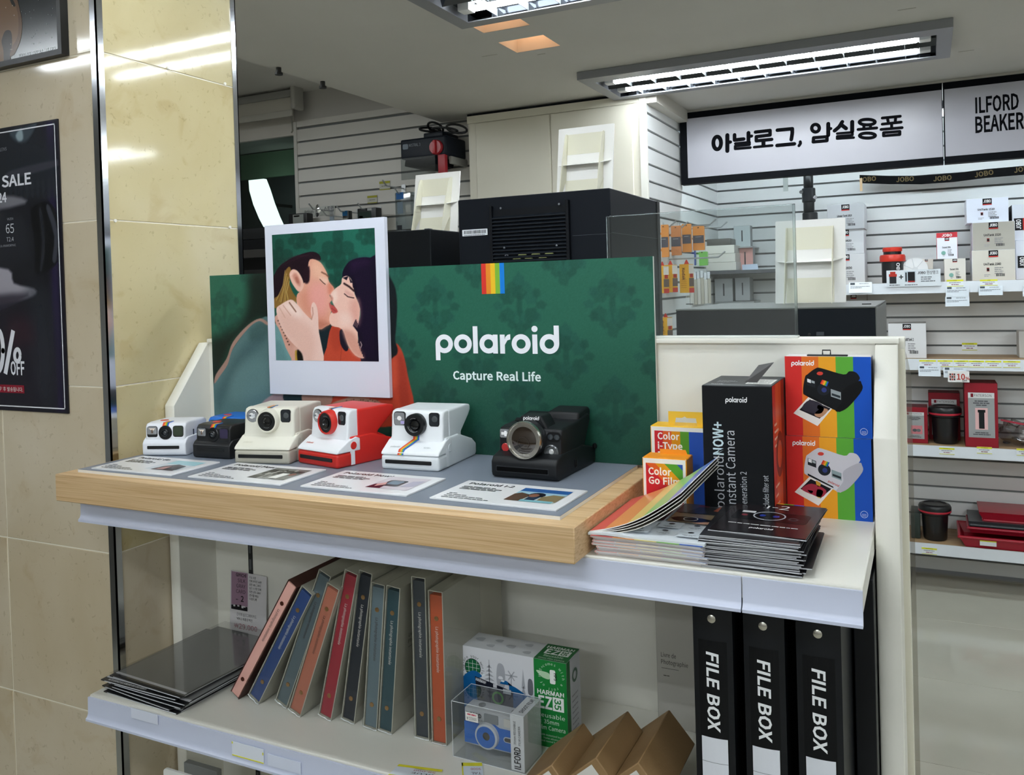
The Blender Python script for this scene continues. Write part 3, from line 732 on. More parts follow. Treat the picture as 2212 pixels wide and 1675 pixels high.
def Z5(x, y): return f(320 + x/4.927, 560 + y/4.927)
def Z8(x, y): return f(440 + x/3.722, 450 + y/3.722)
def zp(fn, pts, col, blur=0.001, al=1.0): PT.fill([fn(*p) for p in pts], col, blur, al, 4)
PT.grade(lambda U, V: 0.72 + 0.28*np.clip(V/BH*1.5, 0, 1))  # print darkens towards the bottom, partly shade put into its colour
zp(Z5, [(1090,150),(1330,140),(1330,700),(1190,660),(1000,790),(880,950),(690,1380),(660,900),(820,800),(980,680),(1060,480)], '#101c19', 0.018, 0.93)
zp(Z5, [(700,1320),(790,1160),(900,960),(1060,740),(1190,640),(1300,640),(1400,1000),(1400,1560),(1190,1700),(700,1760)], '#58797b', 0.0014)
zp(Z5, [(720,1420),(820,1230),(930,1030),(1080,860),(1200,800),(1250,900),(1000,1100),(850,1400),(760,1600)], '#3d5a5e', 0.012, 0.6)
zp(Z5, [(900,1250),(1100,1080),(1280,1100),(1280,1350),(1100,1480),(900,1500)], '#6d8f90', 0.016, 0.5)
zp(Z5, [(1080,750),(1190,665),(1280,700),(1270,820),(1100,870)], '#33504f', 0.010, 0.6)
zp(Z5, [(708,1325),(722,1230),(835,1060),(905,880),(1060,705),(1195,632),(1290,690),(1260,700),(1180,660),(1065,740),(905,950),(848,1120),(765,1245)], '#a58378', 0.0009)
zp(Z5, [(1200,1560),(1330,1440),(1450,1440),(1420,1600)], '#a88f92', 0.002)
zp(Z8, [(1440,1170),(1530,1190),(1560,1150),(1548,1085),(1600,1160),(1640,1340),(1680,1680),(1350,1760),(1000,1620),(1080,1500),(1440,1480)], '#b8432d', 0.0010)
zp(Z8, [(1560,1200),(1610,1220),(1660,1560),(1600,1640),(1560,1400)], '#8f2f22', 0.006, 0.6); zp(Z8, [(1500,1250),(1550,1230),(1560,1400),(1500,1450)], '#cf5638', 0.008, 0.6)
zp(Z8, [(1440,520),(1500,560),(1545,660),(1556,800),(1548,960),(1540,1060),(1562,1140),(1535,1190),(1440,1190)], '#10161a', 0.0016)
zp(Z8, [(1020,1580),(1140,1530),(1230,1510),(1420,1560),(1380,1640),(1050,1660)], '#b48c78', 0.0016)
for k in range(14): q = Z8(1150+19*k, 1548+8*math.sin(k*1.7)); PT.fill(ell(q[0], q[1], 0.0022, 0.0016, 7), '#6e4a40', 0.0007, 0.8, 1)
zp(Z8, [(640,1500),(800,1490),(830,1590),(700,1620)], '#1d3236', 0.001); zp(Z8, [(800,1490),(1020,1490),(1000,1600),(830,1600)], '#b08a7c', 0.0012)
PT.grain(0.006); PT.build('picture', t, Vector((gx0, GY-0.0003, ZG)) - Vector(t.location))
A = Art((gx0, GY-0.0003, ZG), eps=0.00006, rough=0.5, base=0.0)
# rainbow tab at the top edge and lettering
tx0, tx1, ty0 = f(1039.5, 570)[0], f(1089, 570)[0], f(1064, 635)[1]
for i, c in enumerate(('#d7372f', '#e78a2a', '#efc02c', '#7fb53c', '#1a7fd6')): A.rect(tx0+(tx1-tx0)*i/5, ty0, tx0+(tx1-tx0)*(i+1)/5, BH, c, 7)
lb = f(942, 766); le = f(1209, 764); hh = f(1000, 722)[1]-f(1000, 763)[1]
A.logo(lb[0], f(1000, 763.5)[1], hh, '#f2f4fb', 7, width=(le[0]-lb[0])*6.45/6.68)
ca, cb_ = f(979.5, 821), f(1169, 824)
A.text('Capture Real Life', ca[0], f(1070, 821.5)[1], f(1070, 804)[1]-f(1070, 821.5)[1], '#e9f6f6', bold=0.018, width=cb_[0]-ca[0], L=7)
A.build('print', t, True)

# --- large instant-photo board fixed on the backdrop
KY = 1.2345
a, b2, c2, d2 = onY(570, 488, KY), onY(829, 469, KY), onY(843, 859, KY), onY(585, 852, KY)
kx0, kx1, kz0, kz1 = (a.x+d2.x)/2, (b2.x+c2.x)/2, (c2.z+d2.z)/2, (a.z+b2.z)/2
t = thing('instant_photo_board', 'giant white framed instant photo of a kissing couple on the green board', 'photo', ((kx0+kx1)/2, KY, kz0))
b_ = new(); bx(b_, kx0, kx1, KY, GY-0.0012, kz0, kz1); obj('board', b_, M('#dfe3f2', 0.4), t, True)
f2 = pix_map((kx0, 0, kz0), KY); BW, BH = kx1-kx0, kz1-kz0
i0, i1, j0, j1 = f2(592, 640)[0], f2(814, 640)[0], f2(710, 780)[1], f2(700, 500)[1]
PT = Paint(i0, j0, i1, j1, 250, 310, '#226655')
def K(x, y): return f2(440 + x/3.722, 450 + y/3.722)
def kp(pts, col, blur=0.0007, al=1.0, sm=3): PT.fill([K(*p) for p in pts], col, blur, al, sm)
def kl(pts, w, col, blur=0.0004, al=1.0): PT.stroke([K(*p) for p in pts], w, col, blur, al)
for (cx, cy, s_) in ((790,235,1.0),(1080,350,1.45),(1335,200,1.0),(610,400,1.2),(1080,600,1.2)):
    for (dx, dy, rx, ry) in ((0,-85,30,45),(-50,-20,40,40),(50,-20,40,40),(0,40,45,50),(0,-20,25,60),(-85,30,28,30),(85,30,28,30),(-40,70,30,28),(40,70,30,28)):
        kp([(cx+dx*s_+rx*s_*math.cos(q*PI/4)*(1+0.12*(q % 2)), cy+dy*s_+ry*s_*math.sin(q*PI/4)) for q in range(8)], '#174338', 0.0022, 0.6)
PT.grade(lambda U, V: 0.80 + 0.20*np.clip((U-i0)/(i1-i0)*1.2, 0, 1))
SK, SK2 = '#e5a58d', '#f0c2b2'
kp([(920,960),(1030,930),(1010,1080),(990,1240),(940,1240),(925,1050)], '#15242b')
kp([(980,1240),(990,1120),(1030,950),(1110,970),(1140,1090),(1230,1180),(1310,1240)], '#c24a33'); kp([(1030,960),(1100,980),(1120,1080),(1060,1150),(1020,1060)], '#a83a28', 0.006, 0.6)
kl([(1110,1120),(1100,1230)], 0.0012, '#8f2e20', 0.001, 0.7)
kp([(1095,985),(1130,990),(1165,1120),(1140,1150),(1100,1090)], '#1b1626')
kp([(575,870),(640,860),(720,1000),(800,1160),(810,1240),(680,1240),(590,960)], '#d7a190'); kp([(640,900),(700,1000),(740,1100),(690,1100),(630,980)], '#c48874', 0.005, 0.6)
kp([(540,930),(600,960),(660,1120),(705,1240),(540,1240)], '#6f9a9b'); kp([(560,1100),(620,1080),(670,1240),(560,1240)], '#587f82', 0.006, 0.6)
for q in range(9): kp([(600+q*11+dx, 905+q*24+dy) for dx, dy in ((-5,-5),(5,-5),(5,5),(-5,5))], '#4a2a22', 0.0004)
kp([(530,780),(545,600),(600,480),(690,410),(800,365),(880,350),(930,375),(938,420),(860,415),(840,470),(850,560),(845,600),(800,600),(760,520),(700,520),(680,620),(640,760),(570,800)], '#1e0d19', 0.0010)
for k in range(9): kl([(600+30*k, 480-14*k), (660+28*k, 410-6*k), (760+18*k, 375+2*k)], 0.0008, '#3a1f2a', 0.0010, 0.5)
kp([(640,600),(655,510),(690,470),(705,520),(690,600),(720,680),(755,740),(700,790),(640,800),(560,800),(560,735),(610,690)], '#8a6630', 0.0012)
for k in range(10): kl([(655+4*k, 500+10*k), (640+3*k, 620+6*k), (585+12*k, 740+5*k)], 0.0010, ('#d9bd74', '#6a4a24', '#b8964e')[k % 3], 0.0008, 0.85)
kp([(855,412),(925,425),(965,470),(995,530),(1008,590),(1050,645),(1030,690),(1012,700),(1030,735),(1015,765),(1040,800),(1020,850),(1022,925),(985,950),(930,975),(880,900),(815,865),(755,790),(750,700),(785,660),(805,600),(850,580),(838,500)], SK)
kp([(780,700),(860,650),(940,760),(1000,880),(960,950),(880,890),(800,820)], '#d88d76', 0.012, 0.7)
kp([(860,620),(950,590),(1000,670),(1000,780),(960,860),(890,830),(850,730)], '#eda49b', 0.014, 0.9)
kp([(880,440),(940,450),(985,540),(950,570),(880,540)], '#f1bda2', 0.010, 0.8); kp([(930,555),(990,565),(1005,605),(965,605)], '#f3c9b4', 0.004, 0.9)
kp([(1005,600),(1050,645),(1030,690),(1005,680)], '#d9785f', 0.006, 0.7); kp([(880,900),(1015,925),(985,950),(930,975)], '#b96d58', 0.006, 0.7)
kp([(800,500),(850,470),(848,590),(812,598)], '#24101b', 0.0025)
kl([(935,572),(960,598),(978,612)], 0.0016, '#4a241c'); kl([(950,515),(985,533),(1005,553)], 0.0024, '#7a4a38', 0.0012)
kp([(1010,760),(1040,795),(1030,820),(1015,800)], '#c4605a', 0.001)
kp([(690,530),(715,492),(755,505),(790,560),(805,620),(790,660),(765,672),(735,640),(705,590)], '#edbaa8'); kp([(715,545),(745,525),(778,590),(775,630),(745,605)], '#cf8a78', 0.003, 0.9); kp([(735,560),(755,555),(768,600),(750,600)], '#a8604f', 0.002, 0.7); kl([(700,540),(720,505),(752,512),(785,570)], 0.0012, '#f6d2c4', 0.001, 0.8)
kp([(1118,560),(1122,500),(1170,430),(1255,398),(1340,398),(1440,430),(1450,1260),(1285,1260),(1255,1140),(1245,1040),(1205,930),(1255,900),(1258,800),(1215,690),(1200,600),(1165,545)], '#150b22', 0.0010)
kp([(1180,430),(1300,400),(1340,440),(1240,480),(1190,520)], '#2a1638', 0.008, 0.6)
for k in range(10): kl([(1200+14*k, 440), (1235+13*k, 620), (1262+11*k, 850), (1240+14*k, 1200)], 0.0008, '#2c1a3c', 0.0012, 0.5)
kp([(1115,560),(1160,545),(1195,590),(1215,690),(1258,810),(1240,950),(1240,1020),(1252,1130),(1290,1205),(1220,1185),(1160,1100),(1115,975),(1030,945),(1010,890),(1030,835),(1075,830),(1045,775),(1025,715),(1022,690),(1060,645),(1105,610)], SK2)
kp([(1180,760),(1240,740),(1255,850),(1235,940),(1190,900)], '#e0a193', 0.010, 0.8); kp([(1120,975),(1200,1000),(1245,1070),(1288,1200),(1210,1175),(1150,1080)], '#d59a88', 0.006, 0.9)
kp([(1100,850),(1180,860),(1190,930),(1110,950)], '#f6d3c6', 0.010, 0.8); kp([(1030,690),(1065,660),(1075,730),(1045,760)], '#f8dccf', 0.006, 0.8); kp([(1020,700),(1040,720),(1038,745),(1026,735)], '#c47a6a', 0.0025, 0.8)
kp([(1030,780),(1050,787),(1080,832),(1042,846),(1024,815)], '#c2514c', 0.0012); kl([(1030,806),(1062,828)], 0.0009, '#8a2f30', 0.0008)
kl([(1132,688),(1160,712),(1208,722)], 0.0020, '#3a1e22'); kl([(1130,606),(1172,632),(1208,665)], 0.0034, '#2e171b', 0.001); kp([(1140,660),(1200,690),(1195,710),(1145,690)], '#dfa79c', 0.003, 0.8)
for pts in ([(1118,560),(1150,580),(1165,545)], [(1165,545),(1180,600),(1200,600)], [(1195,585),(1200,640),(1225,640)]): kp(pts, '#150b22', 0.0008, 1.0, 1)
for k in range(6): kl([(1225+6*k, 900+14*k), (1205+8*k, 945+10*k), (1260+7*k, 990+18*k), (1245+8*k, 1080+22*k)], 0.0022, '#150b22', 0.0008)
kp([(585,810),(620,775),(700,735),(750,770),(800,830),(868,895),(862,830),(870,770),(890,758),(912,800),(922,880),(928,1000),(965,1260),(800,1260),(785,1160),(700,1070),(640,985),(600,890)], '#f1cbbf')
kp([(600,850),(680,830),(780,900),(860,960),(900,1100),(860,1240),(800,1200),(720,1080),(640,980)], '#e5b6a6', 0.012, 0.7); kp([(640,790),(720,760),(790,850),(740,870)], '#f8ddd3', 0.008, 0.8)
kl([(690,760),(742,832)], 0.0026, '#8a5a46', 0.0008); kl([(640,782),(700,862)], 0.0016, '#cf9a86', 0.0010); kl([(610,800),(655,880)], 0.0014, '#d3a08c', 0.0010); kl([(868,895),(880,850),(876,800)], 0.0018, '#c08472', 0.0012)
kp([(735,1150),(752,1150),(758,1225),(738,1225)], '#b8923a', 0.0008); kp([(752,1140),(790,1170),(800,1240),(760,1240)], '#15120f', 0.002)
kl([(1262,1075),(1272,1100),(1262,1125)], 0.0012, '#cfb5b5')
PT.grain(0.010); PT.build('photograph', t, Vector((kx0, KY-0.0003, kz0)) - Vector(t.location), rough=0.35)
# ================================================================== instant cameras on the grey board
GLS = M('#0a0b0e', 0.05, spec=0.8); GLS2 = M('#1b222a', 0.04, spec=1.0); REDB = M('#d63a2c', 0.35); REFL = M('#c9ccd2', 0.15, 0.7); DKP = M('#17181a', 0.35)
def disc(c, r, h, mat, name, t, seg=24, b=0.0006):
    b_ = new(); cyl(b_, c, '-y', r, h, seg, 0, b); return obj(name, b_, mat, t)
def plate(cx, cz, w, h, r, y, th, mat, name, t, axis='y'):
    b_ = new(); prism(b_, rrect(w, h, r, 4, cx, cz), 'y', y-th, y); return obj(name, b_, mat, t)
def rainbow(t, x0, x1, y0, y1, z0, z1, name='rainbow_stripe'):
    b_ = new(); n = 5
    for i in range(n): hexa(b_, [(x0+(x1-x0)*i/n, y0, z0), (x0+(x1-x0)*(i+1)/n, y0, z0), (x0+(x1-x0)*(i+1)/n, y1, z1), (x0+(x1-x0)*i/n, y1, z1), (x0+(x1-x0)*i/n, y0, z0+0.0006), (x0+(x1-x0)*(i+1)/n, y0, z0+0.0006), (x0+(x1-x0)*(i+1)/n, y1, z1+0.0006), (x0+(x1-x0)*i/n, y1, z1+0.0006)], i)
    return obj(name, b_, [M(c, 0.4) for c in RAINBOW], t)
def now_camera(name, label, loc, rz, face, body, door, ring, plus=False, logo='#c8503f'):
    """box-type instant camera, front towards -y, origin at the middle of the lower front edge"""
    t = thing(name, label, 'camera', loc, rz, 'instant cameras on the grey board')
    W = 0.100; h = W/2; hh = 0.0455
    F_, B_, D_ = M(face, 0.32), M(body, 0.4), M(door, 0.38)
    b_ = new()
    prism(b_, [(0.030, 0.0), (0.030, 0.046), (0.075, 0.046), (0.126, 0.030), (0.141, 0.020), (0.141, 0.004), (0.136, 0.0)], 'x', -h+0.001, h-0.001, 0, 0.0035, 3)
    prism(b_, [(0.046, 0.030), (0.046, 0.0875), (0.112, 0.0885), (0.126, 0.086), (0.127, 0.077), (0.119, 0.069), (0.090, 0.047), (0.088, 0.030)], 'x', -hh-0.001, hh+0.001, 0, 0.0035, 3)
    prism(b_, [(0.088, 0.028), (0.091, 0.046), (0.112, 0.036), (0.120, 0.028)], 'x', -hh+0.006, hh-0.006, 0, 0.002, 2)
    obj('body', b_, B_, t)
    b_ = new()
    prism(b_, [(0.020, 0.030), (0.0248, 0.043), (0.027, 0.060), (0.0285, 0.080), (0.032, 0.087), (0.040, 0.0885), (0.050, 0.0885), (0.050, 0.030)], 'x', -hh, hh, 0, 0.005, 3)
    prism(b_, [(0.0, 0.0228), (0.0015, 0.0268), (0.006, 0.0300), (0.026, 0.0420), (0.040, 0.0455), (0.048, 0.042), (0.048, 0.0228)], 'x', -h, h, 0, 0.004, 3)
    if face != body:
        for sx in (-1, 1): bx(b_, sx*(h-0.002), sx*(h+0.0002), 0.028, 0.036, 0.002, 0.030)
    obj('face', b_, F_, t)
    b_ = new(); rbx(b_, -h, h, 0.0, 0.034, 0.0, 0.0224, 0.005, 3); d = obj('film_door', b_, D_, t)
    plate(-0.002, 0.0125, 0.080, 0.0058, 0.0012, 0.0002, 0.0012, M('#0c0d0f', 0.3), 'film_slot', d)
    y = 0.0275
    lz = 0.0665
    if plus:
        b_ = new(); lathe(b_, [(0.0175, 0), (0.0175, 0.010), (0.0167, 0.012), (0.0120, 0.012), (0.0085, 0.007), (0.0, 0.007)], (0.0, y+0.002, lz), '-y', 36); l = obj('lens', b_, M('#15171a', 0.3), t)
        b_ = new(); lathe(b_, [(0.0085, 0), (0.0068, 0.002), (0.0, 0.0032)], (0.0, y-0.0052, lz), '-y', 24); obj('lens_glass', b_, GLS, l)
    else:
        b_ = new(); lathe(b_, [(0.0205, 0), (0.0190, 0.011), (0.0182, 0.0125), (0.0162, 0.0125), (0.0158, 0.010)], (0.0, y+0.003, lz), '-y', 36); l = obj('lens_ring', b_, M(ring, 0.35), t)
        b_ = new(); lathe(b_, [(0.0162, 0), (0.0162, 0.0015), (0.0085, 0.0010), (0.0, 0.0010)], (0.0, y-0.0065, lz), '-y', 36); obj('lens_plate', b_, DKP, l)
        b_ = new(); lathe(b_, [(0.0082, 0), (0.0080, 0.0025), (0.0062, 0.0025), (0.0048, 0.0012), (0.0, 0.0020)], (0.001, y-0.0075, lz), '-y', 24); obj('lens_glass', b_, GLS, l)
    A = Art((0, y-0.0085 if not plus else y-0.0102, lz), rough=0.4, base=0.0)
    for q, a0 in enumerate((60, 240) if not plus else (70, 190, 250)): A.ring(0, 0, 0.0104, 0.0110, '#8d9092', a0=a0, a1=a0+55, n=8)
    A.build('lens_marking', l)
    fx, fz = -0.0300, 0.0745
    if plus:
        plate(fx, fz, 0.0205, 0.0225, 0.005, y+0.002, 0.0022, DKP, 'flash_frame', t); fl_ = plate(fx, fz, 0.0180, 0.0200, 0.004, y, 0.0010, REFL, 'flash', t)
        A = Art((fx, y-0.0012, fz), rough=0.2, base=0); A.rect(-0.008, -0.001, 0.008, 0.0004, '#8b8f96'); A.poly(ell(0, 0.001, 0.004, 0.0035, 12), '#f3f0ee', 1); A.rect(0.002,-0.008,0.0085,-0.003,'#b9aee0',1); A.build('flash_tube', fl_)
    else:
        disc((fx, y+0.002, fz), 0.0112, 0.0024, DKP, 'flash_frame', t); fl_ = disc((fx, y, fz), 0.0102, 0.0010, REFL, 'flash', t)
        A = Art((fx, y-0.0012, fz), rough=0.2, base=0); A.poly(ell(-0.001, 0, 0.005, 0.0048, 14), '#f2f2f2'); A.rect(-0.0085,-0.0012,-0.002,0.0022,'#70747a',1); A.poly([(-0.002,0.001),(0.005,0.004),(0.005,-0.003),(-0.001,-0.002)], '#d9dce0', 1); A.build('flash_tube', fl_)
    vx = 0.0305
    plate(vx, 0.0745, 0.0180, 0.0215, 0.0045, y+0.002, 0.0022, DKP, 'viewfinder_frame', t)
    v = plate(vx, 0.0745, 0.0150, 0.0185, 0.0035, y, 0.0008, GLS2, 'viewfinder', t)
    b_ = new(); lathe(b_, [(0.0052, 0), (0.0045, 0.001), (0, 0.0014)], (vx+0.001, y-0.0006, 0.0755), '-y', 16); obj('viewfinder_glass', b_, M('#4b4f52', 0.08, spec=1.0), v)
    plate(vx+0.001, 0.0570, 0.0105, 0.0048, 0.0020, y+0.001, 0.0014, M('#0c0d10', 0.15), 'sensor_window', t)
    if plus:
        bt = plate(vx+0.001, 0.0475, 0.0062, 0.0062, 0.0015, y+0.0005, 0.0010, F_, 'plus_button', t)
        A = Art((vx+0.001, y-0.0006, 0.0475), base=0); A.rect(-0.0017,-0.0003,0.0017,0.0003,'#47556a'); A.rect(-0.0003,-0.0017,0.0003,0.0017,'#47556a'); A.ring(0,0,0.0026,0.0028,'#8a93a2'); A.build('plus_mark', bt)
    else: disc((vx+0.001, y+0.0015, 0.0465), 0.0030, 0.0018, F_, 'timer_button', t)
    disc((-0.0305, y+0.002, 0.0505), 0.0056, 0.0026, REDB, 'shutter_button', t)
    if plus:
        b_ = new(); n = 5
        for i in range(n):
            p = []
            for (yy, zz, xo) in ((0.0256, 0.0438, 0.0), (0.0060, 0.0303, -0.0155)):
                p.append(((-0.005+0.010*i/n)+xo, yy, zz)); p.append(((-0.005+0.010*(i+1)/n)+xo, yy, zz))
            hexa(b_, [p[2], p[3], p[1], p[0]] + [(q[0], q[1]-0.0002, q[2]+0.0008) for q in (p[2], p[3], p[1], p[0])], i)
            x0_, x1_ = -0.0205+0.010*i/n, -0.0205+0.010*(i+1)/n
            hexa(b_, [(x0_, -0.0007, 0.0232), (x1_, -0.0007, 0.0232), (x1_, 0.0005, 0.0232), (x0_, 0.0005, 0.0232), (x0_, 0.0052, 0.0312), (x1_, 0.0052, 0.0312), (x1_, 0.0062, 0.0303), (x0_, 0.0062, 0.0303)], i)
            x0_, x1_ = -0.005+0.010*i/n, -0.005+0.010*(i+1)/n
            hexa(b_, [(x0_, 0.0236, 0.0425), (x1_, 0.0236, 0.0425), (x1_, 0.0285, 0.0425), (x0_, 0.0285, 0.0425), (x0_, 0.0258, 0.0640), (x1_, 0.0258, 0.0640), (x1_, 0.0285, 0.0640), (x0_, 0.0285, 0.0640)], i)
        obj('rainbow_band', b_, [M(c, 0.4) for c in RAINBOW], t)
    else:
        rainbow(t, -0.0042, 0.0042, 0.0300, 0.0520, 0.0880, 0.0886)
    dz = Vector((0, -0.020, 0.0095)).normalized(); nz = Vector((0, -dz.z, -dz.y)); nz = Vector((0, -0.43, 0.9)).normalized()
    A = Art((0, 0.0100, 0.0324), (1,0,0), (0, 0.857, 0.515), (0, -0.515, 0.857), rough=0.5, base=0.0006)
    A.logo(-0.038, 0.0, 0.0024, logo)
    if plus: A.text('NOW+', 0.020, 0.0, 0.0030, '#8d9298')
    A.build('logo', t)
    if face == body or plus:
        cyl_ = new(); cyl(cyl_, (h-0.0012, 0.040, 0.030), 'x', 0.0062, 0.002, 18, 0, 0.0006); obj('strap_lug', cyl_, B_, t)
    else:
        cyl_ = new(); cyl(cyl_, (h-0.0012, 0.034, 0.032), 'x', 0.0062, 0.002, 18, 0, 0.0006); obj('strap_lug', cyl_, B_, t)
    return t
def front(px0, px1): 
    a, b = onZ(*px0, ZG), onZ(*px1, ZG); return a, b
now_camera('instant_camera', 'cream instant camera with grey lower front beside the red one', (-0.9790, 1.066, ZG), math.radians(12), '#e9e6d8', '#dcd8ca', '#b9b5a7', '#e4e1d3', logo='#d9d5c6')
now_camera('instant_camera', 'white and red instant camera with a red lens ring', (-0.8790, 1.082, ZG), math.radians(-13), '#eef0f4', '#d92a22', '#cf2a22', '#d42f27')
now_camera('instant_camera', 'all white instant camera with a rainbow band under the lens', (-0.7165, 1.100, ZG), math.radians(4), '#eef1f4', '#e6ebee', '#e9edf0', '#15171a', True, logo='#b5b9bd')
def go_camera(label, loc, rz, col, dark=False):
    """small rounded instant camera"""
    t = thing('compact_instant_camera', label, 'camera', loc, rz, 'instant cameras on the grey board')
    W = 0.076; h = W/2; B_ = M(col, 0.38)
    b_ = new()
    prism(b_, [(0.001, 0.002), (0.0, 0.006), (0.0, 0.021), (0.004, 0.026), (0.010, 0.030), (0.020, 0.030), (0.060, 0.030), (0.092, 0.018), (0.092, 0.004), (0.088, 0.0), (0.006, 0.0)], 'x', -h, h, 0, 0.0045, 3)
    prism(b_, [(0.005, 0.022), (0.0062, 0.048), (0.010, 0.0532), (0.022, 0.0545), (0.074, 0.0535), (0.082, 0.050), (0.082, 0.043), (0.062, 0.029), (0.060, 0.022)], 'x', -h+0.003, h-0.003, 0, 0.0050, 3)
    obj('body', b_, B_, t)
    y = 0.0062; z = 0.0385
    plate(-0.0225, z+0.001, 0.0185, 0.0185, 0.004, y+0.001, 0.0018, DKP, 'flash_frame', t); f_ = plate(-0.0225, z+0.003, 0.0165, 0.0125, 0.002, y-0.0006, 0.0006, REFL, 'flash', t)
    A = Art((-0.0225, y-0.0014, z+0.003), rough=0.25, base=0); A.poly([(-0.006,0.004),(0.006,0.004),(0.001,-0.001)], '#f4e6d8'); A.poly([(-0.0015,-0.004),(0.0015,-0.004),(0.001,0.002),(-0.001,0.002)], '#6d5a4c', 1); A.build('flash_tube', f_)
    b_ = new(); lathe(b_, [(0.0120, 0), (0.0118, 0.0022), (0.0108, 0.003), (0.0065, 0.003), (0.006, 0.0045), (0.0045, 0.0055), (0.004, 0.004), (0.0, 0.0045)], (0.0005, y+0.001, z-0.0005), '-y', 28); l = obj('lens', b_, M('#14161a', 0.25), t)
    b_ = new(); lathe(b_, [(0.0040, 0), (0.003, 0.001), (0, 0.0014)], (0.0005, y-0.0032, z-0.0005), '-y', 16); obj('lens_glass', b_, GLS2, l)
    plate(0.0230, z+0.0015, 0.0185, 0.0185, 0.004, y+0.001, 0.0018, DKP, 'viewfinder_frame', t); plate(0.0230, z+0.002, 0.0160, 0.0155, 0.003, y-0.0006, 0.0006, M('#33402f' if not dark else '#3c3552', 0.06, spec=1.0), 'viewfinder', t)
    plate(-0.001, 0.0145, 0.0560, 0.0052, 0.001, 0.0002, 0.0010, M('#0c0d0f', 0.3), 'film_slot', t)
    b_ = new(); n = 5
    for i in range(n):
        x0_, x1_ = -0.0045+0.010*i/n, -0.0045+0.010*(i+1)/n
        hexa(b_, [(x0_, y-0.0010, 0.0485), (x1_, y-0.0010, 0.0485), (x1_, 0.0075, 0.0485), (x0_, 0.0075, 0.0485), (x0_, 0.0095, 0.0543), (x1_, 0.0095, 0.0543), (x1_, 0.0110, 0.0530), (x0_, 0.0110, 0.0530)], i)
        hexa(b_, [(x0_, 0.0095, 0.0536), (x1_, 0.0095, 0.0536), (x1_+0.002, 0.022, 0.0540), (x0_+0.002, 0.022, 0.0540), (x0_, 0.0095, 0.0545), (x1_, 0.0095, 0.0545), (x1_+0.002, 0.022, 0.0551), (x0_+0.002, 0.022, 0.0551)], i)
    obj('rainbow_stripe', b_, [M(c, 0.4) for c in RAINBOW], t)
    b_ = new(); cyl(b_, (-0.016, 0.034, 0.0535), 'z', 0.007, 0.0014, 18, 0, 0.0004); obj('shutter_button', b_, REDB, t)
    A = Art((0, y, z-0.0155), rough=0.5, base=0.0006); A.logo(0.004, 0.0, 0.0026, '#d8506a' if not dark else '#5a5c60'); A.build('logo', t)
    b_ = new(); prism(b_, rrect(0.003, 0.011, 0.0012, 3, 0.034, 0.034), 'x', h-0.0035, h-0.0024); obj('strap_slot', b_, DKP, t)
    return t
a, b2 = onZ(318, 981, ZG), onZ(401, 982, ZG)
go_camera('small white compact instant camera at the far end of the row', (-1.1990, 1.066, ZG), math.radians(19), '#eef0f6').scale = (1.05,)*3
go_camera('small black compact instant camera before the blue one', (-1.0975, 1.074, ZG), math.radians(3), '#1b1c1f', True).scale = (1.05,)*3
go_camera('small bright blue compact instant camera behind the black one', (-1.1430, 1.146, ZG), math.radians(3), '#1c6fd0').scale = (1.05,)*3

# --- black camera with a large chrome rimmed lens
W = 0.104; h = W/2; BK = M('#17191c', 0.45, kind='spots', spec=0.3, s=40, c0='#141619'); BK2 = M('#101113', 0.35, spec=0.3)
t = thing('instant_camera', 'black instant camera with a big chrome rimmed lens at the row end', 'camera', (-0.5225, 1.097, ZG), math.radians(-1), 'instant cameras on the grey board')
b_ = new()
prism(b_, [(0.002, 0.003), (0.0, 0.008), (0.0, 0.024), (0.006, 0.031), (0.024, 0.036), (0.100, 0.036), (0.150, 0.024), (0.150, 0.006), (0.144, 0.0), (0.008, 0.0)], 'x', -h, h, 0, 0.005, 3)
prism(b_, [(0.020, 0.028), (0.0225, 0.036), (0.024, 0.062), (0.028, 0.0695), (0.040, 0.0715), (0.082, 0.0730), (0.126, 0.0800), (0.136, 0.076), (0.136, 0.068), (0.112, 0.034), (0.110, 0.028)], 'x', -h+0.002, h-0.002, 0, 0.005, 3)
obj('body', b_, BK, t)
b_ = new(); prism(b_, [(-0.029, 0.064), (-0.016, 0.0875), (0.016, 0.0875), (0.029, 0.064)], 'y', 0.030, 0.064, 0, 0.003, 3); p_ = obj('prism_hump', b_, BK, t)
A = Art((0, 0.030, 0.0815), (1,0,0), (0,0,1), (0,-1,0), base=0.0006); A.logo(-0.0125, 0, 0.0040, '#f4f4f6', width=0.025); A.build('logo', p_)
b_ = new(); prism(b_, [(0.090, 0.066), (0.096, 0.0845), (0.138, 0.0885), (0.144, 0.082), (0.140, 0.066)], 'x', -0.004, h-0.004, 0, 0.005, 3); obj('viewfinder_housing', b_, BK, t)
lz = 0.0560; lx = 0.000
b_ = new(); lathe(b_, [(0.0262, 0), (0.0262, 0.016), (0.025, 0.017)], (lx, 0.026, lz), '-y', 40); l = obj('lens_barrel', b_, BK2, t)
b_ = new(); lathe(b_, [(0.0264, 0.0), (0.0273, 0.001), (0.0273, 0.0075), (0.0264, 0.0088), (0.0250, 0.0088), (0.0245, 0.006)], (lx, 0.0105, lz), '-y', 44); obj('chrome_ring', b_, M('#c7c4bd', 0.22, 1.0), l)
for k in range(3):
    b_ = new(); lathe(b_, [(0.0263, 0), (0.0267, 0.0006), (0.0267, 0.0016), (0.0263, 0.0022)], (lx, 0.0235-0.004*k, lz), '-y', 40); obj('focus_ring', b_, M('#3a3c3f', 0.35, 0.5), l)
b_ = new(); lathe(b_, [(0.0250, 0), (0.0190, 0.0022), (0.010, 0.0034), (0.0, 0.0040)], (lx, 0.0065, lz), '-y', 40); obj('lens_glass', b_, M('#2a2018', 0.05, spec=1.0), l)
A = Art((lx, 0.0022, lz), rough=0.2, base=0.0)
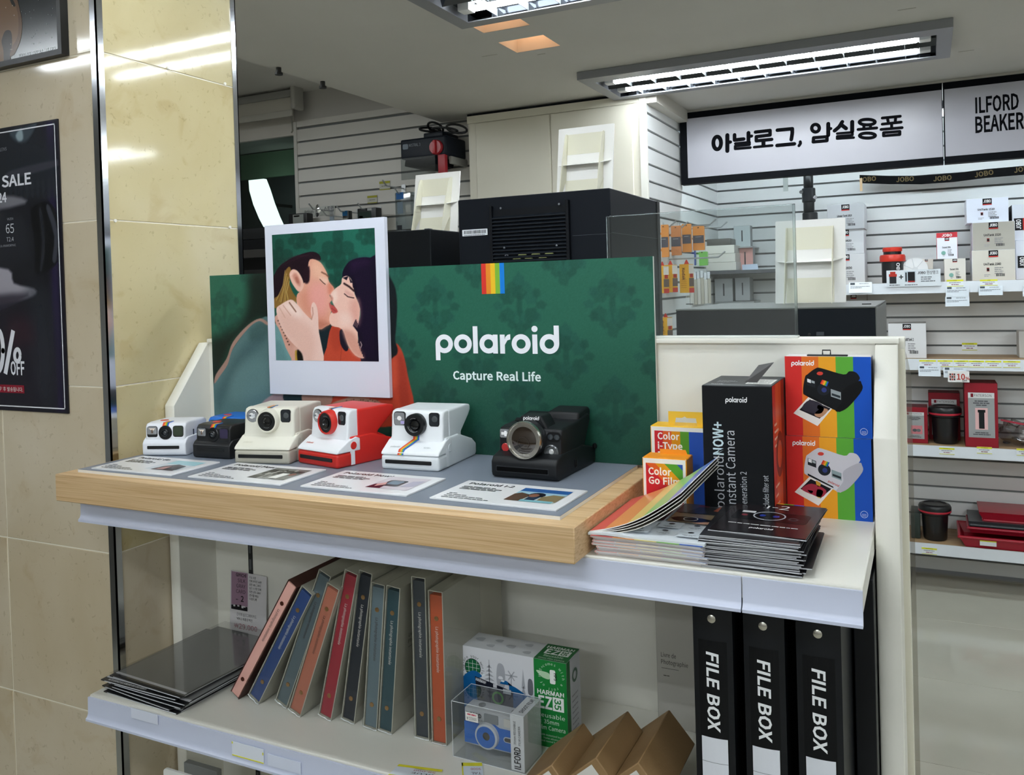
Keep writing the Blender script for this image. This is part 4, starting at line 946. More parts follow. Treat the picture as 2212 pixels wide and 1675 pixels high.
A.ring(0, -0.004, 0.0088, 0.0092, '#4a4644', n=28)
A.build('lens_element', l)
A = Art((lx, 0.0036, lz-0.021), rough=0.3, base=0.0); A.lines(-0.008, 0, [0.016], 0.0012, 0.002, '#b5b2aa'); A.build('lens_marking', l)
y = 0.0235
fl_ = plate(-0.0385, 0.0610, 0.0185, 0.0125, 0.002, y+0.001, 0.002, REFL, 'flash', t); A = Art((-0.0385, y-0.0012, 0.061), rough=0.2, base=0); A.rect(-0.007,-0.002,0.007,0.002,'#f4f4f2'); A.rect(-0.002,-0.004,0.002,0.004,'#ffffff',1); A.build('flash_tube', fl_)
disc((-0.0395, y+0.001, 0.0405), 0.0062, 0.0026, M('#c02f2f', 0.35), 'shutter_button', t)
sw = plate(0.0385, 0.0595, 0.0215, 0.0140, 0.006, y+0.001, 0.0018, BK2, 'sensor_window', t)
for dx in (-0.005, 0.005):
    b_ = new(); lathe(b_, [(0.0042, 0), (0.0040, 0.0008), (0.0024, 0.0008), (0, 0.0014)], (0.0385+dx, y-0.0006, 0.0595), '-y', 16); obj('sensor_lens', b_, M('#3b4146', 0.08, spec=1.0), sw)
b_ = new(); lathe(b_, [(0.0115, 0), (0.0112, 0.0025), (0.0095, 0.0032), (0.0085, 0.0018), (0.0, 0.0030)], (0.0345, y+0.0005, 0.0375), '-y', 28); o = obj('round_flash', b_, M('#6b6e71', 0.15, 0.6), t)
b_ = new(); lathe(b_, [(0.0040, 0), (0.003, 0.0012), (0, 0.0016)], (0.0350, y-0.0022, 0.0385), '-y', 14); obj('flash_bulb', b_, M('#d9dadb', 0.1, 0.3), o)
plate(-0.002, 0.0140, 0.0840, 0.0088, 0.0015, 0.0002, 0.0008, M('#24272b', 0.4), 'film_slot_frame', t)
plate(-0.002, 0.0140, 0.0810, 0.0062, 0.001, -0.0006, 0.0006, M('#020203', 0.5, spec=0.1), 'film_slot', t)
b_ = new(); rbx(b_, h-0.0006, h+0.0012, 0.066, 0.072, 0.008, 0.020, 0.0005, 1); rbx(b_, h-0.0006, h+0.0025, 0.069, 0.0705, 0.009, 0.019, 0.0004, 1); obj('door_latch', b_, BK2, t)
b_ = new(); lathe(b_, [(0.004, 0.0), (0.005, 0.003), (0.003, 0.005)], (h-0.001, 0.1435, 0.026), 'x', 14); obj('strap_lug', b_, BK2, t)
b_ = new(); prism(b_, [(0.062, 0.0735), (0.070, 0.078), (0.076, 0.0735)], 'x', -0.044, -0.034, 0, 0.001, 1); obj('top_switch', b_, BK2, t)
# ================================================================== boxes and booklets at the end of the upper shelf
def stripes(A, x0, x1, y0, y1, cols=RAINBOW, L=0):
    for i, c in enumerate(cols): A.rect(x0+(x1-x0)*i/len(cols), y0, x0+(x1-x0)*(i+1)/len(cols), y1, c, L)
def carton(name, label, cat, x0, x1, y0, y1, z0, z1, mats, group=None, r=0.0012):
    """carton with its own faces: mats = (front, side, top)"""
    t = thing(name, label, cat, ((x0+x1)/2, (y0+y1)/2, z0), 0, group)
    w_, d_, h_ = (x1-x0)/2, (y1-y0)/2, z1-z0
    b_ = new(); merge(b_, bev(bx(new(), -w_, w_, -d_, d_, 0, h_), r, 1))
    for f in b_.faces:
        f.normal_update(); n = f.normal
        f.material_index = 2 if n.z > 0.7 else (1 if abs(n.x) > 0.7 else 0)
    obj('carton', b_, [M(m, 0.45, spec=0.2) for m in mats], t)
    return t, w_, d_, h_
# -- film carton, wide stripes
t, w_, d_, h_ = carton('film_carton', 'white and yellow instant film carton with hanging tab, partly behind the smaller one', 'carton', -0.3615, -0.2745, 1.188, 1.226, ZS, 1.2955, ('#f2f0ea', '#f0a83a', '#f4bf2e'))
A = Art((-w_, -d_, 0), rough=0.35); stripes(A, 0.006, 0.081, 0.006, 0.1125, ('#cf2b34', '#e2622b', '#e6991f', '#5f9e33', '#2d57b5', '#2d57b5'))
A.text('Color', 0.0105, 0.1005, 0.0092, '#fdf6ee', bold=0.022, L=1); A.text('i-Type', 0.0105, 0.0868, 0.0092, '#fdf6ee', bold=0.022, L=1); A.text('Film', 0.0105, 0.0731, 0.0092, '#fdf6ee', bold=0.022, L=1)
A.build('print', t)
b_ = new(); prism(b_, [(-0.021, h_-0.001), (-0.021, h_+0.019), (0.030, h_+0.019), (0.030, h_-0.001), (0.021, h_-0.001), (0.019, h_+0.010), (0.006, h_+0.010), (0.003, h_+0.012), (-0.001, h_+0.010), (-0.010, h_+0.010), (-0.012, h_-0.001)], 'y', -0.003, -0.0022); obj('hanging_tab', b_, M('#f3c63a', 0.45), t)
# -- film carton, diagonal stripes
t, w_, d_, h_ = carton('film_carton', 'small white instant film carton with orange top and diagonal stripes', 'carton', -0.3535, -0.2925, 1.120, 1.156, ZS, 1.2635, ('#f4f2ee', '#ee9a30', '#f59a1c'))
A = Art((-w_, -d_, 0), rough=0.35); q0, q1, v0, v1 = 0.005, 0.056, 0.006, 0.080
A.rect(q0, v0, q1, v1, '#cc2a33')
for i, (a, b, c) in enumerate(((0.000, 0.020, '#e2632b'), (0.013, 0.035, '#e8a021'), (0.026, 0.050, '#57a136'), (0.043, 0.080, '#2a56b2'))):
    P_ = [(q0+a, v1), (q0+b, v1), (q0+b+0.050, v1-0.050), (q0+a+0.050, v1-0.050)]
    P_ = [(min(x, q1), y if x <= q1 else y + (x-q1)) for x, y in P_]
    if a > 0.04: P_ = [(q0+a, v1), (q1, v1), (q1, v1-(q1-q0-a))]
    A.poly(P_, c, 1+0.1*i)
A.text('Color', 0.0085, 0.0645, 0.0092, '#fdf6ee', bold=0.022, L=3); A.text('Go Film', 0.0085, 0.0520, 0.0092, '#fdf6ee', bold=0.022, L=3)
A.build('print', t)
b_ = new(); prism(b_, [(-0.014, h_-0.001), (-0.014, h_+0.0065), (0.022, h_+0.0065), (0.025, h_-0.001)], 'y', d_-0.006, d_-0.0052); obj('hanging_tab', b_, M('#f59c20', 0.45), t)
# -- tall black carton
t, w_, d_, h_ = carton('camera_carton', 'tall black camera carton with white lettering turned upright and a hanging tab', 'carton', -0.2670, -0.1780, 1.110, 1.226, ZS, 1.3650, ('#111317', '#1a1b1e', '#2b2d30'))
b_ = new(); A = Art((-w_, -d_, 0), rough=0.35)
A.logo(0.0305, h_-0.0215, 0.0050, '#f2f2f4', width=0.0265)
A.text('polaroid', 0.0262, 0.0300, 0.0118, '#c3c6cc', rot=PI/2, width=0.066); A.text('NOW+', 0.0262, 0.0985, 0.0128, '#cfe3ea', rot=PI/2, bold=0.035, width=0.0430)
A.text('Instant Camera', 0.0410, 0.0320, 0.0120, '#c9ccd2', rot=PI/2, width=0.0985); A.text('Generation 2', 0.0550, 0.0320, 0.0078, '#c9ccd2', rot=PI/2, width=0.0465)
A.text('includes filter set', 0.0820, 0.0310, 0.0066, '#c9ccd2', rot=PI/2, width=0.0445)
A.build('print', t)
A = Art((w_, -d_, 0), (0,1,0), (0,0,1), (1,0,0), rough=0.4)
stripes(A, 0.0, 2*d_, 0.0, h_, ('#c62b22', '#d9532a', '#cf4a22', '#8a2a16', '#3a2420')); A.lines(0.012, h_*0.72, [0.02, 0.03, 0.028, 0.02], 0.003, 0.009, '#f0b9a4', 1); A.ring(0.05, h_*0.5, 0.018, 0.030, '#7c2413', 1, n=20); A.lines(0.012, h_*0.3, [0.03, 0.02, 0.03], 0.003, 0.012, '#f0b9a4', 1)
A.build('side_print', t)
A = Art((-w_, -d_, h_), (1,0,0), (0,1,0), (0,0,1), rough=0.4); A.rect(0.052, 0.02, 0.085, 0.075, '#eceae6'); A.lines(0.054, 0.066, [0.028]*5, 0.003, 0.010, '#55555a', 1); A.lines(0.012, 0.05, [0.022, 0.026, 0.018], 0.002, 0.008, '#b5b7ba', 1); A.text('NOW', 0.010, 0.012, 0.005, '#d9dbde', L=1); A.build('top_print', t)
b_ = new(); hexa(b_, [(0.004, -0.020, h_+0.0004), (0.020, -0.020, h_+0.0004), (0.020, -0.0192, h_+0.0004), (0.004, -0.0192, h_+0.0004), (0.020, -0.006, h_+0.022), (0.040, -0.006, h_+0.026), (0.040, -0.0052, h_+0.026), (0.020, -0.0052, h_+0.022)]); obj('hanging_tab', b_, M('#241f1e', 0.4), t)

# -- two rainbow cartons, one upon the other
def icon(A, cx, cy, k, col='#cfe0ff'):
    A.ring(cx, cy+0.25*k, 0.62*k, 0.70*k, col, 3, n=18); A.lines(cx, cy+0.25*k, [0.8*k, 0.9*k, 0.7*k], 0.08*k, 0.22*k, col, 3, 'c')
def go_print(A, W_, H_, body, shade, frame, picture, lens='#20242c'):
    stripes(A, 0, W_, 0, H_)
    A.logo(0.0085, H_-0.0125, 0.0050, '#fbfbfb', 1, width=0.0285)
    k = W_/0.590
    def g(x, y): return ((x-1055)/1000*k*1.0, H_ - (y-640)/1000*k*1.0)
    def pg(pts, c, L, sm=4): A.poly(spl([g(*p) for p in pts], sm) if sm > 1 else [g(*p) for p in pts], c, L)
    pg([(1215,940),(1385,1010),(1275,1150),(1108,1062)], '#f2efea', 2, 1); pg([(1225,955),(1368,1018),(1290,1095),(1150,1035)], '#1d1a22', 2.2, 1)
    for pts, c in picture: pg(pts, c, 2.4)
    pg([(1195,795),(1215,770),(1270,728),(1310,725),(1460,768),(1500,745),(1545,752),(1570,790),(1560,815),(1580,830),(1582,880),(1500,990),(1440,1035),(1400,1030),(1210,935),(1180,900)], body, 3)
    pg([(1440,1035),(1400,1030),(1450,960),(1455,880),(1560,815),(1580,830),(1582,880),(1500,990)], shade, 3.3)
    pg([(1278,765),(1290,752),(1312,752),(1322,762),(1312,775),(1290,776)], '#d8453a', 3.6)
    def sq(a, b, c, d, col, L): pg([(a, b), (c, b+(c-a)*0.33), (c, d+(c-a)*0.33), (a, d)], col, L, 1)
    sq(1207,800,1266,850,'#20242a',3.6); sq(1211,803,1236,828,'#e9edf0',3.8); sq(1240,815,1262,832,'#aab4b8',3.8)
    pg([(1282+40+44*math.cos(q*PI/6), 880+44*math.sin(q*PI/6)) for q in range(12)], lens, 3.7, 2); pg([(1326+18*math.cos(q*PI/4), 884+18*math.sin(q*PI/4)) for q in range(8)], '#33407e', 3.9, 2)
    sq(1372,875,1440,930,'#8fa3a8' if body != '#15171b' else '#9aa4a8',3.7); sq(1378,905,1436,922,'#2a3238',3.9)
    for i, c in enumerate(RAINBOW): pg([(1300+9*i, 838+4*i), (1309+9*i, 842+4*i), (1324+9*i, 812+3*i), (1315+9*i, 809+3*i)], c, 3.9, 1)
    pg([(1205,915),(1380,1000),(1384,1012),(1205,930)], '#0d0e10', 3.8, 1)
    if frame: A.text('polaroid', *g(1345, 968), 0.0028, '#c0392f', rot=-0.42, bold=0.02, L=4)
    icon(A, W_-0.0105, 0.0075, 0.0068)
pic1 = [([(1225,960),(1320,1000),(1290,1060),(1170,1030)], '#35323e'), ([(1300,1020),(1350,1030),(1300,1085),(1255,1065)], '#b98a6a'), ([(1285,995),(1320,1010),(1300,1030),(1275,1018)], '#8f7a8a')]
pic2 = [([(1160,1035),(1230,990),(1330,1030),(1300,1085),(1230,1070)], '#a83448'), ([(1262,960),(1290,965),(1292,1000),(1268,1005)], '#d8a23e'), ([(1270,1030),(1310,1040),(1290,1090),(1262,1080)], '#e0b95a'), ([(1200,1040),(1240,1045),(1225,1062)], '#c24a8e')]
for (z0, z1, lab, body, shade, fr, pic, xo) in ((ZS, 1.2855, 'rainbow striped camera carton showing a white camera, lower of two', '#d3d4dc', '#b9bac4', True, pic2, -0.002), (1.2860, 1.3945, 'rainbow striped camera carton showing a black camera, upper of two', '#15171b', '#0e0f12', False, pic1, 0.0)):
    t, w_, d_, h_ = carton('camera_carton', lab, 'carton', -0.1765+xo*0.5, -0.0675+xo, 1.214, 1.2535, z0, z1, ('#1c57c4', '#10255a', '#e8e4e4'), 'rainbow camera cartons')
    A = Art((-w_, -d_, 0), rough=0.32); go_print(A, 2*w_, h_, body, shade, fr, pic); A.build('print', t)
    if z1 > 1.35:
        b_ = new(); rbx(b_, -0.026, 0.026, -d_+0.004, -d_+0.010, h_, h_+0.0022, 0.0006, 1); tube(b_, [(-0.006, -d_+0.007, h_+0.002), (-0.006, -d_+0.007, h_+0.008), (0.004, -d_+0.007, h_+0.008), (0.004, -d_+0.007, h_+0.002)], 0.0010, 6); obj('carry_handle', b_, M('#17181a', 0.4), t)

# -- rainbow catalogues: closed stack, the top one open
PG = M('#e9eaea', 0.35); PG2 = M('#dfe0e2', 0.5)
def bent(bm, x0, x1, y0, y1, zf, th, n=10, m=0):
    """thin sheet along x following zf(u); u from 0 to 1"""
    vs = []
    for i in range(n+1):
        u = i/n; x = x0+(x1-x0)*u; z = zf(u); vs += [(x,y0,z),(x,y1,z),(x,y1,z+th),(x,y0,z+th)]
    fs = [(0,1,2,3), tuple(4*n+i for i in (3,2,1,0))]
    for i in range(n):
        for k in range(4): fs.append((4*i+k, 4*(i+1)+k, 4*(i+1)+(k+1) % 4, 4*i+(k+1) % 4))
    _faces(bm, vs, fs, m); bmesh.ops.recalc_face_normals(bm, faces=bm.faces); return bm
cx0, cx1, cy0, cy1 = -0.366, -0.232, 0.958, 1.125
z = ZS
for i in range(8):
    th = 0.0030; dx = (0.004 if i < 4 else -0.001) + random.uniform(-0.0015, 0.0015); dy = random.uniform(-0.002, 0.003)
    t = thing('catalogue', 'closed rainbow edged catalogue in the stack under the open one', 'catalogue', (cx0+dx, cy0+dy, z), random.uniform(-0.008, 0.008), 'stacked rainbow catalogues')
    W_ = cx1-cx0; D_ = cy1-cy0
    b_ = new()
    for (a, b, mm) in ((0.0002, 0.0004, 0), (0.0008, 0.0012, 1), (0.0022, 0.0006, 0)): bent(b_, 0.0 if mm == 0 else 0.001, W_-(0.0 if mm == 0 else 0.002), 0, D_, lambda u: a + 0.0006*math.sin(PI*u), b, 6, mm)
    obj('pages', b_, [M('#e6dedd', 0.4), PG2], t)
    b_ = new(); cyl(b_, (0.0, 0.0, 0.0016), 'y', 0.0014, D_, 8)
    obj('spine', b_, M('#e2b6b2', 0.4), t)
    b_ = new(); n = 5
    for k, c in enumerate(('#e89a92', '#eebf95', '#efe0b0', '#cfe3c0', '#b7c3e6')): bx(b_, W_*k/n+0.002, W_*(k+1)/n, -0.0002, 0.0004, 0.0023, 0.0029, k)
    obj('cover_edge', b_, [M(c, 0.4) for c in ('#e89a92', '#eebf95', '#efe0b0', '#cfe3c0', '#b7c3e6')], t)
    z += th
zo = z
t = thing('open_catalogue', 'open catalogue with rainbow cover raised over photo pages on the stack', 'catalogue', (cx0-0.005, cy0-0.004, zo))
W_, D_ = 0.140, cy1-cy0
b_ = new(); bent(b_, 0.0, W_, 0, D_, lambda u: 0.0006+0.0022*math.sin(PI*min(1, u*2.4))*math.exp(-2*u), 0.0028, 12); obj('right_pages', b_, M('#dfe5ea', 0.3), t)
b_ = new()
for k, c in enumerate(('#df6d6a', '#eaa164', '#e9d98a', '#8fc46c', '#3b66c2')): bx(b_, 0.004+0.134*k/5, 0.004+0.134*(k+1)/5, -0.0006, 0.0006, 0.0002, 0.0012, k)
obj('cover_edge', b_, [M(c, 0.4) for c in ('#df6d6a', '#eaa164', '#e9d98a', '#8fc46c', '#3b66c2')], t)
A = Art((0, 0, 0.0048), (1,0,0), (0,1,0), (0,0,1), rough=0.3, base=0.0)
A.o.z = 0.0056
A.rect(0.018, 0.073, 0.072, 0.160, '#15161a'); A.poly([(0.018,0.120),(0.050,0.105),(0.072,0.150),(0.072,0.160),(0.018,0.160)], '#3b3c34', 1); A.poly([(0.040,0.098),(0.062,0.094),(0.064,0.100),(0.042,0.106)], '#c08a6a', 2); A.poly([(0.036,0.094),(0.062,0.090),(0.062,0.093),(0.036,0.098)], '#3a5a9a', 2)
A.rect(0.076, 0.118, 0.136, 0.162, '#55575d'); A.poly([(0.088,0.118),(0.136,0.118),(0.136,0.150),(0.100,0.152)], '#34363b', 1); A.poly([(0.120,0.135),(0.134,0.130),(0.136,0.152),(0.124,0.156)], '#b5634c', 2); A.poly([(0.096,0.150),(0.112,0.152),(0.110,0.160),(0.098,0.159)], '#7d2f3a', 2)
A.rect(0.076, 0.073, 0.136, 0.115, '#8d7a60'); A.poly(spl([(0.078,0.090),(0.096,0.100),(0.126,0.092),(0.124,0.080),(0.092,0.076)]), '#16171a', 1); A.ring(0.102, 0.090, 0.008, 0.0092, '#c9c9c4', 2); A.poly(spl([(0.108,0.073),(0.136,0.086),(0.136,0.073)]), '#c99a7c', 2)
for r_ in range(2):
    for c_ in range(4):
        x_, y_ = 0.016+0.031*c_+0.010*r_*0, 0.056-0.030*r_
        if (r_+c_) % 2 == 0: A.rect(x_-0.006, y_-0.012, x_+0.022, y_+0.014, '#d3dbe2', 0)
        A.poly(ell(x_+0.008, y_+0.006, 0.0040, 0.0032, 8), '#24262b', 2); A.lines(x_+0.008, y_-0.005, [0.016, 0.010], 0.0014, 0.003, '#8c9096', 2, 'c')
A.build('page_print', t)
# raised cover and leaves
P0 = (onZ(1268, 1147, zo+0.004) - Vector(t.location)); hz = 0.0045
free_f, free_b = onY(1471, 1065, 0.975) - Vector(t.location), onY(1553, 985, 1.105) - Vector(t.location)
h_f, h_b = Vector((0.001, 0.002, hz)), Vector((0.001, D_, hz))
def leaf(dz, sag, mats, name, k0=0.0, thick=0.0005):
    b_ = new(); n, m_ = 12, 10; V = []
    for i in range(n+1):
        u = i/n; row = []
        for j in range(m_+1):
            v = j/m_; a = h_f.lerp(h_b, v); c = free_f.lerp(free_b, v); p = a.lerp(c, u)
            p.z += -sag*math.sin(PI*u)*(1-0.3*v) - dz*u; row.append(p)
        V.append(row)
    for lay in (0, 1):
        vv = [[b_.verts.new(p + Vector((0, 0, -thick*lay))) for p in row] for row in V]
        for i in range(n):
            for j in range(m_):
                q = [vv[i][j], vv[i+1][j], vv[i+1][j+1], vv[i][j+1]]
                f_ = b_.faces.new(q if lay == 0 else q[::-1]); f_.material_index = (min(4, int((i+0.5)/n*5)) if lay == 0 else len(mats)-1) if len(mats) > 2 else (0 if lay == 0 else 1)
    for path in ([V[i][0] for i in range(n+1)], [V[n][j] for j in range(m_+1)]): tube(b_, [p + Vector((0, 0, -thick/2)) for p in path], 0.00055, 5, len(mats)-1)
    return obj(name, b_, mats, t)
leaf(0.0, 0.010, [M(c, 0.3) for c in ('#d95a55', '#e99a5c', '#eccd7a', '#9fce7e', '#6f8fd8')] + [M('#e9e6e2', 0.4)], 'raised_cover')
leaf(0.0042, 0.0112, [M('#54423e', 0.4), M('#e9e6e2', 0.4)], 'raised_leaf'); leaf(0.0084, 0.0124, [M('#3a3230', 0.4), M('#e6e3db', 0.4)], 'raised_leaf'); leaf(0.0130, 0.0138, [M('#8b877e', 0.4), M('#dedcd2', 0.4)], 'raised_leaf')

# -- stack of black folded leaflets
lx0, lx1, ly0, ly1 = -0.238, -0.128, 0.960, 1.105
z = ZS
LB = M('#1b1a1d', 0.35); LPG = M('#c9cbce', 0.5)
NL = 24
for i in range(NL):
    th = 0.00150; k = random.uniform(-1, 1)
    top = i == NL-1
    rz = random.uniform(-0.05, 0.05) if not top else -0.055
    t = thing('leaflet', 'black leaflet showing a camera, topmost of the leaflet stack' if top else 'folded black leaflet with grey edges in the stack beside the open catalogue', 'leaflet', ((lx0+lx1)/2 + (0.010 if not top and i == 6 else random.uniform(-0.004, 0.004)) + (0.008 if top else 0), (ly0+ly1)/2 + random.uniform(-0.003, 0.003) + (0.022 if top else 0.006*i/NL), z), rz, 'black leaflets in the stack')
    W_, D_ = lx1-lx0, ly1-ly0
    b_ = new(); amp = random.uniform(0.0002, 0.0009)
    bent(b_, -W_/2, W_/2, -D_/2, D_/2, lambda u: 0.0001+amp*math.sin(PI*u), 0.0005, 6, 0); bent(b_, -W_/2+0.001, W_/2-random.uniform(0.001, 0.006), -D_/2+random.uniform(-0.002, 0.002), D_/2, lambda u: 0.0006+amp*math.sin(PI*u), 0.0004, 6, 1); bent(b_, -W_/2, W_/2-random.uniform(0, 0.003), -D_/2+0.0005, D_/2, lambda u: 0.0010+amp*math.sin(PI*u), 0.0004, 6, 0)
    obj('sheets', b_, [LB, LPG], t)
    b_ = new(); bx(b_, -W_/2, W_/2, -D_/2-0.0004, -D_/2+0.0006, 0.0003, 0.0013); obj('folded_edge', b_, M('#b9bbc0', 0.4), t)
    if top:
        A = Art((-W_/2, -D_/2, 0.0024), (1,0,0), (0,1,0), (0,0,1), rough=0.28, base=0.0)
        A.rect(0.001, 0.001, W_-0.001, D_-0.001, M('#231a1c', 0.22, kind='spots', s=14, c0='#15151a'), -1)
        for q, c in enumerate(RAINBOW): A.rect(0.022+0.012*q, D_-0.004, 0.022+0.012*(q+1), D_, c, 1)
        A.text('I-2', W_/2, D_-0.030, 0.018, '#e8e4e4', 'c', L=1, width=0.027)
        A.poly(rrect(0.088, 0.042, 0.006, 4, W_/2, 0.078), '#0e0e11', 1); A.ring(W_/2-0.002, 0.080, 0.0175, 0.0192, '#b9bcc4', 2); A.poly(ell(W_/2-0.010, 0.080, 0.004, 0.005, 10), '#25388e', 2.2); A.poly(ell(W_/2+0.006, 0.080, 0.004, 0.005, 10), '#25388e', 2.2)
        A.rect(0.018, 0.088, 0.034, 0.096, '#d9dadd', 2); A.poly(ell(0.024, 0.076, 0.004, 0.004, 10), '#7c2430', 2); A.ring(W_-0.028, 0.074, 0.004, 0.006, '#44464c', 2, n=14)
        A.lines(0.014, 0.036, [0.080], 0.0024, 0.004, '#d7d5d6', 2); A.logo(W_/2-0.013, 0.021, 0.0042, '#e9e6e8', 2, width=0.026); A.build('print', t)
    z += th
# ================================================================== lower shelf
# -- grey card packs
GC = [onZ(*p, 0.868) for p in ((232, 1462), (386, 1512), (562, 1372), (470, 1343))]
z = ZL
for i in range(6):
    top = i == 5
    dx, dy, rz = ((0.004, -0.002, 0.02), (-0.004, 0.001, -0.03), (0.010, 0.003, 0.01), (0.012, 0.006, 0.03), (-0.012, 0.006, 0.05), (0.002, 0.012, 0.0))[i]
    t = thing('grey_card_pack', 'clear sleeved grey card pack lying on top of its stack' if top else 'black edged grey card pack under the topmost sleeved pack', 'card pack', (-1.158+dx, 1.080+dy, z), math.radians(-4)+rz, 'grey card packs')
    W_, D_, th = 0.178, 0.230, 0.0038
    b_ = new(); rbx(b_, -W_/2, W_/2, -D_/2, D_/2, 0.0002, 0.0022, 0.0004, 1); obj('backing', b_, M('#141517', 0.35), t)
    b_ = new(); bx(b_, -W_/2+0.003, W_/2-0.003, -D_/2+0.014, D_/2-0.003, 0.0022, 0.0030); obj('grey_sheet', b_, M('#858685', 0.45), t)
    b_ = new(); bx(b_, -W_/2+0.003, W_/2-0.002, -D_/2+0.010, -D_/2+0.0145, 0.0022, 0.0032); obj('white_edge', b_, M('#cfcfd2', 0.4), t)
    b_ = new(); tube(b_, [(-W_/2+0.01, -D_/2, 0.0012), (0, -D_/2-0.0005, 0.0011), (W_/2-0.002, -D_/2, 0.0012), (W_/2, -D_/2+0.01, 0.0012), (W_/2, D_/2-0.02, 0.0012)], 0.0007, 6); obj('sleeve_seam', b_, M('#c9ccd0', 0.15, spec=0.8), t)
    if i == 4:
        A = Art((-W_/2, -D_/2, 0.0022), (1,0,0), (0,1,0), (0,0,1)); A.text('MATTE SURFACE SILK SCREENED GRAY CARD VERSION', 0.014, 0.003, 0.0042, '#e6e6e6', bold=0.02, width=0.09); A.build('print', t)
    if top:
        b_ = new(); bx(b_, -W_/2-0.006, W_/2+0.004, -D_/2+0.004, D_/2+0.022, 0.0031, 0.0036); obj('sleeve', b_, M('#f4f4f4', 0.08, kind='film', blend=0.10), t)
    z += th
# -- price card at the back
t = thing('price_card', 'standing white and pink price card behind the grey card packs', 'price card', (-1.190, 1.246, ZL))
x0, x1, z0, z1 = -1.240-(-1.190), -1.148-(-1.190), 0.0, 0.117
b_ = new(); hexa(b_, [(x0,0,0.0),(x1,0,0.0),(x1,0.0008,0.0),(x0,0.0008,0.0),(x0+0.002,0.006,z1),(x1+0.001,0.006,z1-0.002),(x1+0.001,0.0068,z1-0.002),(x0+0.002,0.0068,z1)]); obj('card', b_, M('#d9d6d8', 0.35), t)
sl_ = Vector((0, 0.006/z1, 1)).normalized()
A = Art((x0, 0.0, 0), (1,0,0), sl_, (0,-1,0.05), rough=0.35)
A.rect(0.004, 0.052, 0.046, 0.116, '#9a7c90'); A.text('GINICHI', 0.042, 0.1075, 0.0062, '#17131a', 'r', 0.03, L=1, width=0.026)
for i, s_ in enumerate(('SILK', 'GRAY', 'CARD')): A.text(s_, 0.040, 0.0965-0.0105*i, 0.0070, '#2a1f2c', 'r', L=1)
A.text('2', 0.036, 0.060, 0.0105, '#17131a', 'r', 0.02, L=1); A.lines(0.016, 0.062, [0.006], 0.0018, 0.002, '#4a3a4a', 1)
for i, hh_ in enumerate((0.008, 0.005, 0.009, 0.006, 0.010, 0.004, 0.006, 0.008)): A.rect(0.004+0.0052*i, 0.0430, 0.0092+0.0052*i, 0.0435+hh_, '#15141a', 2)
for i, s_ in enumerate(('주요 사양', '전체 사이즈 A4변', '표면 18% 그레이', '실크 스크린 인쇄', '뒷면 LITE GRAY', '(반사율 90%)', '수성용 2매')): A.text(s_, 0.050, 0.107-0.0068*i, 0.0040, '#1d1c20', L=1, sx=0.75)
A.text('긴이치 실크그레이카드', 0.018, 0.0325, 0.0048, '#26262a', L=1, width=0.050); A.text('VER.2 제품운벡컨', 0.018, 0.0245, 0.0042, '#26262a', L=1, width=0.040)
A.text('₩', 0.012, 0.008, 0.0080, '#a23a52', L=1); A.text('29.000', 0.024, 0.0075, 0.0095, '#a23a52', L=1, width=0.046)
A.build('print', t)

# -- instant photo albums in slipcases, each leaning a little differently
ALB = [  # bottom right (x, y), top right x, height, spine colour, slipcase height, extra words
 ('pink', (-1.016, 1.035), -0.888, 0.2360, '#e8b0a4', '#3d221e', 'pink album leaning furthest, dark brown inside its slipcase'),
 ('blue', (-0.974, 1.035), -0.858, 0.2230, '#2b4a86', '#8f8f86', 'royal blue spined album in a grey slipcase, leaning'),
 ('grey', (-0.923, 1.042), -0.827, 0.2400, '#5f6f76', '#8f8f86', 'slate grey spined tall album leaning beside the salmon one'),
 ('salmon', (-0.884, 1.028), -0.801, 0.2240, '#c2765f', '#8f8f86', 'salmon brown spined album leaning between slate and red albums'),
 ('red', (-0.832, 1.037), -0.773, 0.2390, '#a82b3d', '#8f8f86', 'crimson red spined tall album in a grey slipcase'),
 ('navy', (-0.793, 1.043), -0.751, 0.2370, '#1c2330', '#8f8f86', 'navy black spined tall album next to the crimson one'),
 ('bluegrey', (-0.750, 1.040), -0.727, 0.2215, '#6b7d86', '#8f8f86', 'pale blue grey spined album standing almost upright'),
 ('teal', (-0.723, 1.040), -0.700, 0.2205, '#2f4f58', '#8f8f86', 'dark teal spined album standing beside the pale blue grey one'),
 ('charcoal', (-0.663, 1.047), -0.661, 0.2370, '#3d434b', '#8f8f86', 'charcoal spined tall upright album beside the orange one'),
 ('orange', (-0.632, 1.044), -0.631, 0.2215, '#c65b35', '#8f8f86', 'bright orange spined upright album at the end of the row')]
CASE = M('#bdbaac', 0.55)
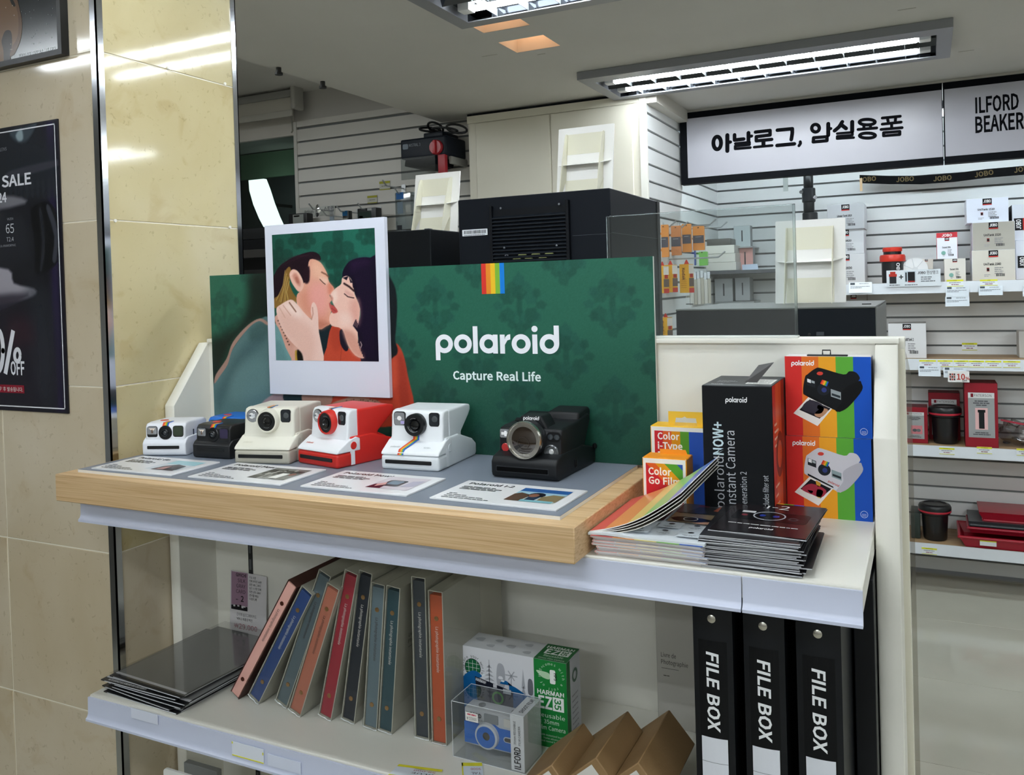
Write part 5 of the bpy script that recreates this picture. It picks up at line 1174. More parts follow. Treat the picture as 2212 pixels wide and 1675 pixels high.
for i, (nm, (bxr, byf), txr, hgt, col, inn, lab) in enumerate(ALB):
    th = 0.0245 if nm != 'pink' else 0.020
    lean = math.atan2(txr-bxr, math.sqrt(max(1e-6, hgt**2-(txr-bxr)**2)))
    t = thing('photo_album', lab, 'album', (bxr, byf, ZL+0.0004), 0, 'photo albums on the lower shelf')
    Rm = Matrix.Rotation(lean, 4, 'Y')
    dep = 0.185
    def put(b_, mats, name, par=None, sm=True):
        bmesh.ops.transform(b_, matrix=Rm, verts=b_.verts); return obj(name, b_, mats, par or t, smooth=sm)
    # slipcase: five thin boards, open at the spine
    b_ = new(); k = 0.0014
    bx(b_, -th, -th+k, 0, dep, 0, hgt); bx(b_, -k, 0, 0, dep, 0, hgt); bx(b_, -th+k, -k, 0.001, dep, 0, k); bx(b_, -th+k, -k, 0.001, dep, hgt-k, hgt); bx(b_, -th+k, -k, dep-k, dep, k, hgt-k)
    if nm == 'pink': put(b_, M('#4a2a24', 0.5), 'slipcase')
    else: put(b_, CASE, 'slipcase')
    b_ = new(); rbx(b_, -th+k+0.0005, -k-0.0005, -0.001 if nm == 'pink' else 0.0015, dep-0.004, 0.0022, hgt-0.006 if nm != 'pink' else hgt-0.001, 0.0015, 2)
    sp = put(b_, M(col, 0.38, kind='spots', s=30, c0=col), 'spine')
    yf = (-0.001 if nm == 'pink' else 0.0015)
    for zz in (0.036, hgt-0.040):
        b_ = new(); lathe(b_, [(0.0036, 0), (0.0034, 0.0008), (0.0, 0.0012)], (-th/2, yf, zz), '-y', 14); put(b_, M('#b98f5e' if nm != 'pink' else '#6a3b30', 0.3, 0.8), 'rivet')
    A = Art((-th/2, yf, 0), rough=0.4, base=0.0004); dark = nm in ('pink', 'salmon', 'bluegrey', 'grey')
    A.text('La photographie instantanée', -0.0016, hgt-0.052, 0.0046, '#4a3a38' if dark else '#e9e6e0', rot=-PI/2, width=0.066)
    bmesh.ops.transform(A.bm, matrix=Rm, verts=A.bm.verts); A.build('spine_title', t)
    if nm not in ('pink',):
        b_ = new(); bx(b_, -th-0.0006, 0.0006, -0.0008, dep*0.6, 0.0004, hgt+0.0004); put(b_, M('#f3f4f4', 0.06, kind='film', blend=0.12), 'shrink_wrap', sm=False)
        b_ = new()
        tube(b_, [(-th, -0.001, 0.0008), (-th*0.66, -0.0035, 0.0018), (-th*0.4, -0.0015, 0.0008), (-th*0.15, -0.004, 0.0020), (0, -0.001, 0.0008)], 0.0009, 6); put(b_, M('#dfe2e2', 0.1, spec=0.9), 'wrap_seam')
    if nm == 'teal':
        A = Art((0, 0.03, hgt*0.62), (0,1,0), (0,0,1), (1,0,0), base=0.0008); A.text('Livre de', 0.0, 0.0, 0.006, '#4f4e48'); A.text('Photographie', 0.0, -0.010, 0.006, '#4f4e48'); A.stroke([(0,-0.016),(0.05,-0.016)], 0.0006, '#4f4e48', caps=False); bmesh.ops.transform(A.bm, matrix=Rm, verts=A.bm.verts); A.build('case_title', t)
# -- album in slipcase standing face on beside the file boxes
t = thing('photo_album', 'light grey cased album standing face on beside the black file boxes', 'album', (-0.330, 1.215, ZL), 0, 'photo albums on the lower shelf')
b_ = new(); rbx(b_, -0.040, 0.052, 0.0, 0.026, 0.0, 0.239, 0.0012, 1); obj('slipcase', b_, M('#c2bfb6', 0.55), t)
a = onY(1428, 1417, 1.215); A = Art((0, 0, 0), rough=0.5); xx = a.x+0.330; zz = a.z-ZL
A.text('Livre de', xx, zz-0.001, 0.0065, '#3f3c38', bold=0.01, width=0.0225); A.text('Photographie', xx, zz-0.0115, 0.0065, '#3f3c38', bold=0.01, width=0.040); A.stroke([(xx, zz-0.0175), (xx+0.026, zz-0.0175)], 0.0006, '#55524c', caps=False); A.lines(xx+0.003, zz-0.029, [0.009], 0.0014, 0.002, '#6a675f'); A.build('title', t)

# -- reusable camera carton
p = onZ(1213, 1621, ZL); yh = p.y; xl, xr, zt_ = -0.636, -0.4655, 0.9695
t, w_, d_, h_ = carton('camera_carton', 'white and green reusable film camera carton standing behind the boxed camera', 'carton', xl, xr, yh, yh+0.052, ZL, zt_, ('#dcdde2', '#cfd2d6', '#d6d8dc'))
A = Art((-w_, -d_, 0), rough=0.38); W_ = 2*w_; gx = W_*0.705
INK = '#a9abb2'
A.rect(gx, 0, W_, h_, '#1d8139'); A.rect(0.0, 0.0, gx, h_, '#dcdde2')
def LM(y): return 0.048 + (y-0.050)*0.95 + 0.016
def tri(cx, cy, w0, h0, c=INK): A.poly([(cx-w0, LM(cy)), (cx+w0, LM(cy)), (cx, LM(cy+h0))], c, 1)
for k in range(5): tri(0.048, 0.060+0.0065*k, 0.010-0.0014*k, 0.005)
A.stroke([(0.048,LM(0.056)),(0.048,LM(0.098))], 0.0012, INK, 1)
A.poly(spl([(x_, LM(y_)) for x_, y_ in ((0.061,0.062),(0.072,0.060),(0.074,0.080),(0.071,0.094),(0.063,0.095),(0.060,0.080))]), INK, 1); A.poly(spl([(x_, LM(y_)) for x_, y_ in ((0.063,0.072),(0.070,0.072),(0.069,0.076),(0.064,0.076))]), '#dcdde2', 2)
A.stroke([(0.083,LM(0.058)),(0.084,LM(0.080))], 0.0016, INK, 1)
for q in range(6): A.stroke([(0.084,LM(0.080)),(0.084+0.009*math.cos(q*1.05), LM(0.080)+0.007*math.sin(q*1.05))], 0.0018, INK, 1)
tri(0.103, 0.046, 0.006, 0.022); tri(0.103, 0.064, 0.003, 0.030); tri(0.066, 0.042, 0.018, 0.016)
A.poly(spl([(x_, LM(y_)) for x_, y_ in ((0.1105,0.058),(0.118,0.058),(0.1175,0.078),(0.111,0.079))]), '#6f7178', 2)
A.ring(0.0205, 0.094, 0.0, 0.0125, '#14633a', 1, n=20); A.ring(0.0205, 0.094, 0.0125, 0.0135, '#101a16', 1.5, n=24)
for q in (-0.006, 0.0, 0.006): A.stroke([(0.0205+q, 0.083), (0.0205+q*1.2, 0.105)], 0.0005, '#dfe7e2', 2, caps=False); A.stroke([(0.009, 0.094+q), (0.032, 0.094+q)], 0.0005, '#dfe7e2', 2, caps=False)
def arc_text(s_, cx, cy, r, a0, a1, h0, c, L=3, inside=False):
    n = len(s_)
    for i, ch in enumerate(s_):
        if ch == ' ': continue
        a = math.radians(a0 + (a1-a0)*(i/(max(1, n-1))))
        A.text(ch, cx+r*math.cos(a), cy+r*math.sin(a), h0, c, 'c', 0.0, rot=a-PI/2 if not inside else a+PI/2, L=L)
arc_text('capture your world', 0.0205, 0.094, 0.0150, 200, -20, 0.0042, '#17181c'); arc_text('on film', 0.0205, 0.094, 0.0195, 225, 310, 0.0044, '#17181c', inside=True)
# hands holding a camera, printed
A.o.z += 0.026
A.poly(spl([(0.001,-0.026),(0.001,0.040),(0.010,0.058),(0.024,0.064),(0.036,0.058),(0.028,0.052),(0.040,0.046),(0.046,0.036),(0.040,0.020),(0.036,-0.026)]), '#0f5f9c', 4)
A.poly(spl([(0.080,-0.026),(0.080,0.050),(0.070,0.056),(0.066,0.052),(0.086,0.052),(0.104,0.044),(0.1195,0.034),(0.1195,-0.026)]), '#0f5f9c', 4)
A.poly([(0.024,0.056),(0.086,0.044),(0.086,0.006),(0.028,0.012)], '#191c2c', 4.5); A.text('HARMAN', 0.025, 0.0500, 0.0042, '#e9eaee', bold=0.03, rot=-0.18, L=5, width=0.017)
A.rect(0.054,0.0445,0.060,0.0495,'#d9dade',5); A.rect(0.070,0.0385,0.083,0.0455,'#b9bcc0',5); A.ring(0.061, 0.030, 0.0065, 0.0095, '#4f9c2e', 5); A.poly(ell(0.038,0.060,0.003,0.0016,8,0.5), '#e6eef2', 5); A.poly(ell(0.070,0.0565,0.003,0.0014,8), '#e6eef2', 5)
A.o.z -= 0.026
# green flap lettering
mx = (gx+W_)/2; gw = W_-gx
arc_text('comes with a roll of HP5+', mx+0.002, 0.1020, 0.0165, 130, -220, 0.0038, '#cfe6d2')
A.poly(spl([(gx+0.004,0.108),(gx+0.014,0.108),(gx+0.024,0.106),(gx+0.024,0.098),(gx+0.014,0.099),(gx+0.008,0.103)]), '#b9d9b4', 2); A.poly(rrect(0.0085, 0.020, 0.002, 3, mx+0.004, 0.102), '#f0f2ee', 3); A.text('HP5', mx+0.0062, 0.108, 0.0042, '#15181a', rot=-PI/2, bold=0.03, L=4)
A.text('HARMAN', mx, 0.0752, 0.0062, '#f1f4f1', 'c', 0.045, L=2, width=gw*0.82)
A.text('EZ', gx+0.006, 0.0552, 0.0170, '#f1f4f1', 'l', 0.05, L=2, width=gw*0.42); A.rect(gx+gw*0.56, 0.0540, gx+gw*0.90, 0.0735, '#f1f4f1', 2); A.text('35', gx+gw*0.62, 0.0716, 0.0095, '#1d8139', 'l', 0.04, rot=-PI/2, L=3, width=0.0155)
for i, (s_, ww) in enumerate((('Reusable', 0.84), ('35mm', 0.46), ('Film Camera', 0.84))): A.text(s_, mx, 0.0425-0.0088*i, 0.0058, '#e4f0e4', 'c', 0.005, L=2, width=gw*ww)
for i, s_ in enumerate(('with motorized load,', 'frame advance,', 'and rewind function')): A.text(s_, mx, 0.0160-0.0044*i, 0.0026, '#cfe6d2', 'c', L=2)
A.build('print', t)
A = Art((-w_, -d_, h_), (1,0,0), (0,1,0), (0,0,1), rough=0.4); A.rect(gx, 0, W_, 2*d_, '#1b6a34'); A.text('HARMAN', mx, 2*d_-0.014, 0.0075, '#e6ece6', 'c', 0.04, L=1, width=gw*0.84); A.text('EZ', gx+0.007, 0.020, 0.0150, '#e6ece6', 'l', 0.05, L=1, width=gw*0.42); A.rect(gx+gw*0.58, 0.019, gx+gw*0.9, 0.036, '#e6ece6', 1); A.text('35', gx+gw*0.64, 0.0345, 0.009, '#1b6a34', 'l', 0.04, rot=-PI/2, L=2, width=0.0135); A.text('Reusable', mx, 0.011, 0.0055, '#d5e6d6', 'c', L=1, width=gw*0.6); A.text('35mm Film Camera', mx, 0.003, 0.0040, '#d5e6d6', 'c', L=1, width=gw*0.8)
for (a, b, s_) in ((0.02,0.030,1.2),(0.045,0.014,1),(0.05,0.034,1),(0.075,0.022,1.2),(0.098,0.036,1),(0.105,0.012,1)): A.poly(spl([(a+0.008*s_*math.cos(q*1.05)*(0.6+0.4*(q % 2)), b+0.005*s_*math.sin(q*1.05)) for q in range(6)]), '#b5b8be', 1)
A.build('top_print', t)
A = Art((w_, -d_, 0), (0,1,0), (0,0,1), (1,0,0), rough=0.4); A.rect(0, 0, 0.012, h_, '#176a31'); A.ring(0.030, h_-0.028, 0.006, 0.010, '#4d6f5c', 1, n=18); A.lines(0.018, h_*0.55, [0.022]*8, 0.0022, 0.008, '#9a9ca2', 1); A.build('side_print', t)

# -- boxed blue and silver camera in a clear case
a, b2 = onZ(979, 1633.7, ZL), onZ(1134.7, 1673.7, ZL)
W_ = (b2-a).length; t = thing('boxed_film_camera', 'blue and silver film camera inside a clear plastic case at the shelf front', 'camera', (a.x, a.y, ZL), math.atan2(b2.y-a.y, b2.x-a.x))
H_, D_ = 0.078, 0.056
b_ = new(); bx(b_, 0, W_, 0, D_, 0.0002, H_)
obj('clear_case', b_, M('#eef0f2', 0.05, kind='film', blend=0.28), t, smooth=False)
b_ = new()
for p, q in (((0,0,0),(W_,0,0)),((0,0,H_),(W_,0,H_)),((0,0,0),(0,0,H_)),((0,D_,H_),(W_,D_,H_)),((0,0,H_),(0,D_,H_)),((W_,0,H_),(W_,D_,H_))): tube(b_, [p, q], 0.0005, 5)
obj('case_edges', b_, M('#d5d9dd', 0.15), t)
cw = W_*0.80
b_ = new(); rbx(b_, 0.012, cw, 0.014, 0.040, 0.014, 0.066, 0.003, 2); c_ = obj('camera_body', b_, M('#c9cacc', 0.35), t)
b_ = new(); prism(b_, [(0.012,0.017),(cw,0.017),(cw,0.0465),(0.068,0.0465),(0.060,0.050),(0.045,0.050),(0.040,0.0465),(0.012,0.0465)], 'y', 0.0128, 0.0145); obj('blue_panel', b_, M('#2d6fc9', 0.4), c_)
b_ = new(); lathe(b_, [(0.0185,0),(0.0175,0.005),(0.0150,0.006)], (0.0490, 0.0135, 0.0330), '-y', 30); l = obj('lens_ring', b_, M('#d5d7da', 0.3), c_)
b_ = new(); lathe(b_, [(0.0152,0),(0.0145,0.0006),(0.0135,0.0006)], (0.0490, 0.0078, 0.0330), '-y', 30); obj('lens_stripe', b_, M('#2d6fc9', 0.4), l)
b_ = new(); lathe(b_, [(0.0135,0),(0.0070,0.0)], (0.0490, 0.0076, 0.0330), '-y', 30); obj('lens_cone', b_, M('#cfd1d4', 0.3), l)
b_ = new(); lathe(b_, [(0.0062,0),(0.005,0.0008),(0,0.0012)], (0.0500, 0.0076, 0.0345), '-y', 18); obj('lens_glass', b_, M('#3b3733', 0.06, spec=1), l)
b_ = new(); prism(b_, rrect(0.022, 0.0125, 0.0012, 2, 0.055, 0.0565), 'y', 0.0128, 0.0142); obj('viewfinder', b_, M('#8a8d90', 0.2), c_)
b_ = new(); prism(b_, rrect(0.016, 0.011, 0.001, 2, 0.083, 0.0560), 'y', 0.0128, 0.0142); obj('flash', b_, M('#dcd8d0', 0.15), c_)
b_ = new(); prism(b_, rrect(0.018, 0.0075, 0.0036, 3, 0.0835, 0.0335), 'y', 0.0118, 0.0132); g_ = obj('sensor_window', b_, M('#cfd3d8', 0.3), c_); b_ = new(); prism(b_, rrect(0.015, 0.005, 0.0024, 3, 0.0835, 0.0335), 'y', 0.0114, 0.0118); obj('sensor_glass', b_, M('#4b4642', 0.1), g_)
for xx in (0.034, 0.086):
    b_ = new(); cyl(b_, (xx, 0.027, 0.066), 'z', 0.0052, 0.0015, 16); obj('top_dial', b_, M('#6b6b6b', 0.4), c_)
A = Art((0, 0.014, 0), rough=0.4, base=0.0006); A.text('ILFORD', 0.0155, 0.0545, 0.0058, '#15161a', bold=0.05, width=0.024); A.text('SPRITE 35-II', 0.0275, 0.0500, 0.0022, '#33353a'); A.build('camera_logo', c_)
b_ = new(); rbx(b_, cw+0.001, W_-0.0008, 0.0008, D_-0.001, 0.0006, H_-0.0008, 0.0006, 1); s_ = obj('carton_insert', b_, M('#e9e9e9', 0.4), t)
A = Art((cw+0.001, 0.0008, 0), rough=0.4); iw = W_-0.002-cw
A.text('ILFORD', iw*0.72, 0.004, 0.0092, '#141418', rot=PI/2, bold=0.05, L=1, width=0.030); A.text('35mm REUSABLE', iw*0.42, 0.037, 0.0034, '#2b2b30', rot=PI/2, L=1, width=0.032); A.text('FILM CAMERA', iw*0.76, 0.037, 0.0034, '#2b2b30', rot=PI/2, L=1, width=0.026); A.build('insert_print', s_)
A = Art((cw+0.001, 0.0008, H_-0.0008), (1,0,0), (0,1,0), (0,0,1)); A.text('SHOOT FILM!', iw*0.75, 0.008, 0.006, '#1b1b20', rot=PI/2, bold=0.04, L=1, width=0.040); A.build('insert_top_print', s_)
b_ = new(); bx(b_, 0.0225, 0.0420, -0.0007, -0.0002, 0.0555, 0.0675); st = obj('price_sticker', b_, M('#eeece8', 0.4), t)
A = Art((0.0225, -0.0007, 0.0555), base=0.0002); A.lines(0.003, 0.0085, [0.014], 0.0020, 0.002, '#c85a6a'); A.text('₩ 55000', 0.002, 0.002, 0.0040, '#2f2f33', width=0.0155); A.build('sticker_print', st)

# -- fallen price tags
def flat_tag(label, q4, z, words, rot):
    P4 = [onZ(x, y, z) for x, y in q4]; b_ = new(); hexa(b_, [tuple(p) for p in P4] + [tuple(p + Vector((0, 0, 0.0009))) for p in P4])
    bmesh.ops.recalc_face_normals(b_, faces=b_.faces)
    t = tag(obj('price_tag', b_, M('#dfe6ee', 0.35)), label, 'price tag')
    u, v = (P4[1]-P4[0]), (P4[3]-P4[0]); A = Art(P4[0]+Vector((0,0,0.0009)), u, v, (0,0,1), base=0.0002)
    A.rect(0, 0.82, 1, 1, '#e4dc3a'); A.rect(0, 0, 1, 0.10, '#e4dc3a'); A.rect(0, 0, 0.06, 1, '#e4dc3a') if rot else None
    k = v.length/u.length; n_ = len(words)
    for i, (s_, c) in enumerate(words): 
        V, Fc = text_mesh(s_, 0.01); 
        A2 = A; x1_ = max(p[0] for p in V)
        vs = [A.bm.verts.new(A.P((0.92 - px_/x1_*0.5, 0.62 - i*0.22 - py_*0.16*1.0 + 0.1), 1)) for px_, py_ in V]
        for f_ in Fc:
            try: q = A.bm.faces.new([vs[j] for j in f_]); q.material_index = A.mi_(c)
            except ValueError: pass
    A.build('print', t); return t
flat_tag('yellow edged price tag lying flat near the shelf edge', [(838,1677),(935,1690),(935,1673),(862,1653)], ZL+0.0006, [('58.000', '#b0455a'), ('BLUE', '#2c2c30')], False)
flat_tag('yellow edged price tag lying before the boxed film camera', [(1000,1692),(1046,1692),(1041,1648),(997,1650)], ZL+0.0006, [('9000', '#b0455a'), ('TAL', '#2c2c30')], True)

# -- kraft cartons leaning on each other
KR = M('#9b7c55', 0.65, kind='spots', s=14, c0='#8f7049', bump=0.15, bs=300)
for i, (rx, ry0, ry1, rzt, lab) in enumerate(((-0.424, 0.945, 1.055, 0.9150, 'brown kraft carton leaning, the one nearest the green carton'), (-0.370, 0.956, 1.080, 0.9300, 'brown kraft carton leaning, middle one of the three'), (-0.319, 0.962, 1.100, 0.9320, 'brown kraft carton leaning against the black file boxes'))):
    an = math.radians(41); t = thing('kraft_carton', lab, 'carton', (rx, (ry0+ry1)/2, ZL), 0, 'kraft cartons')
    dl = Vector((-math.sin(an+0.15), 0, -math.cos(an+0.15))); dr = Vector((math.cos(an+0.15), 0, -math.sin(an+0.15)))
    hgt = (rzt-ZL); c_ = (0.0305, 0.0320, 0.052)[i]          # a flat carton resting on its lower corner, leaning over
    D2 = (ry1-ry0)/2; top = Vector((0, 0, hgt)); rgt = top + dr*c_; a_ = (rgt.z-0.0008)/math.cos(an+0.15)
    low = top + dl*a_; rl = rgt + dl*a_
    b_ = new(); vs = []
    for yy in (-D2, D2): vs += [(low.x, yy, low.z), (rl.x, yy, rl.z), (rgt.x, yy, rgt.z), (top.x, yy, top.z)]
    _faces(b_, vs, [(3,2,1,0),(4,5,6,7),(0,1,5,4),(1,2,6,5),(2,3,7,6),(3,0,4,7)], 0); bmesh.ops.recalc_face_normals(b_, faces=b_.faces); bev(b_, 0.0012, 1)
    o = obj('box', b_, KR, t)
    b_ = new(); y_ = -D2-0.0006
    tp = [Vector(v) for v in vs[:4]]; ct = (tp[0]+tp[1]+tp[2]+tp[3])/4
    qs = [p.lerp(ct, 0.22) for p in tp]; _faces(b_, [(p.x, y_, p.z) for p in qs], [(0,1,2,3)], 0); obj('white_liner', b_, M('#dcd9d2', 0.5), t)
    if i == 2:
        A = Art((0,0,0)); dd = (tp[2]-tp[3]).normalized(); 
        b_ = new(); pa = tp[3].lerp(tp[2], 0.70)
        hexa(b_, [(pa.x+0.001, -D2*0.95, pa.z+0.0012), (pa.x+0.010, -D2*0.95, pa.z-0.0072), (pa.x+0.010, -D2*0.55, pa.z-0.0072), (pa.x+0.001, -D2*0.55, pa.z+0.0012), (pa.x+0.0015, -D2*0.95, pa.z+0.0017), (pa.x+0.0105, -D2*0.95, pa.z-0.0067), (pa.x+0.0105, -D2*0.55, pa.z-0.0067), (pa.x+0.0015, -D2*0.55, pa.z+0.0017)]); obj('pink_label', b_, M('#a8305a', 0.5), t)

# -- black file boxes
FB = M('#101318', 0.42, kind='spots', spec=0.3, s=20, c0='#0d0f13')
for i, (xa, xb, yf, lab) in enumerate(((-0.256, -0.210, 0.990, 'black file box beside the grey album, first of three'), (-0.1975, -0.1520, 0.990, 'black file box standing between two other file boxes'), (-0.1395, -0.0920, 0.990, 'black file box nearest the white end panel of the shelf'))):
    t = thing('file_box', lab, 'file box', ((xa+xb)/2, yf, ZL), 0, 'black file boxes'); hw = (xb-xa)/2; H_ = 0.288; D_ = 0.255
    n = 8; pf = []
    for k in range(n+1):
        u = -1+2*k/n; pf.append((u*hw, -0.0035*(1-u*u)))
    b_ = new(); prism(b_, pf + [(hw, D_), (-hw, D_)], 'z', 0.0, H_); obj('box', b_, FB, t)
    A = Art((0, 0, 0), rough=0.35, base=0.0); A.n = Vector((0,0,0))
    def curve(x0, x1, z0, z1, col, off):
        for k in range(6):
            ua, ub = x0+(x1-x0)*k/6, x0+(x1-x0)*(k+1)/6
            ya, yb2 = (-0.0035*(1-(q/hw)**2)-off for q in (ua, ub)); kk = A.mi_(col)
            f_ = A.bm.faces.new([A.bm.verts.new(v) for v in ((ua, ya, z0), (ub, yb2, z0), (ub, yb2, z1), (ua, ya, z1))]); f_.material_index = kk
    zt_ = 0.236
    curve(-hw*0.72, hw*0.72, 0.02, zt_-0.0, '#0e0f12', 0.0003)
    curve(-hw*0.66, hw*0.66, 0.064, 0.122, '#e3e6ee', 0.0006); curve(-hw*0.66, hw*0.66, 0.0925, 0.0931, '#8d9098', 0.0008)
    A.build('label', t)
    A = Art((0, -0.0042, 0), rough=0.35, base=0.0); A.text('FILE BOX', -0.0068, 0.2230, 0.0135, '#f2f4f6', rot=-PI/2, bold=0.03, shear=0.12, width=0.092); A.text('slim', -0.004, 0.054, 0.006, '#c9ccd0', rot=-PI/2, L=1); A.build('lettering', t)
    b_ = new(); lathe(b_, [(0.0050, 0), (0.0048, 0.0010), (0.0036, 0.0016), (0.0, 0.0018)], (0.0, -0.0032, 0.2620), '-y', 20); obj('snap_rivet', b_, M('#c9c5bb', 0.25, 0.9), t)
t = tag(obj('file_box', rbx(new(), -0.0895, -0.0655, 1.12, 1.25, ZL, 1.13, 0.001, 1), FB), 'black file box pushed to the back beside the white end panel', 'file box', 'black file boxes')
# -- things standing under the lower shelf, just in view at the bottom
a, b2 = onY(346, 1664, 0.96), onY(560, 1674, 0.96)
t = tag(obj('sign_card', prism(new(), rrect(b2.x-a.x+0.06, a.z-0.50, 0.006, 3, (a.x+b2.x+0.06)/2, (a.z+0.50)/2), 'y', 0.966, 0.970), M('#e9e9e6', 0.35)), 'white rounded card standing under the lower shelf at the bottom edge', 'card')
p = onY(450, 1663, 1.1); t = tag(obj('grey_folder', rbx(new(), p.x-0.06, p.x+0.02, 1.10, 1.112, 0.50, p.z, 0.001, 1), M('#8b8d8c', 0.5)), 'grey folder standing in the dark under the lower shelf', 'folder')
# ================================================================== behind the display shelf
CZ_ = 1.36
t = thing('rear_counter', 'white counter standing back to back with the display shelf', 'counter', (-0.9, 1.8, 0))
b_ = new(); rbx(b_, -1.9, -0.075, 1.50, 2.04, CZ_-0.03, CZ_, 0.002, 1); obj('counter_top', b_, WS, t, True)
b_ = new(); bx(b_, -1.88, -0.085, 1.53, 2.02, 0.0, CZ_-0.03); obj('counter_body', b_, WS, t, True)
MB_ = M('#10141b', 0.5, spec=0.12); GREY = M('#575a58', 0.4)
# -- large black machine with a grille at its back
YM = 1.60
x0, x1, zt_ = onY(988.5, 432, YM).x, onY(1317, 406, YM).x, 1.690
t = thing('photo_printer', 'large black machine with vent grille and barcode sticker behind the green board', 'printer', ((x0+x1)/2, YM, CZ_))
b_ = new(); rbx(b_, x0, x1, YM, YM+0.34, CZ_+0.006, zt_, 0.002, 1); obj('housing', b_, MB_, t, True)
b_ = new(); bx(b_, x1-0.0004, x1+0.0008, YM+0.004, YM+0.33, 1.602, 1.6028); bx(b_, onY(1236, 480, YM).x, x1, YM-0.0006, YM+0.001, 1.600, 1.6006); obj('panel_seam', b_, M('#3c434d', 0.4), t, True)
b_ = new(); bx(b_, x1-0.003, x1+0.002, YM+0.322, YM+0.342, CZ_+0.01, zt_-0.002); obj('rear_frame', b_, M('#0c0e12', 0.5), t, True)
ga, gb = onY(1064, 448, YM), onY(1228, 434, YM)
b_ = new(); rbx(b_, ga.x-0.004, ga.x+0.002, YM-0.010, YM, 1.40, ga.z+0.002, 0.001, 1); rbx(b_, gb.x-0.004, gb.x+0.003, YM-0.010, YM, 1.40, gb.z+0.002, 0.001, 1); bx(b_, ga.x, gb.x, YM-0.002, YM+0.001, 1.40, ga.z-0.006)
g_ = obj('vent_frame', b_, M('#0b0e13', 0.5, spec=0.15), t, True)
zz = ga.z-0.022; k = 0
while k < 13:
    b_ = new(); prism(b_, [(YM-0.009, zz-0.0040), (YM-0.002, zz+0.0005), (YM-0.002, zz+0.0020), (YM-0.009, zz-0.0020)], 'x', ga.x+0.002, gb.x-0.004); o = obj('louvre', b_, M('#141920', 0.5, spec=0.2), g_); o.location = -Vector(t.location); zz -= 0.0075; k += 1
for (px_, py_) in ((1081, 450), (1207, 441), (1089, 535), (1202, 530)):
    p = onY(px_, py_, YM-0.009); b_ = new(); lathe(b_, [(0.0026, 0), (0.0018, 0.0012), (0.0, 0.0014)], (p.x, YM-0.008, p.z), '-y', 12); o = obj('screw', b_, M('#8b9098', 0.3, 0.8), t, True)
p = onY(1094, 553, YM-0.004); b_ = new(); lathe(b_, [(0.0044, 0), (0.0040, 0.003), (0.0022, 0.003), (0.002, 0.001)], (p.x, YM-0.001, p.z), '-y', 16); obj('power_socket', b_, M('#9a9ea4', 0.3, 0.7), t, True)
for r_, (pts, yy) in enumerate((((1128, 1157, 1186), 551), ((1116, 1142, 1172), 560))):
    for q in pts:
        p = onY(q, yy - (q-1150)*0.047, YM-0.004); b_ = new(); prism(b_, rrect(0.0195, 0.0055, 0.0026, 3, p.x, p.z), 'y', YM-0.0036, YM-0.0020); obj('green_slot', b_, M('#c9d48a', 0.5), t, True)
a, b2 = onY(998.5, 499, YM-0.001), onY(1053, 508, YM-0.001)
b_ = new(); prism(b_, rrect(b2.x-a.x, 0.0135, 0.001, 2, (a.x+b2.x)/2, (onY(1026, 502.5, YM).z)), 'y', YM-0.0010, YM-0.0003); s_ = obj('barcode_sticker', b_, M('#dfe3ea', 0.35), t, True)
A = Art((a.x+0.004, YM-0.0010, onY(1026, 502.5, YM).z-0.0025), rough=0.4); xx = 0
while xx < (b2.x-a.x)-0.009: w_ = random.choice((0.0006, 0.001, 0.0014)); A.rect(xx, 0, xx+w_, 0.0072, '#2a2c33'); xx += w_ + random.choice((0.0006, 0.001))
A.lines(0, -0.0032, [(b2.x-a.x)-0.010], 0.0012, 0.002, '#55575c'); A.o -= Vector(t.location); A2 = A.build('barcode', s_)
for v in A2.data.vertices: v.co -= Vector(t.location)
# -- smaller black machine
x1s = onY(929.5, 498, YM).x; zs_ = 1.6325
t = thing('photo_printer', 'smaller plain black machine between the photo board and the grille machine', 'printer', (x1s-0.14, YM, CZ_))
b_ = new(); rbx(b_, x1s-0.30, x1s, YM, YM+0.36, CZ_+0.006, zs_, 0.002, 1); obj('housing', b_, M('#0c1014', 0.5, spec=0.12), t, True)
b_ = new(); rbx(b_, x1s-0.018, x1s-0.006, YM+0.004, YM+0.02, zs_, zs_+0.002, 0.0006, 1); bx(b_, x1s-0.30, x1s, YM-0.0006, YM, 1.535, 1.5356); obj('seam', b_, M('#2c323a', 0.4), t, True)
# -- low wide black machine with grey lid
xa, xb, zr = onY(1460, 665, YM).x, onY(1891, 661, YM).x, 1.4485
t = thing('photo_printer', 'low wide black machine with grey lid behind the clear acrylic sheet', 'printer', ((xa+xb)/2, YM, CZ_))
b_ = new(); rbx(b_, xa, xb, YM, YM+0.40, CZ_+0.004, zr-0.003, 0.001, 1); obj('housing', b_, M('#0e131a', 0.5, spec=0.15), t, True)
b_ = new(); rbx(b_, xa-0.0006, xb+0.0006, YM-0.0006, YM+0.4006, zr-0.003, zr, 0.001, 1); bx(b_, xb-0.0002, xb+0.0014, YM, YM+0.40, CZ_+0.004, zr-0.003); obj('lid', b_, GREY, t, True)
for q in (1490, 1872): p = onZ(q, 658, zr); b_ = new(); rbx(b_, p.x-0.008, p.x+0.008, p.y-0.004, p.y+0.004, zr, zr+0.0018, 0.0005, 1); obj('rubber_foot', b_, M('#0d0e10', 0.6), t, True)
p = onY(1772, 722, YM-0.002); b_ = new(); rbx(b_, p.x-0.007, p.x+0.007, YM-0.003, YM, p.z-0.003, p.z+0.004, 0.0008, 1); obj('latch', b_, M('#2b3038', 0.4), t, True)
p = onY(1748, 723, YM-0.002); b_ = new(); lathe(b_, [(0.003, 0), (0.002, 0.001), (0, 0.0012)], (p.x, YM, p.z), '-y', 10); obj('screw', b_, M('#0a0c10', 0.4), t, True)
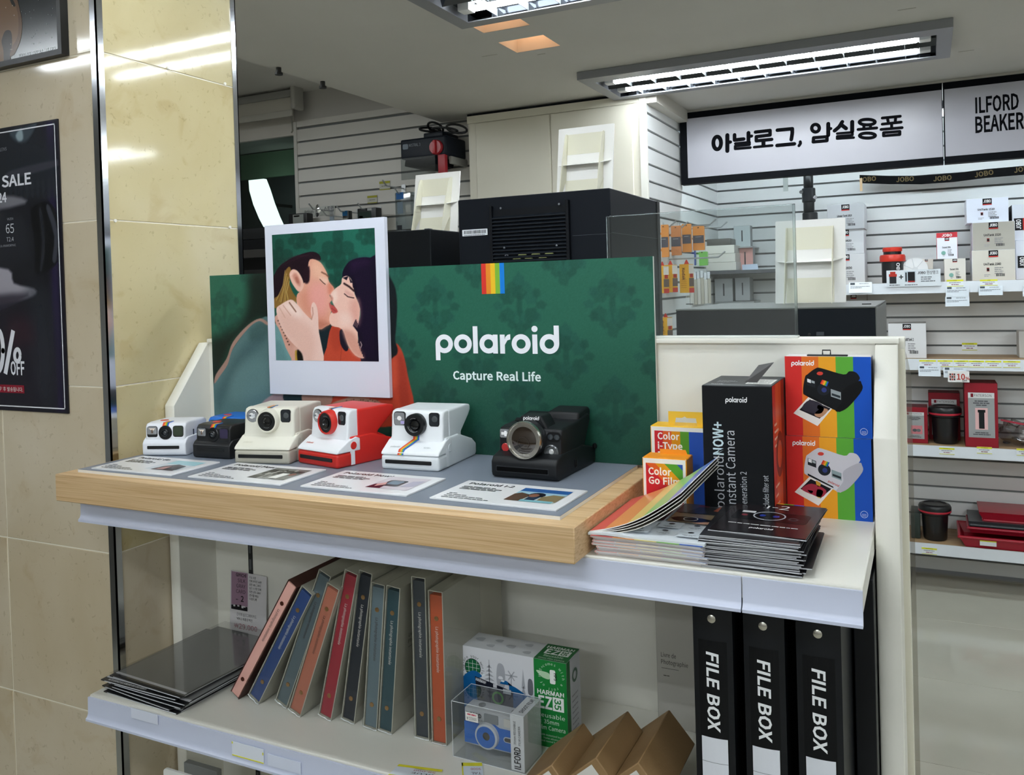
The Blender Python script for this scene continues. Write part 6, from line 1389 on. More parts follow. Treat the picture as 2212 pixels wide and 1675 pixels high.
# -- display cards seen from behind, each on a cream easel back
def easel(label, xl, xr, yb_, z0, z1, lean=0.16):
    W_, H_ = xr-xl, z1-z0
    t = thing('display_card', label, 'display card', ((xl+xr)/2, yb_, z0), 0, 'display cards seen from behind')
    sh = Matrix(((1,0,0,0),(0,1,lean,0),(0,0,1,0),(0,0,0,1)))
    CR, WHT = M('#e6e3cf', 0.55), M('#f0efec', 0.5)
    def put(b_, m, n): bmesh.ops.transform(b_, matrix=sh, verts=b_.verts); return obj(n, b_, m, t)
    b_ = new(); prism(b_, rrect(W_, H_, 0.0015, 2, 0, H_/2), 'y', 0.0, 0.003); put(b_, WHT, 'card')
    b_ = new(); bx(b_, -W_*0.34, W_*0.34, -0.0010, -0.0001, H_*0.64, H_*0.91); put(b_, CR, 'upper_flap')
    b_ = new(); bx(b_, -W_*0.34, W_*0.34, -0.0010, -0.0001, 0.001, H_*0.30); put(b_, CR, 'lower_flap')
    for sx in (-1, 1):
        b_ = new(); x_ = sx*W_*0.33
        prism(b_, [(-0.001, H_*0.30), (-0.001, H_*0.90), (-0.006, H_*0.915), (-0.013, H_*0.90), (-0.018, H_*0.83), (-0.030, H_*0.50), (-0.042, 0.0) , (-0.036, 0.0), (-0.010, H_*0.24)], 'x', x_-0.0007, x_+0.0007); put(b_, CR, 'easel_wing')
    b_ = new(); hexa(b_, [(-W_*0.47, -0.0002, H_*0.50), (W_*0.47, -0.0002, H_*0.52), (W_*0.34, -0.024, H_*0.485), (-W_*0.34, -0.024, H_*0.485), (-W_*0.47, -0.0002, H_*0.506), (W_*0.47, -0.0002, H_*0.526), (W_*0.34, -0.024, H_*0.491), (-W_*0.34, -0.024, H_*0.491)]); bmesh.ops.recalc_face_normals(b_, faces=b_.faces); put(b_, WHT, 'brace')
    return t
ye = 1.885
a, b2 = onY(1671, 500, ye), onY(1824, 500, ye); easel('white display card seen from behind on the low wide machine', a.x, b2.x, ye, zr, onY(1745, 475, ye+0.03).z)
ye = 1.84
a, b2 = onY(1199, 350, ye), onY(1320, 350, ye); easel('white display card seen from behind on top of the large grille machine', a.x, b2.x, ye, zt_, onY(1253, 275, ye+0.03).z)
a, b2 = onY(888, 440, ye), onY(985, 440, ye); easel('white display card seen from behind on the smaller black machine', a.x, b2.x, ye, zs_+0.0005, onY(932, 376, ye+0.03).z)
# -- clear acrylic sheet standing on the top of the shelf back
ya = 1.262; zt2 = 1.4165
a, b2 = onY(1310, 466, ya), onY(1717, 442, ya)
t = thing('acrylic_sheet', 'clear acrylic sheet standing upright on the shelf back behind the green board', 'acrylic sheet', ((a.x+b2.x)/2, ya, zt2))
b_ = new(); bx(b_, a.x, b2.x, ya-0.002, ya+0.002, zt2, (a.z+b2.z)/2); obj('sheet', b_, M('#eef2f2', 0.03, kind='film', blend=0.22), t, True, smooth=False)
b_ = new()
for xx in (a.x, b2.x-0.0035): bx(b_, xx, xx+0.0035, ya-0.0022, ya+0.0022, zt2, (a.z+b2.z)/2)
bx(b_, a.x, b2.x, ya-0.0022, ya+0.0022, (a.z+b2.z)/2-0.0008, (a.z+b2.z)/2)
obj('polished_edge', b_, M('#e9eff0', 0.25, kind='glass', ior=1.2), t, True, smooth=False)
b_ = new(); rbx(b_, a.x, b2.x+0.001, ya-0.010, ya+0.010, zt2, zt2+0.0035, 0.0008, 1); obj('foot_strip', b_, M('#e6e8e2', 0.2), t, True)

# ================================================================== goods wall
YS = 4.45                                   # front of the wall shelves
SHZ = {1: 1.4664, 2: 1.105, 3: 0.698, 4: 0.233}
WOODS = M('#a98b66', 0.5, kind='wood', c0='#9a7c58', c1='#b39672', scale=(1.5, 20, 20)); RL2 = M('#dfe4ea', 0.35)
SW0 = -0.62
nm = {1: 'wall shelf holding white tank boxes below the hanging sign', 2: 'wall shelf with a single white box and a row of yellow tags', 3: 'wall shelf holding dark red boxes and a black tank', 4: 'lowest wall shelf holding stacked developing trays'}
for k, z_ in SHZ.items():
    t = thing('wall_shelf', nm[k], 'shelf', (0.5, YS, z_-0.05))
    b_ = new(); bx(b_, SW0, 3.4, YS+0.006, YB-0.001, z_-0.030, z_-0.001); obj('board', b_, WOODS, t, True)
    b_ = new(); bx(b_, SW0, 3.4, YS-0.002, YS+0.006, z_-0.052, z_); obj('price_rail', b_, RL2, t, True)
    for xx in (-0.5, 1.2):
        b_ = new(); prism(b_, [(YS+0.05, z_-0.031), (YB-0.002, z_-0.031), (YB-0.002, z_-0.09), (YS+0.09, z_-0.045)], 'x', xx, xx+0.004); obj('bracket', b_, M('#b9bcbd', 0.4), t, True)
def jobo(A, cx, cy, w_, rot=0, white=False):
    """black square mark with white lettering and a red bar"""
    h_ = w_*0.80
    if rot == 0:
        A.rect(cx-w_/2, cy-h_/2, cx+w_/2, cy+h_/2, '#16161a' if not white else '#c81f2c', 1)
        if not white: A.rect(cx-w_/2, cy-h_/2, cx+w_/2, cy-h_/2+h_*0.16, '#b8322f', 2)
        A.text('JOBO', cx, cy-h_*0.12, h_*0.42, '#f2f2f2', 'c', 0.03, L=3, width=w_*0.8)
    else:
        A.rect(cx-h_/2, cy-w_/2, cx+h_/2, cy+w_/2, '#16161a', 1); A.rect(cx+h_/2-h_*0.2, cy-w_/2, cx+h_/2, cy+w_/2, '#b8322f', 2); A.text('JOBO', cx+h_*0.12, cy, h_*0.42, '#f2f2f2', 'c', 0.03, rot=PI/2, L=3, width=w_*0.8)
def gbox(label, px0, py0, px1, py1, Y, depth, col, side=None, z0=None, cat='box', name='tank_box', group=None, bottom=None):
    a, b = onY(px0, (py0+py1)/2, Y), onY(px1, (py0+py1)/2, Y); zt_ = onY((px0+px1)/2, py0, Y).z; zb = z0 if z0 is not None else onY((px0+px1)/2, py1, Y).z
    return carton(name, label, cat, a.x, b.x, Y, Y+depth, zb, zt_, (col, side or col, side or col), group, 0.001)
def jprint(t, w_, d_, h_, title, icon_c='#8a2a2a', green=False):
    A = Art((-w_, -d_, 0), eps=0.0004, base=0.0006, rough=0.45); W_ = 2*w_
    jobo(A, W_*0.50, h_-W_*0.10, W_*0.22)
    if title: A.text(title, W_*0.27, h_*0.50, h_*0.075, '#26262a', L=1, bold=0.02, width=W_*0.40)
    A.lines(W_*0.52, h_*0.40, [W_*0.20, W_*0.16, W_*0.20, W_*0.18], h_*0.025, h_*0.06, '#8d8d90', 1)
    if green: A.ring(W_*0.32, h_*0.28, 0, W_*0.11, '#7fb0a4', 1, n=12)
    else: A.rect(W_*0.34, h_*0.30, W_*0.40, h_*0.42, icon_c, 1); A.rect(W_*0.345, h_*0.32, W_*0.395, h_*0.39, '#1c1c20', 2)
    xx = W_*0.56
    while xx < W_*0.76: q = random.choice((0.002, 0.003, 0.004)); A.rect(xx, h_*0.13, xx+q, h_*0.22, '#3a3a3e', 1); xx += q+0.002
    A.lines(W_*0.28, h_*0.18, [W_*0.14, W_*0.1], h_*0.02, h_*0.05, '#9a9a9c', 1); A.build('print', t)
z1_ = SHZ[1]
G = 'white tank boxes on the wall shelf'
zz = z1_
for (lab, r, Y, col, ti) in (('grey white tank box at the bottom of the pile behind the display card', (1786, 549, 1868, 604), 4.50, '#c9cacc', 'Drum 2830'), ('grey white tank box in the middle of the pile behind the display card', (1786, 496, 1866, 549), 4.50, '#c4c6c9', 'Drum 2820'), ('grey white tank box on top of the pile behind the display card', (1787, 441, 1867, 496), 4.49, '#bfc1c5', 'Linear Tank 2810')):
    t, w_, d_, h_ = gbox(lab, *r, Y, 0.20, col, '#d5d8dc', zz, group=G); zz += h_+0.0006
    jprint(t, w_, d_, h_, ti, '#d9d9d9')
zz = z1_
for (lab, r, Y, col, ti) in (('beige white tank box at the bottom of the tall pile on the shelf', (2099, 540, 2193, 597), 4.47, '#cfcabf', 'UniTank 1540'), ('dull grey tank box in the middle of the tall pile', (2100, 479.5, 2192, 539), 4.48, '#a9a59b', 'UniTank 1520'), ('bright white tank box on top of the tall pile', (2087, 428, 2178, 479), 4.50, '#dfe3f0', 'UniTank 1510')):
    zt_ = onY((r[0]+r[2])/2, r[1], Y).z
    t, w_, d_, h_ = carton('tank_box', lab, 'box', onY(r[0], r[1], Y).x, onY(r[2], r[1], Y).x, Y, Y+0.22, zz, zt_, (col, '#dfe2ea', '#d9dbe0'), G, 0.001); jprint(t, w_, d_, h_, ti); zz = zt_+0.0005
zz = z1_
for (lab, r, Y) in (('white tank box with sideways mark, lower one at the picture edge', (2193, 518, 2290, 596), 4.52), ('white tank box with sideways mark, upper one at the picture edge', (2185, 441, 2285, 517), 4.53)):
    zt_ = onY(r[0], r[1]+2, Y).z
    t, w_, d_, h_ = carton('tank_box', lab, 'box', onY(r[0], r[1], Y).x, onY(r[2], r[1], Y).x, Y, Y+0.2, zz, zt_, ('#dcdfe8', '#15161a' if r[3] < 560 else '#d0d2da', '#dcdfe8'), G, 0.001); zz = zt_+0.0005
    A = Art((-w_, -d_, 0), eps=0.0004, base=0.0006); jobo(A, 0.030, h_*0.45, 0.055, 1); A.text('UniTank  1510', 0.095, h_*0.3, 0.010, '#26262a', rot=PI/2, L=1); A.build('print', t)
for (lab, r, Y, z0, ti) in (('small white reel box under the red topped one', (2040, 559, 2086, 599), 4.49, z1_, 'Duoset 1501'), ('small white reel box lying open behind the cardboard notice', (1987, 560, 2016, 600), 4.58, z1_, '')):
    t, w_, d_, h_ = gbox(lab, *r, Y, 0.12, '#ddd9d0', '#e4e2da', z0, name='reel_box', group='small reel boxes'); jprint(t, w_, d_, h_, ti, green=True)
    zk = z0 + h_
    if ti: ztop = zk
t, w_, d_, h_ = gbox('small white reel box with red top strip standing on another', 2023.5, 513, 2068.5, 558, 4.495, 0.11, '#e4e6f0', '#c82230', ztop+0.0005, name='reel_box', group='small reel boxes'); jprint(t, w_, d_, h_, 'Duoset 1501', green=True)
b_ = new(); hexa(b_, [(-w_, -d_, h_), (w_, -d_, h_), (w_, d_, h_), (-w_, d_, h_), (-w_, -d_+0.004, h_+0.022), (w_, -d_+0.004, h_+0.024), (w_, d_, h_+0.022), (-w_, d_, h_+0.022)]); l = obj('red_top', b_, M('#c51f2d', 0.4), t)
A = Art((0, -d_+0.002, h_+0.004), eps=0.0004, base=0.002); A.text('JOBO', 0, 0, 0.012, '#f0eef0', 'c', 0.03); A.build('top_mark', l)
# -- developing tank on the top shelf
def tank(label, pxc, py_b, py_t, half, Y, z0, capcol, topcol, kind=0):
    p = onY(pxc, py_b, Y); zt_ = onY(pxc, py_t, Y).z; r = half/FPX*(RW @ (p-EYE)).z; H_ = zt_-z0
    t = thing('developing_tank', label, 'tank', (p.x, Y+r, z0))
    if kind == 0:
        b_ = new(); lathe(b_, [(r*0.84, 0), (r*0.86, H_*0.60), (r*0.80, H_*0.62)], (0,0,0), 'z', 32); obj('body', b_, M('#17181b', 0.3), t)
        b_ = new(); lathe(b_, [(r*0.98, H_*0.60), (r*1.0, H_*0.62), (r*1.0, H_*0.74), (r*0.94, H_*0.79), (r*0.7, H_*0.80)], (0,0,0), 'z', 32); obj('collar', b_, M(capcol, 0.35), t)
        b_ = new(); lathe(b_, [(r*0.70, H_*0.79), (r*0.70, H_*0.89), (r*0.6, H_*0.89)], (0,0,0), 'z', 28); obj('neck', b_, M('#141518', 0.3), t)
        b_ = new(); lathe(b_, [(r*0.74, H_*0.88), (r*0.76, H_*0.90), (r*0.76, H_*0.98), (r*0.70, H_), (0, H_)], (0,0,0), 'z', 28); obj('cap', b_, M(capcol, 0.35), t)
        A = Art((r*0.52, -r*0.69, H_*0.18), (0.8,0.6,0), (0,0,1), (0.6,-0.8,0), eps=0.0004, base=0.004); A.text('JOBO', 0, 0, 0.018, '#e9e9e9', rot=PI/2, bold=0.03); A.build('lettering', t)
    else:
        b_ = new(); lathe(b_, [(0, 0), (r*0.66, 0), (r*0.72, H_*0.05), (r*0.80, H_*0.68), (r*0.84, H_*0.70), (r*0.92, H_*0.72), (r*0.95, H_*0.76), (r*0.6, H_*0.77)], (0,0,0), 'z', 36); obj('body', b_, M('#15161a', 0.28), t)
        b_ = new(); lathe(b_, [(r*0.95, H_*0.76), (r*1.0, H_*0.78), (r*1.0, H_*0.815), (r*0.96, H_*0.83)], (0,0,0), 'z', 36); obj('red_band', b_, M('#b8283a', 0.35), t)
        b_ = new(); lathe(b_, [(r*0.99, H_*0.82), (r*1.0, H_*0.84), (r*1.0, H_*0.91), (r*0.93, H_*0.96), (r*0.75, H_*0.985), (r*0.70, H_*0.96), (0, H_*0.96)], (0,0,0), 'z', 36); obj('lid', b_, M('#131417', 0.3), t)
    return t
tank('black developing tank with orange red cap and collar on the wall shelf', 1928, 601, 534, 26, 4.50, z1_, '#cc3322', '#cc3322')
p = onY(1977, 600, 4.56); r = 0.058
t = thing('film_reel', 'clear round plastic film reel behind the cardboard notice', 'film reel', (p.x, 4.56, z1_))
for q in range(2):
    b_ = new(); lathe(b_, [(0.012, 0), (r, 0.0), (r, 0.002), (0.012, 0.002)], (0, -0.012*q, r+0.002), '-y', 28); obj('flange', b_, M('#e9ebec', 0.15), t)
b_ = new(); cyl(b_, (0, 0.002, r+0.002), '-y', 0.014, 0.018, 16); obj('hub', b_, M('#d9dcde', 0.2), t)
for q in range(7): b_ = new(); bx(b_, 0.014, r-0.002, -0.0155, -0.0145, -0.001, 0.001); bmesh.ops.rotate(b_, cent=(0,0,0), matrix=Matrix.Rotation(q*0.9, 3, 'Y'), verts=b_.verts); bmesh.ops.translate(b_, vec=(0,0,r+0.002), verts=b_.verts); obj('spoke', b_, M('#c4c8cb', 0.3), t)
# -- cardboard notice leaning at the shelf edge
Y = YS-0.012; a, b2 = onY(1915, 600, Y), onY(2032, 600, Y); z0, z1 = onY(1975, 619, Y).z, onY(1975, 583, Y).z
t = thing('shelf_notice', 'white notice card with two tank pictures clipped to the shelf edge', 'notice', (a.x, Y, z0))
W_, H_ = b2.x-a.x, z1-z0
b_ = new(); bx(b_, 0, W_, 0, 0.003, 0, H_); obj('card', b_, M('#d5dbe0', 0.35), t)
A = Art((0,0,0), eps=0.0004, base=0.0005); A.rect(W_*0.055, H_*0.2, W_*0.185, H_*0.62, '#26282c'); A.rect(W_*0.045, H_*0.62, W_*0.195, H_*0.78, '#b03328'); A.rect(W_*0.07, H_*0.78, W_*0.17, H_*0.92, '#b03328')
A.rect(W_*0.235, H_*0.56, W_*0.315, H_*0.62, '#1c1c20'); A.rect(W_*0.265, H_*0.46, W_*0.285, H_*0.72, '#1c1c20', 1); A.rect(W_*0.34, H_*0.28, W_*0.55, H_*0.92, '#b9c4cc'); A.rect(W_*0.40, H_*0.3, W_*0.53, H_*0.88, '#15171a', 1); A.rect(W_*0.40, H_*0.26, W_*0.53, H_*0.34, '#9c2a26', 2); A.rect(W_*0.355, H_*0.3, W_*0.38, H_*0.85, '#1c1e22', 1)
A.text('JOBO', W_*0.58, H_*0.74, H_*0.14, '#26262a', bold=0.04, L=1, width=W_*0.15); A.text('현상탱크', W_*0.75, H_*0.72, H_*0.18, '#26262a', L=1, width=W_*0.21); A.lines(W_*0.64, H_*0.52, [W_*0.2, W_*0.18, W_*0.26], H_*0.05, H_*0.12, '#6a6d72', 1); A.lines(W_*0.05, H_*0.08, [W_*0.2], H_*0.05, 0.1, '#6a6d72', 1); A.lines(W_*0.34, H_*0.08, [W_*0.24], H_*0.05, 0.1, '#6a6d72', 1); A.build('print', t)
# -- price tags: yellow headed tags on the rails and white ticket sleeves hanging below
def ytag(label, px0, py0, px1, py1, Y=YS-0.0035, wide=None, brand='JOBO'):
    a, b2 = onY(px0, (py0+py1)/2, Y), onY(px1, (py0+py1)/2, Y); z1, z0 = onY((px0+px1)/2, py0, Y).z, onY((px0+px1)/2, py1, Y).z
    t = thing('price_tag', label, 'price tag', (a.x, Y, z0), 0, 'yellow headed price tags'); W_, H_ = b2.x-a.x, z1-z0
    b_ = new(); bx(b_, 0, W_, 0, 0.0014, 0, H_); obj('tag', b_, M('#e4e8ee', 0.4), t)
    A = Art((0,0,0), eps=0.0003, base=0.0004); A.rect(0, H_*0.74, W_, H_, '#dede3c'); A.text(brand, W_/2, H_*0.79, H_*0.14, '#4a4a30', 'c', L=1); A.rect(0, 0, W_, H_*0.08, '#dede3c'); A.lines(W_*0.14, H_*0.52, [W_*0.7], H_*0.08, 0.1, '#77797f', 1); A.lines(W_*0.28, H_*0.22, [W_*0.44], H_*0.12, 0.1, '#9c6a70', 1); A.build('print', t); return t
def sleeve(label, px0, py0, px1, py1, Y=YS-0.008):
    a, b2 = onY(px0, (py0+py1)/2, Y), onY(px1, (py0+py1)/2, Y); z1, z0 = onY((px0+px1)/2, py0, Y).z, onY((px0+px1)/2, py1, Y).z
    t = thing('ticket_sleeve', label, 'ticket', (a.x, Y, z0), 0, 'white ticket sleeves'); W_, H_ = b2.x-a.x, z1-z0
    b_ = new(); hexa(b_, [(0, -0.006, 0), (W_, -0.006, 0), (W_, -0.004, 0), (0, -0.004, 0), (0, 0, H_), (W_, 0, H_), (W_, 0.002, H_), (0, 0.002, H_)]); obj('sleeve', b_, M('#dbe3ea', 0.15), t)
    A = Art((0, -0.006, 0), (1,0,0), (0, 0.006/H_, 1), (0,-1,0), eps=0.0003, base=0.0006); A.rect(W_*0.06, H_*0.76, W_*0.26, H_*0.96, '#4a5258'); A.lines(W_*0.45, H_*0.82, [W_*0.4], H_*0.06, 0.1, '#8b9096', 1); A.lines(W_*0.06, H_*0.58, [W_*0.85, W_*0.5], H_*0.06, H_*0.13, '#8b9096', 1); A.build('print', t)
ytag('yellow headed tag on the top wall shelf below the small reel boxes', 2045, 604.5, 2081, 619); ytag('yellow headed tag on the top wall shelf below the tall box pile', 2117, 604, 2155, 617.5)
sleeve('white ticket sleeve hanging below the pile behind the display card', 1834, 610, 1884, 633, YS-0.010); sleeve('upper white ticket sleeve hanging below the small reel boxes', 2043, 619, 2093, 641); sleeve('lower white ticket sleeve hanging below the small reel boxes', 2042, 641, 2094, 662, YS-0.012); sleeve('white ticket sleeve hanging below the tall box pile', 2114, 618, 2166, 638); sleeve('white ticket sleeve cut by the picture edge at the top wall shelf', 2209, 618, 2260, 640)
for i, (a, b2, l) in enumerate(((1986, 2022, 'below the lone white box, first of its row'), (2025.5, 2058, 'second in the row under the second wall shelf'), (2060, 2092, 'third in the row under the second wall shelf'), (2093, 2126, 'fourth in the row under the second wall shelf'), (2128, 2163, 'fifth in the row under the second wall shelf'), (2167, 2204, 'last in the row under the second wall shelf'))): ytag('yellow headed tag ' + l, a, 778+i*0.4, b2, 792.5+i*0.4, brand=('JOBO', 'JOBO', 'PATERSON', 'PATERSON', 'JOBO', 'PATERSON')[i])
sleeve('white ticket sleeve hanging under the first yellow tag of the second shelf', 1984, 791, 2032, 813); sleeve('white ticket sleeve half hidden by the ten percent tag', 2038, 794, 2088, 816)
Y = YS-0.02; a, b2 = onY(2047.5, 814, Y), onY(2094, 814, Y); z1, z0 = onY(2070, 802, Y).z, onY(2070, 826, Y).z; t = thing('discount_tag', 'white discount tag with big red ten percent figure', 'tag', (a.x, Y, z0)); W_, H_ = b2.x-a.x, z1-z0
b_ = new(); bx(b_, 0, W_, 0, 0.002, 0, H_); obj('card', b_, M('#e6e4e2', 0.35), t); A = Art((0,0,0), eps=0.0003, base=0.0004)
A.text('10', W_*0.42, H_*0.24, H_*0.50, '#b4372c', bold=0.05, L=1, width=W_*0.38); A.text('%', W_*0.82, H_*0.22, H_*0.26, '#b4372c', bold=0.03, L=1); A.text('OFF', W_*0.66, H_*0.06, H_*0.16, '#3a2a2a', bold=0.02, L=1)
for i in range(3):
    for j in range(3): A.rect(W_*(0.08+0.095*i), H_*(0.16+0.22*j), W_*(0.155+0.095*i), H_*(0.34+0.22*j), '#a8463c' if (i+j) % 2 else '#4a3434')
A.build('print', t)
ytag('yellow headed tag below the black tank on the third wall shelf', 2029, 968, 2062, 982, brand='PATERSON'); ytag('yellow headed tag below the tall dark red box', 2110, 966, 2143, 980.5, brand='PATERSON'); ytag('yellow headed tag below the plastic bag at the picture edge', 2196, 970, 2232, 985, brand='PATERSON'); ytag('yellow headed tag on the lowest wall shelf rail', 1991, 1184, 2024, 1198, brand='PATERSON')
ytag('yellow tag stuck on the slatted wall above the second wall shelf', 2078, 741, 2111, 757, YB-0.002, brand='PATERSON')
# -- second shelf: lone white box
t, w_, d_, h_ = gbox('white box standing alone on the second wall shelf', 1918.5, 699, 2001, 766, 4.49, 0.16, '#d9d9da', '#b9b9b8', SHZ[2]); jprint(t, w_, d_, h_, 'JOBO MultiTank 2')
t, w_, d_, h_ = gbox('grey white box half hidden behind the low wide machine lid', 1816, 636, 1873, 700, 4.60, 0.1, '#9b9a98', None, SHZ[2]); jprint(t, w_, d_, h_, '')
t, w_, d_, h_ = gbox('pale box at the far end of the second wall shelf', 2201, 716, 2260, 758, 4.56, 0.12, '#b9b7b2', None, SHZ[2]); jprint(t, w_, d_, h_, '')
# -- third shelf: dark red boxes
def paterson(label, r, Y, dep, label_r, pic):
    t, w_, d_, h_ = gbox(label, *r, Y, dep, '#8f1f2b', '#6a1620', SHZ[3], name='red_box', group='dark red boxes'); W_ = 2*w_
    A = Art((-w_, -d_, 0), eps=0.0004, base=0.0006, rough=0.4); x0, y0, x1, y1 = (W_*label_r[0], h_*label_r[1], W_*label_r[2], h_*label_r[3]); A.rect(x0, y0, x1, y1, '#9a9c9c'); hh_ = y1-y0; ww = x1-x0
    A.rect(x0, y1-hh_*0.12, x1, y1, '#d5d6d6', 1); A.rect(x0+ww*0.10, y1-hh_*0.10, x0+ww*0.20, y1-hh_*0.02, '#7a1c28', 2); A.text('PATERSON', x0+ww*0.23, y1-hh_*0.09, hh_*0.06, '#4a3a3c', L=2, width=ww*0.66); A.lines((x0+x1)/2, y1-hh_*0.20, [ww*0.5, ww*0.62, ww*0.4], hh_*0.025, hh_*0.045, '#55565a', 2, 'c')
    if pic: A.rect(x0+ww*0.26, y0+hh_*0.18, x0+ww*0.74, y0+hh_*0.66, '#e0b5b4', 1); A.rect(x0+ww*0.40, y0+hh_*0.20, x0+ww*0.61, y0+hh_*0.58, '#1d1f22', 2); A.rect(x0+ww*0.36, y0+hh_*0.56, x0+ww*0.65, y0+hh_*0.62, '#15171a', 3)
    else: A.rect(x0+ww*0.3, y0+hh_*0.18, x0+ww*0.9, y0+hh_*0.5, '#c67a80', 1); A.poly(ell(x0+ww*0.5, y0+hh_*0.32, ww*0.12, hh_*0.06, 10), '#55585a', 2); A.poly(ell(x0+ww*0.7, y0+hh_*0.32, ww*0.12, hh_*0.06, 10), '#6a6d70', 2.2)
    A.lines((x0+x1)/2, y0+hh_*0.10, [ww*0.5, ww*0.66], hh_*0.02, hh_*0.04, '#55565a', 2, 'c'); A.build('print', t); return t
paterson('small dark red box beside the white shelf end panel', (1950, 880, 2004, 955), 4.50, 0.12, (0.1, 0.12, 0.86, 0.86), False)
paterson('dark red box standing behind the black tank', (2006, 849, 2074, 950), 4.62, 0.11, (0.1, 0.10, 0.90, 0.86), False)
paterson('tall dark red tank box with a picture of a black tank', (2084, 828, 2156, 962), 4.47, 0.15, (0.11, 0.15, 0.90, 0.85), True)
tank('black developing tank with red band before a dark red box', 2043, 958, 880, 33, 4.475, SHZ[3], '#b8283a', '#15161a', 1)
tank('black developing tank with red band on the lowest wall shelf', 2021, 1176, 1094, 33, 4.475, SHZ[4], '#b8283a', '#15161a', 1)
# -- plastic bag with parts
p = onY(2204, 955, 4.50); t = thing('plastic_bag', 'crumpled clear bag with red seal and metal parts at the picture edge', 'bag', (p.x, 4.55, SHZ[3]))
b_ = new(); bmesh.ops.create_icosphere(b_, subdivisions=3, radius=1.0)
for v in b_.verts: q = 1+0.22*math.sin(v.co.x*7+v.co.z*5)*math.cos(v.co.y*6+v.co.x*3); v.co = Vector((v.co.x*0.115*q+0.03, v.co.y*0.055*q, max(0.001, (v.co.z*0.5+0.5)*0.105*q*(1-0.25*v.co.x))))
obj('bag', b_, M('#c9c6c6', 0.12, kind='film', blend=0.4), t)
b_ = new(); hexa(b_, [(-0.075,-0.03,0.118),(0.16,-0.03,0.075),(0.16,-0.027,0.075),(-0.075,-0.027,0.118),(-0.075,-0.03,0.126),(0.16,-0.03,0.083),(0.16,-0.027,0.083),(-0.075,-0.027,0.126)]); obj('red_seal', b_, M('#a5243a', 0.4), t)
for i in range(5): b_ = new(); lathe(b_, [(0.004,0),(0.016,0.004),(0.016,0.012),(0.004,0.016)], (-0.05+0.035*i, random.uniform(-0.02,0.01), 0.006+0.02*(i % 2)), 'z', 14); obj('metal_part', b_, M('#55585c', 0.3, 0.7), t)
# -- developing trays nested on the lowest shelf
def tray(label, px0, px1, py_top, py_bot, Y, dep, col, z0, tagged=False):
    a, b2 = onY(px0, py_top, Y), onY(px1, py_top, Y); zt_ = onY(px0, py_top, Y).z; W_, H_ = b2.x-a.x, zt_-z0
    t = thing('developing_tray', label, 'tray', (a.x, Y, z0), 0, 'developing trays'); tp = H_*0.55
    b_ = new(); o = [(0,0),(W_,0),(W_,dep),(0,dep)]; inn = [(tp,tp*0.8),(W_-tp,tp*0.8),(W_-tp,dep-tp*0.8),(tp,dep-tp*0.8)]; k = 0.006
    vs = [(x,y,H_) for x,y in o] + [(x,y,0) for x,y in inn] + [(x+(W_/2-x)*0.03, y+(dep/2-y)*0.06, H_) for x,y in o] + [(x,y,k) for x,y in inn]
    fs = [(4,5,6,7)[::-1], (12,13,14,15)]
    for i in range(4):
        j = (i+1) % 4; fs += [(i,4+i,4+j,j), (8+i,8+j,12+j,12+i), (i,j,8+j,8+i)]
    _faces(b_, vs, fs, 0); bmesh.ops.recalc_face_normals(b_, faces=b_.faces); o_ = obj('tray', b_, M(col, 0.3), t, smooth=False)
    b_ = new(); tube(b_, [(0,0,H_),(W_,0,H_),(W_,dep,H_),(0,dep,H_),(0,0,H_)], 0.007, 8); obj('rim', b_, M(col, 0.3), t)
    if tagged:
        a2, b3 = onY(2116.5, 1170, Y), onY(2152.5, 1170, Y); b_ = new(); bx(b_, a2.x-a.x, b3.x-a.x, tp*0.25-0.006, tp*0.25-0.004, H_*0.35, H_*0.85); s_ = obj('price_sticker', b_, M('#dfe2e6', 0.4), t); b_ = new(); bx(b_, a2.x-a.x, b3.x-a.x, tp*0.25-0.0066, tp*0.25-0.006, H_*0.74, H_*0.85); obj('yellow_head', b_, M('#dede3c', 0.5), s_)
zq = SHZ[4]
tray('large red developing tray at the bottom front of the tray pile', 2072, 2330, 1160, 1205, 4.44, 0.27, '#a2142a', zq, True)
tray('red developing tray nested inside the large one', 2092, 2330, 1141, 1160, 4.50, 0.22, '#98142a', zq+0.055)
tray('dark grey developing tray lying on the red ones', 2096, 2330, 1134, 1150, 4.52, 0.21, '#3c4043', zq+0.10)
tray('small red developing tray on top of the pile', 2125, 2330, 1124, 1136, 4.54, 0.18, '#a3182c', zq+0.145)
t = tag(obj('green_box', rbx(new(), onY(1968, 1150, 4.5).x, onY(1988, 1150, 4.5).x, 4.52, 4.66, SHZ[4], onY(1975, 1108, 4.52).z, 0.004), M('#26332e', 0.4)), 'dark green box partly hidden behind the clear guard strip', 'box')

# ================================================================== hanging sign
YG = 3.95
a, b2, c2 = onY(1465, 246, YG), onY(1467.5, 400, YG), onY(2037, 290, YG)
zt_, zb = a.z, b2.z; sx0 = -1.020
def sign(name, label, x0, x1):
    t = thing(name, label, 'sign', ((x0+x1)/2, YG, zb)); bw = 0.034
    b_ = new(); bx(b_, x0, x1, YG, YG+0.05, zb, zt_); obj('case', b_, M('#090c12', 0.6, spec=0.1), t, True)
    b_ = new(); bx(b_, x0+(bw if name == 'hanging_sign' else 0.004), x1-0.002, YG-0.003, YG-0.0002, zb+bw*0.85, zt_-bw*0.85); obj('panel', b_, M('#b3b3bd', 0.3), t, True)
    return t
t = sign('hanging_sign', 'long white hanging sign with black Korean lettering in a black frame', sx0, c2.x)
KOR = '#0c0d12'
A = Art((0, YG-0.003, 0), eps=0.0006, base=0.0006, rough=0.7, spec=0.05); fp = pix_map((0,0,0), YG)
sc_ = (onY(1600, 300, YG).x - onY(1599, 300, YG).x)
def kz(x, y): return fp(1350 + x/5.53, 180 + y/5.53)
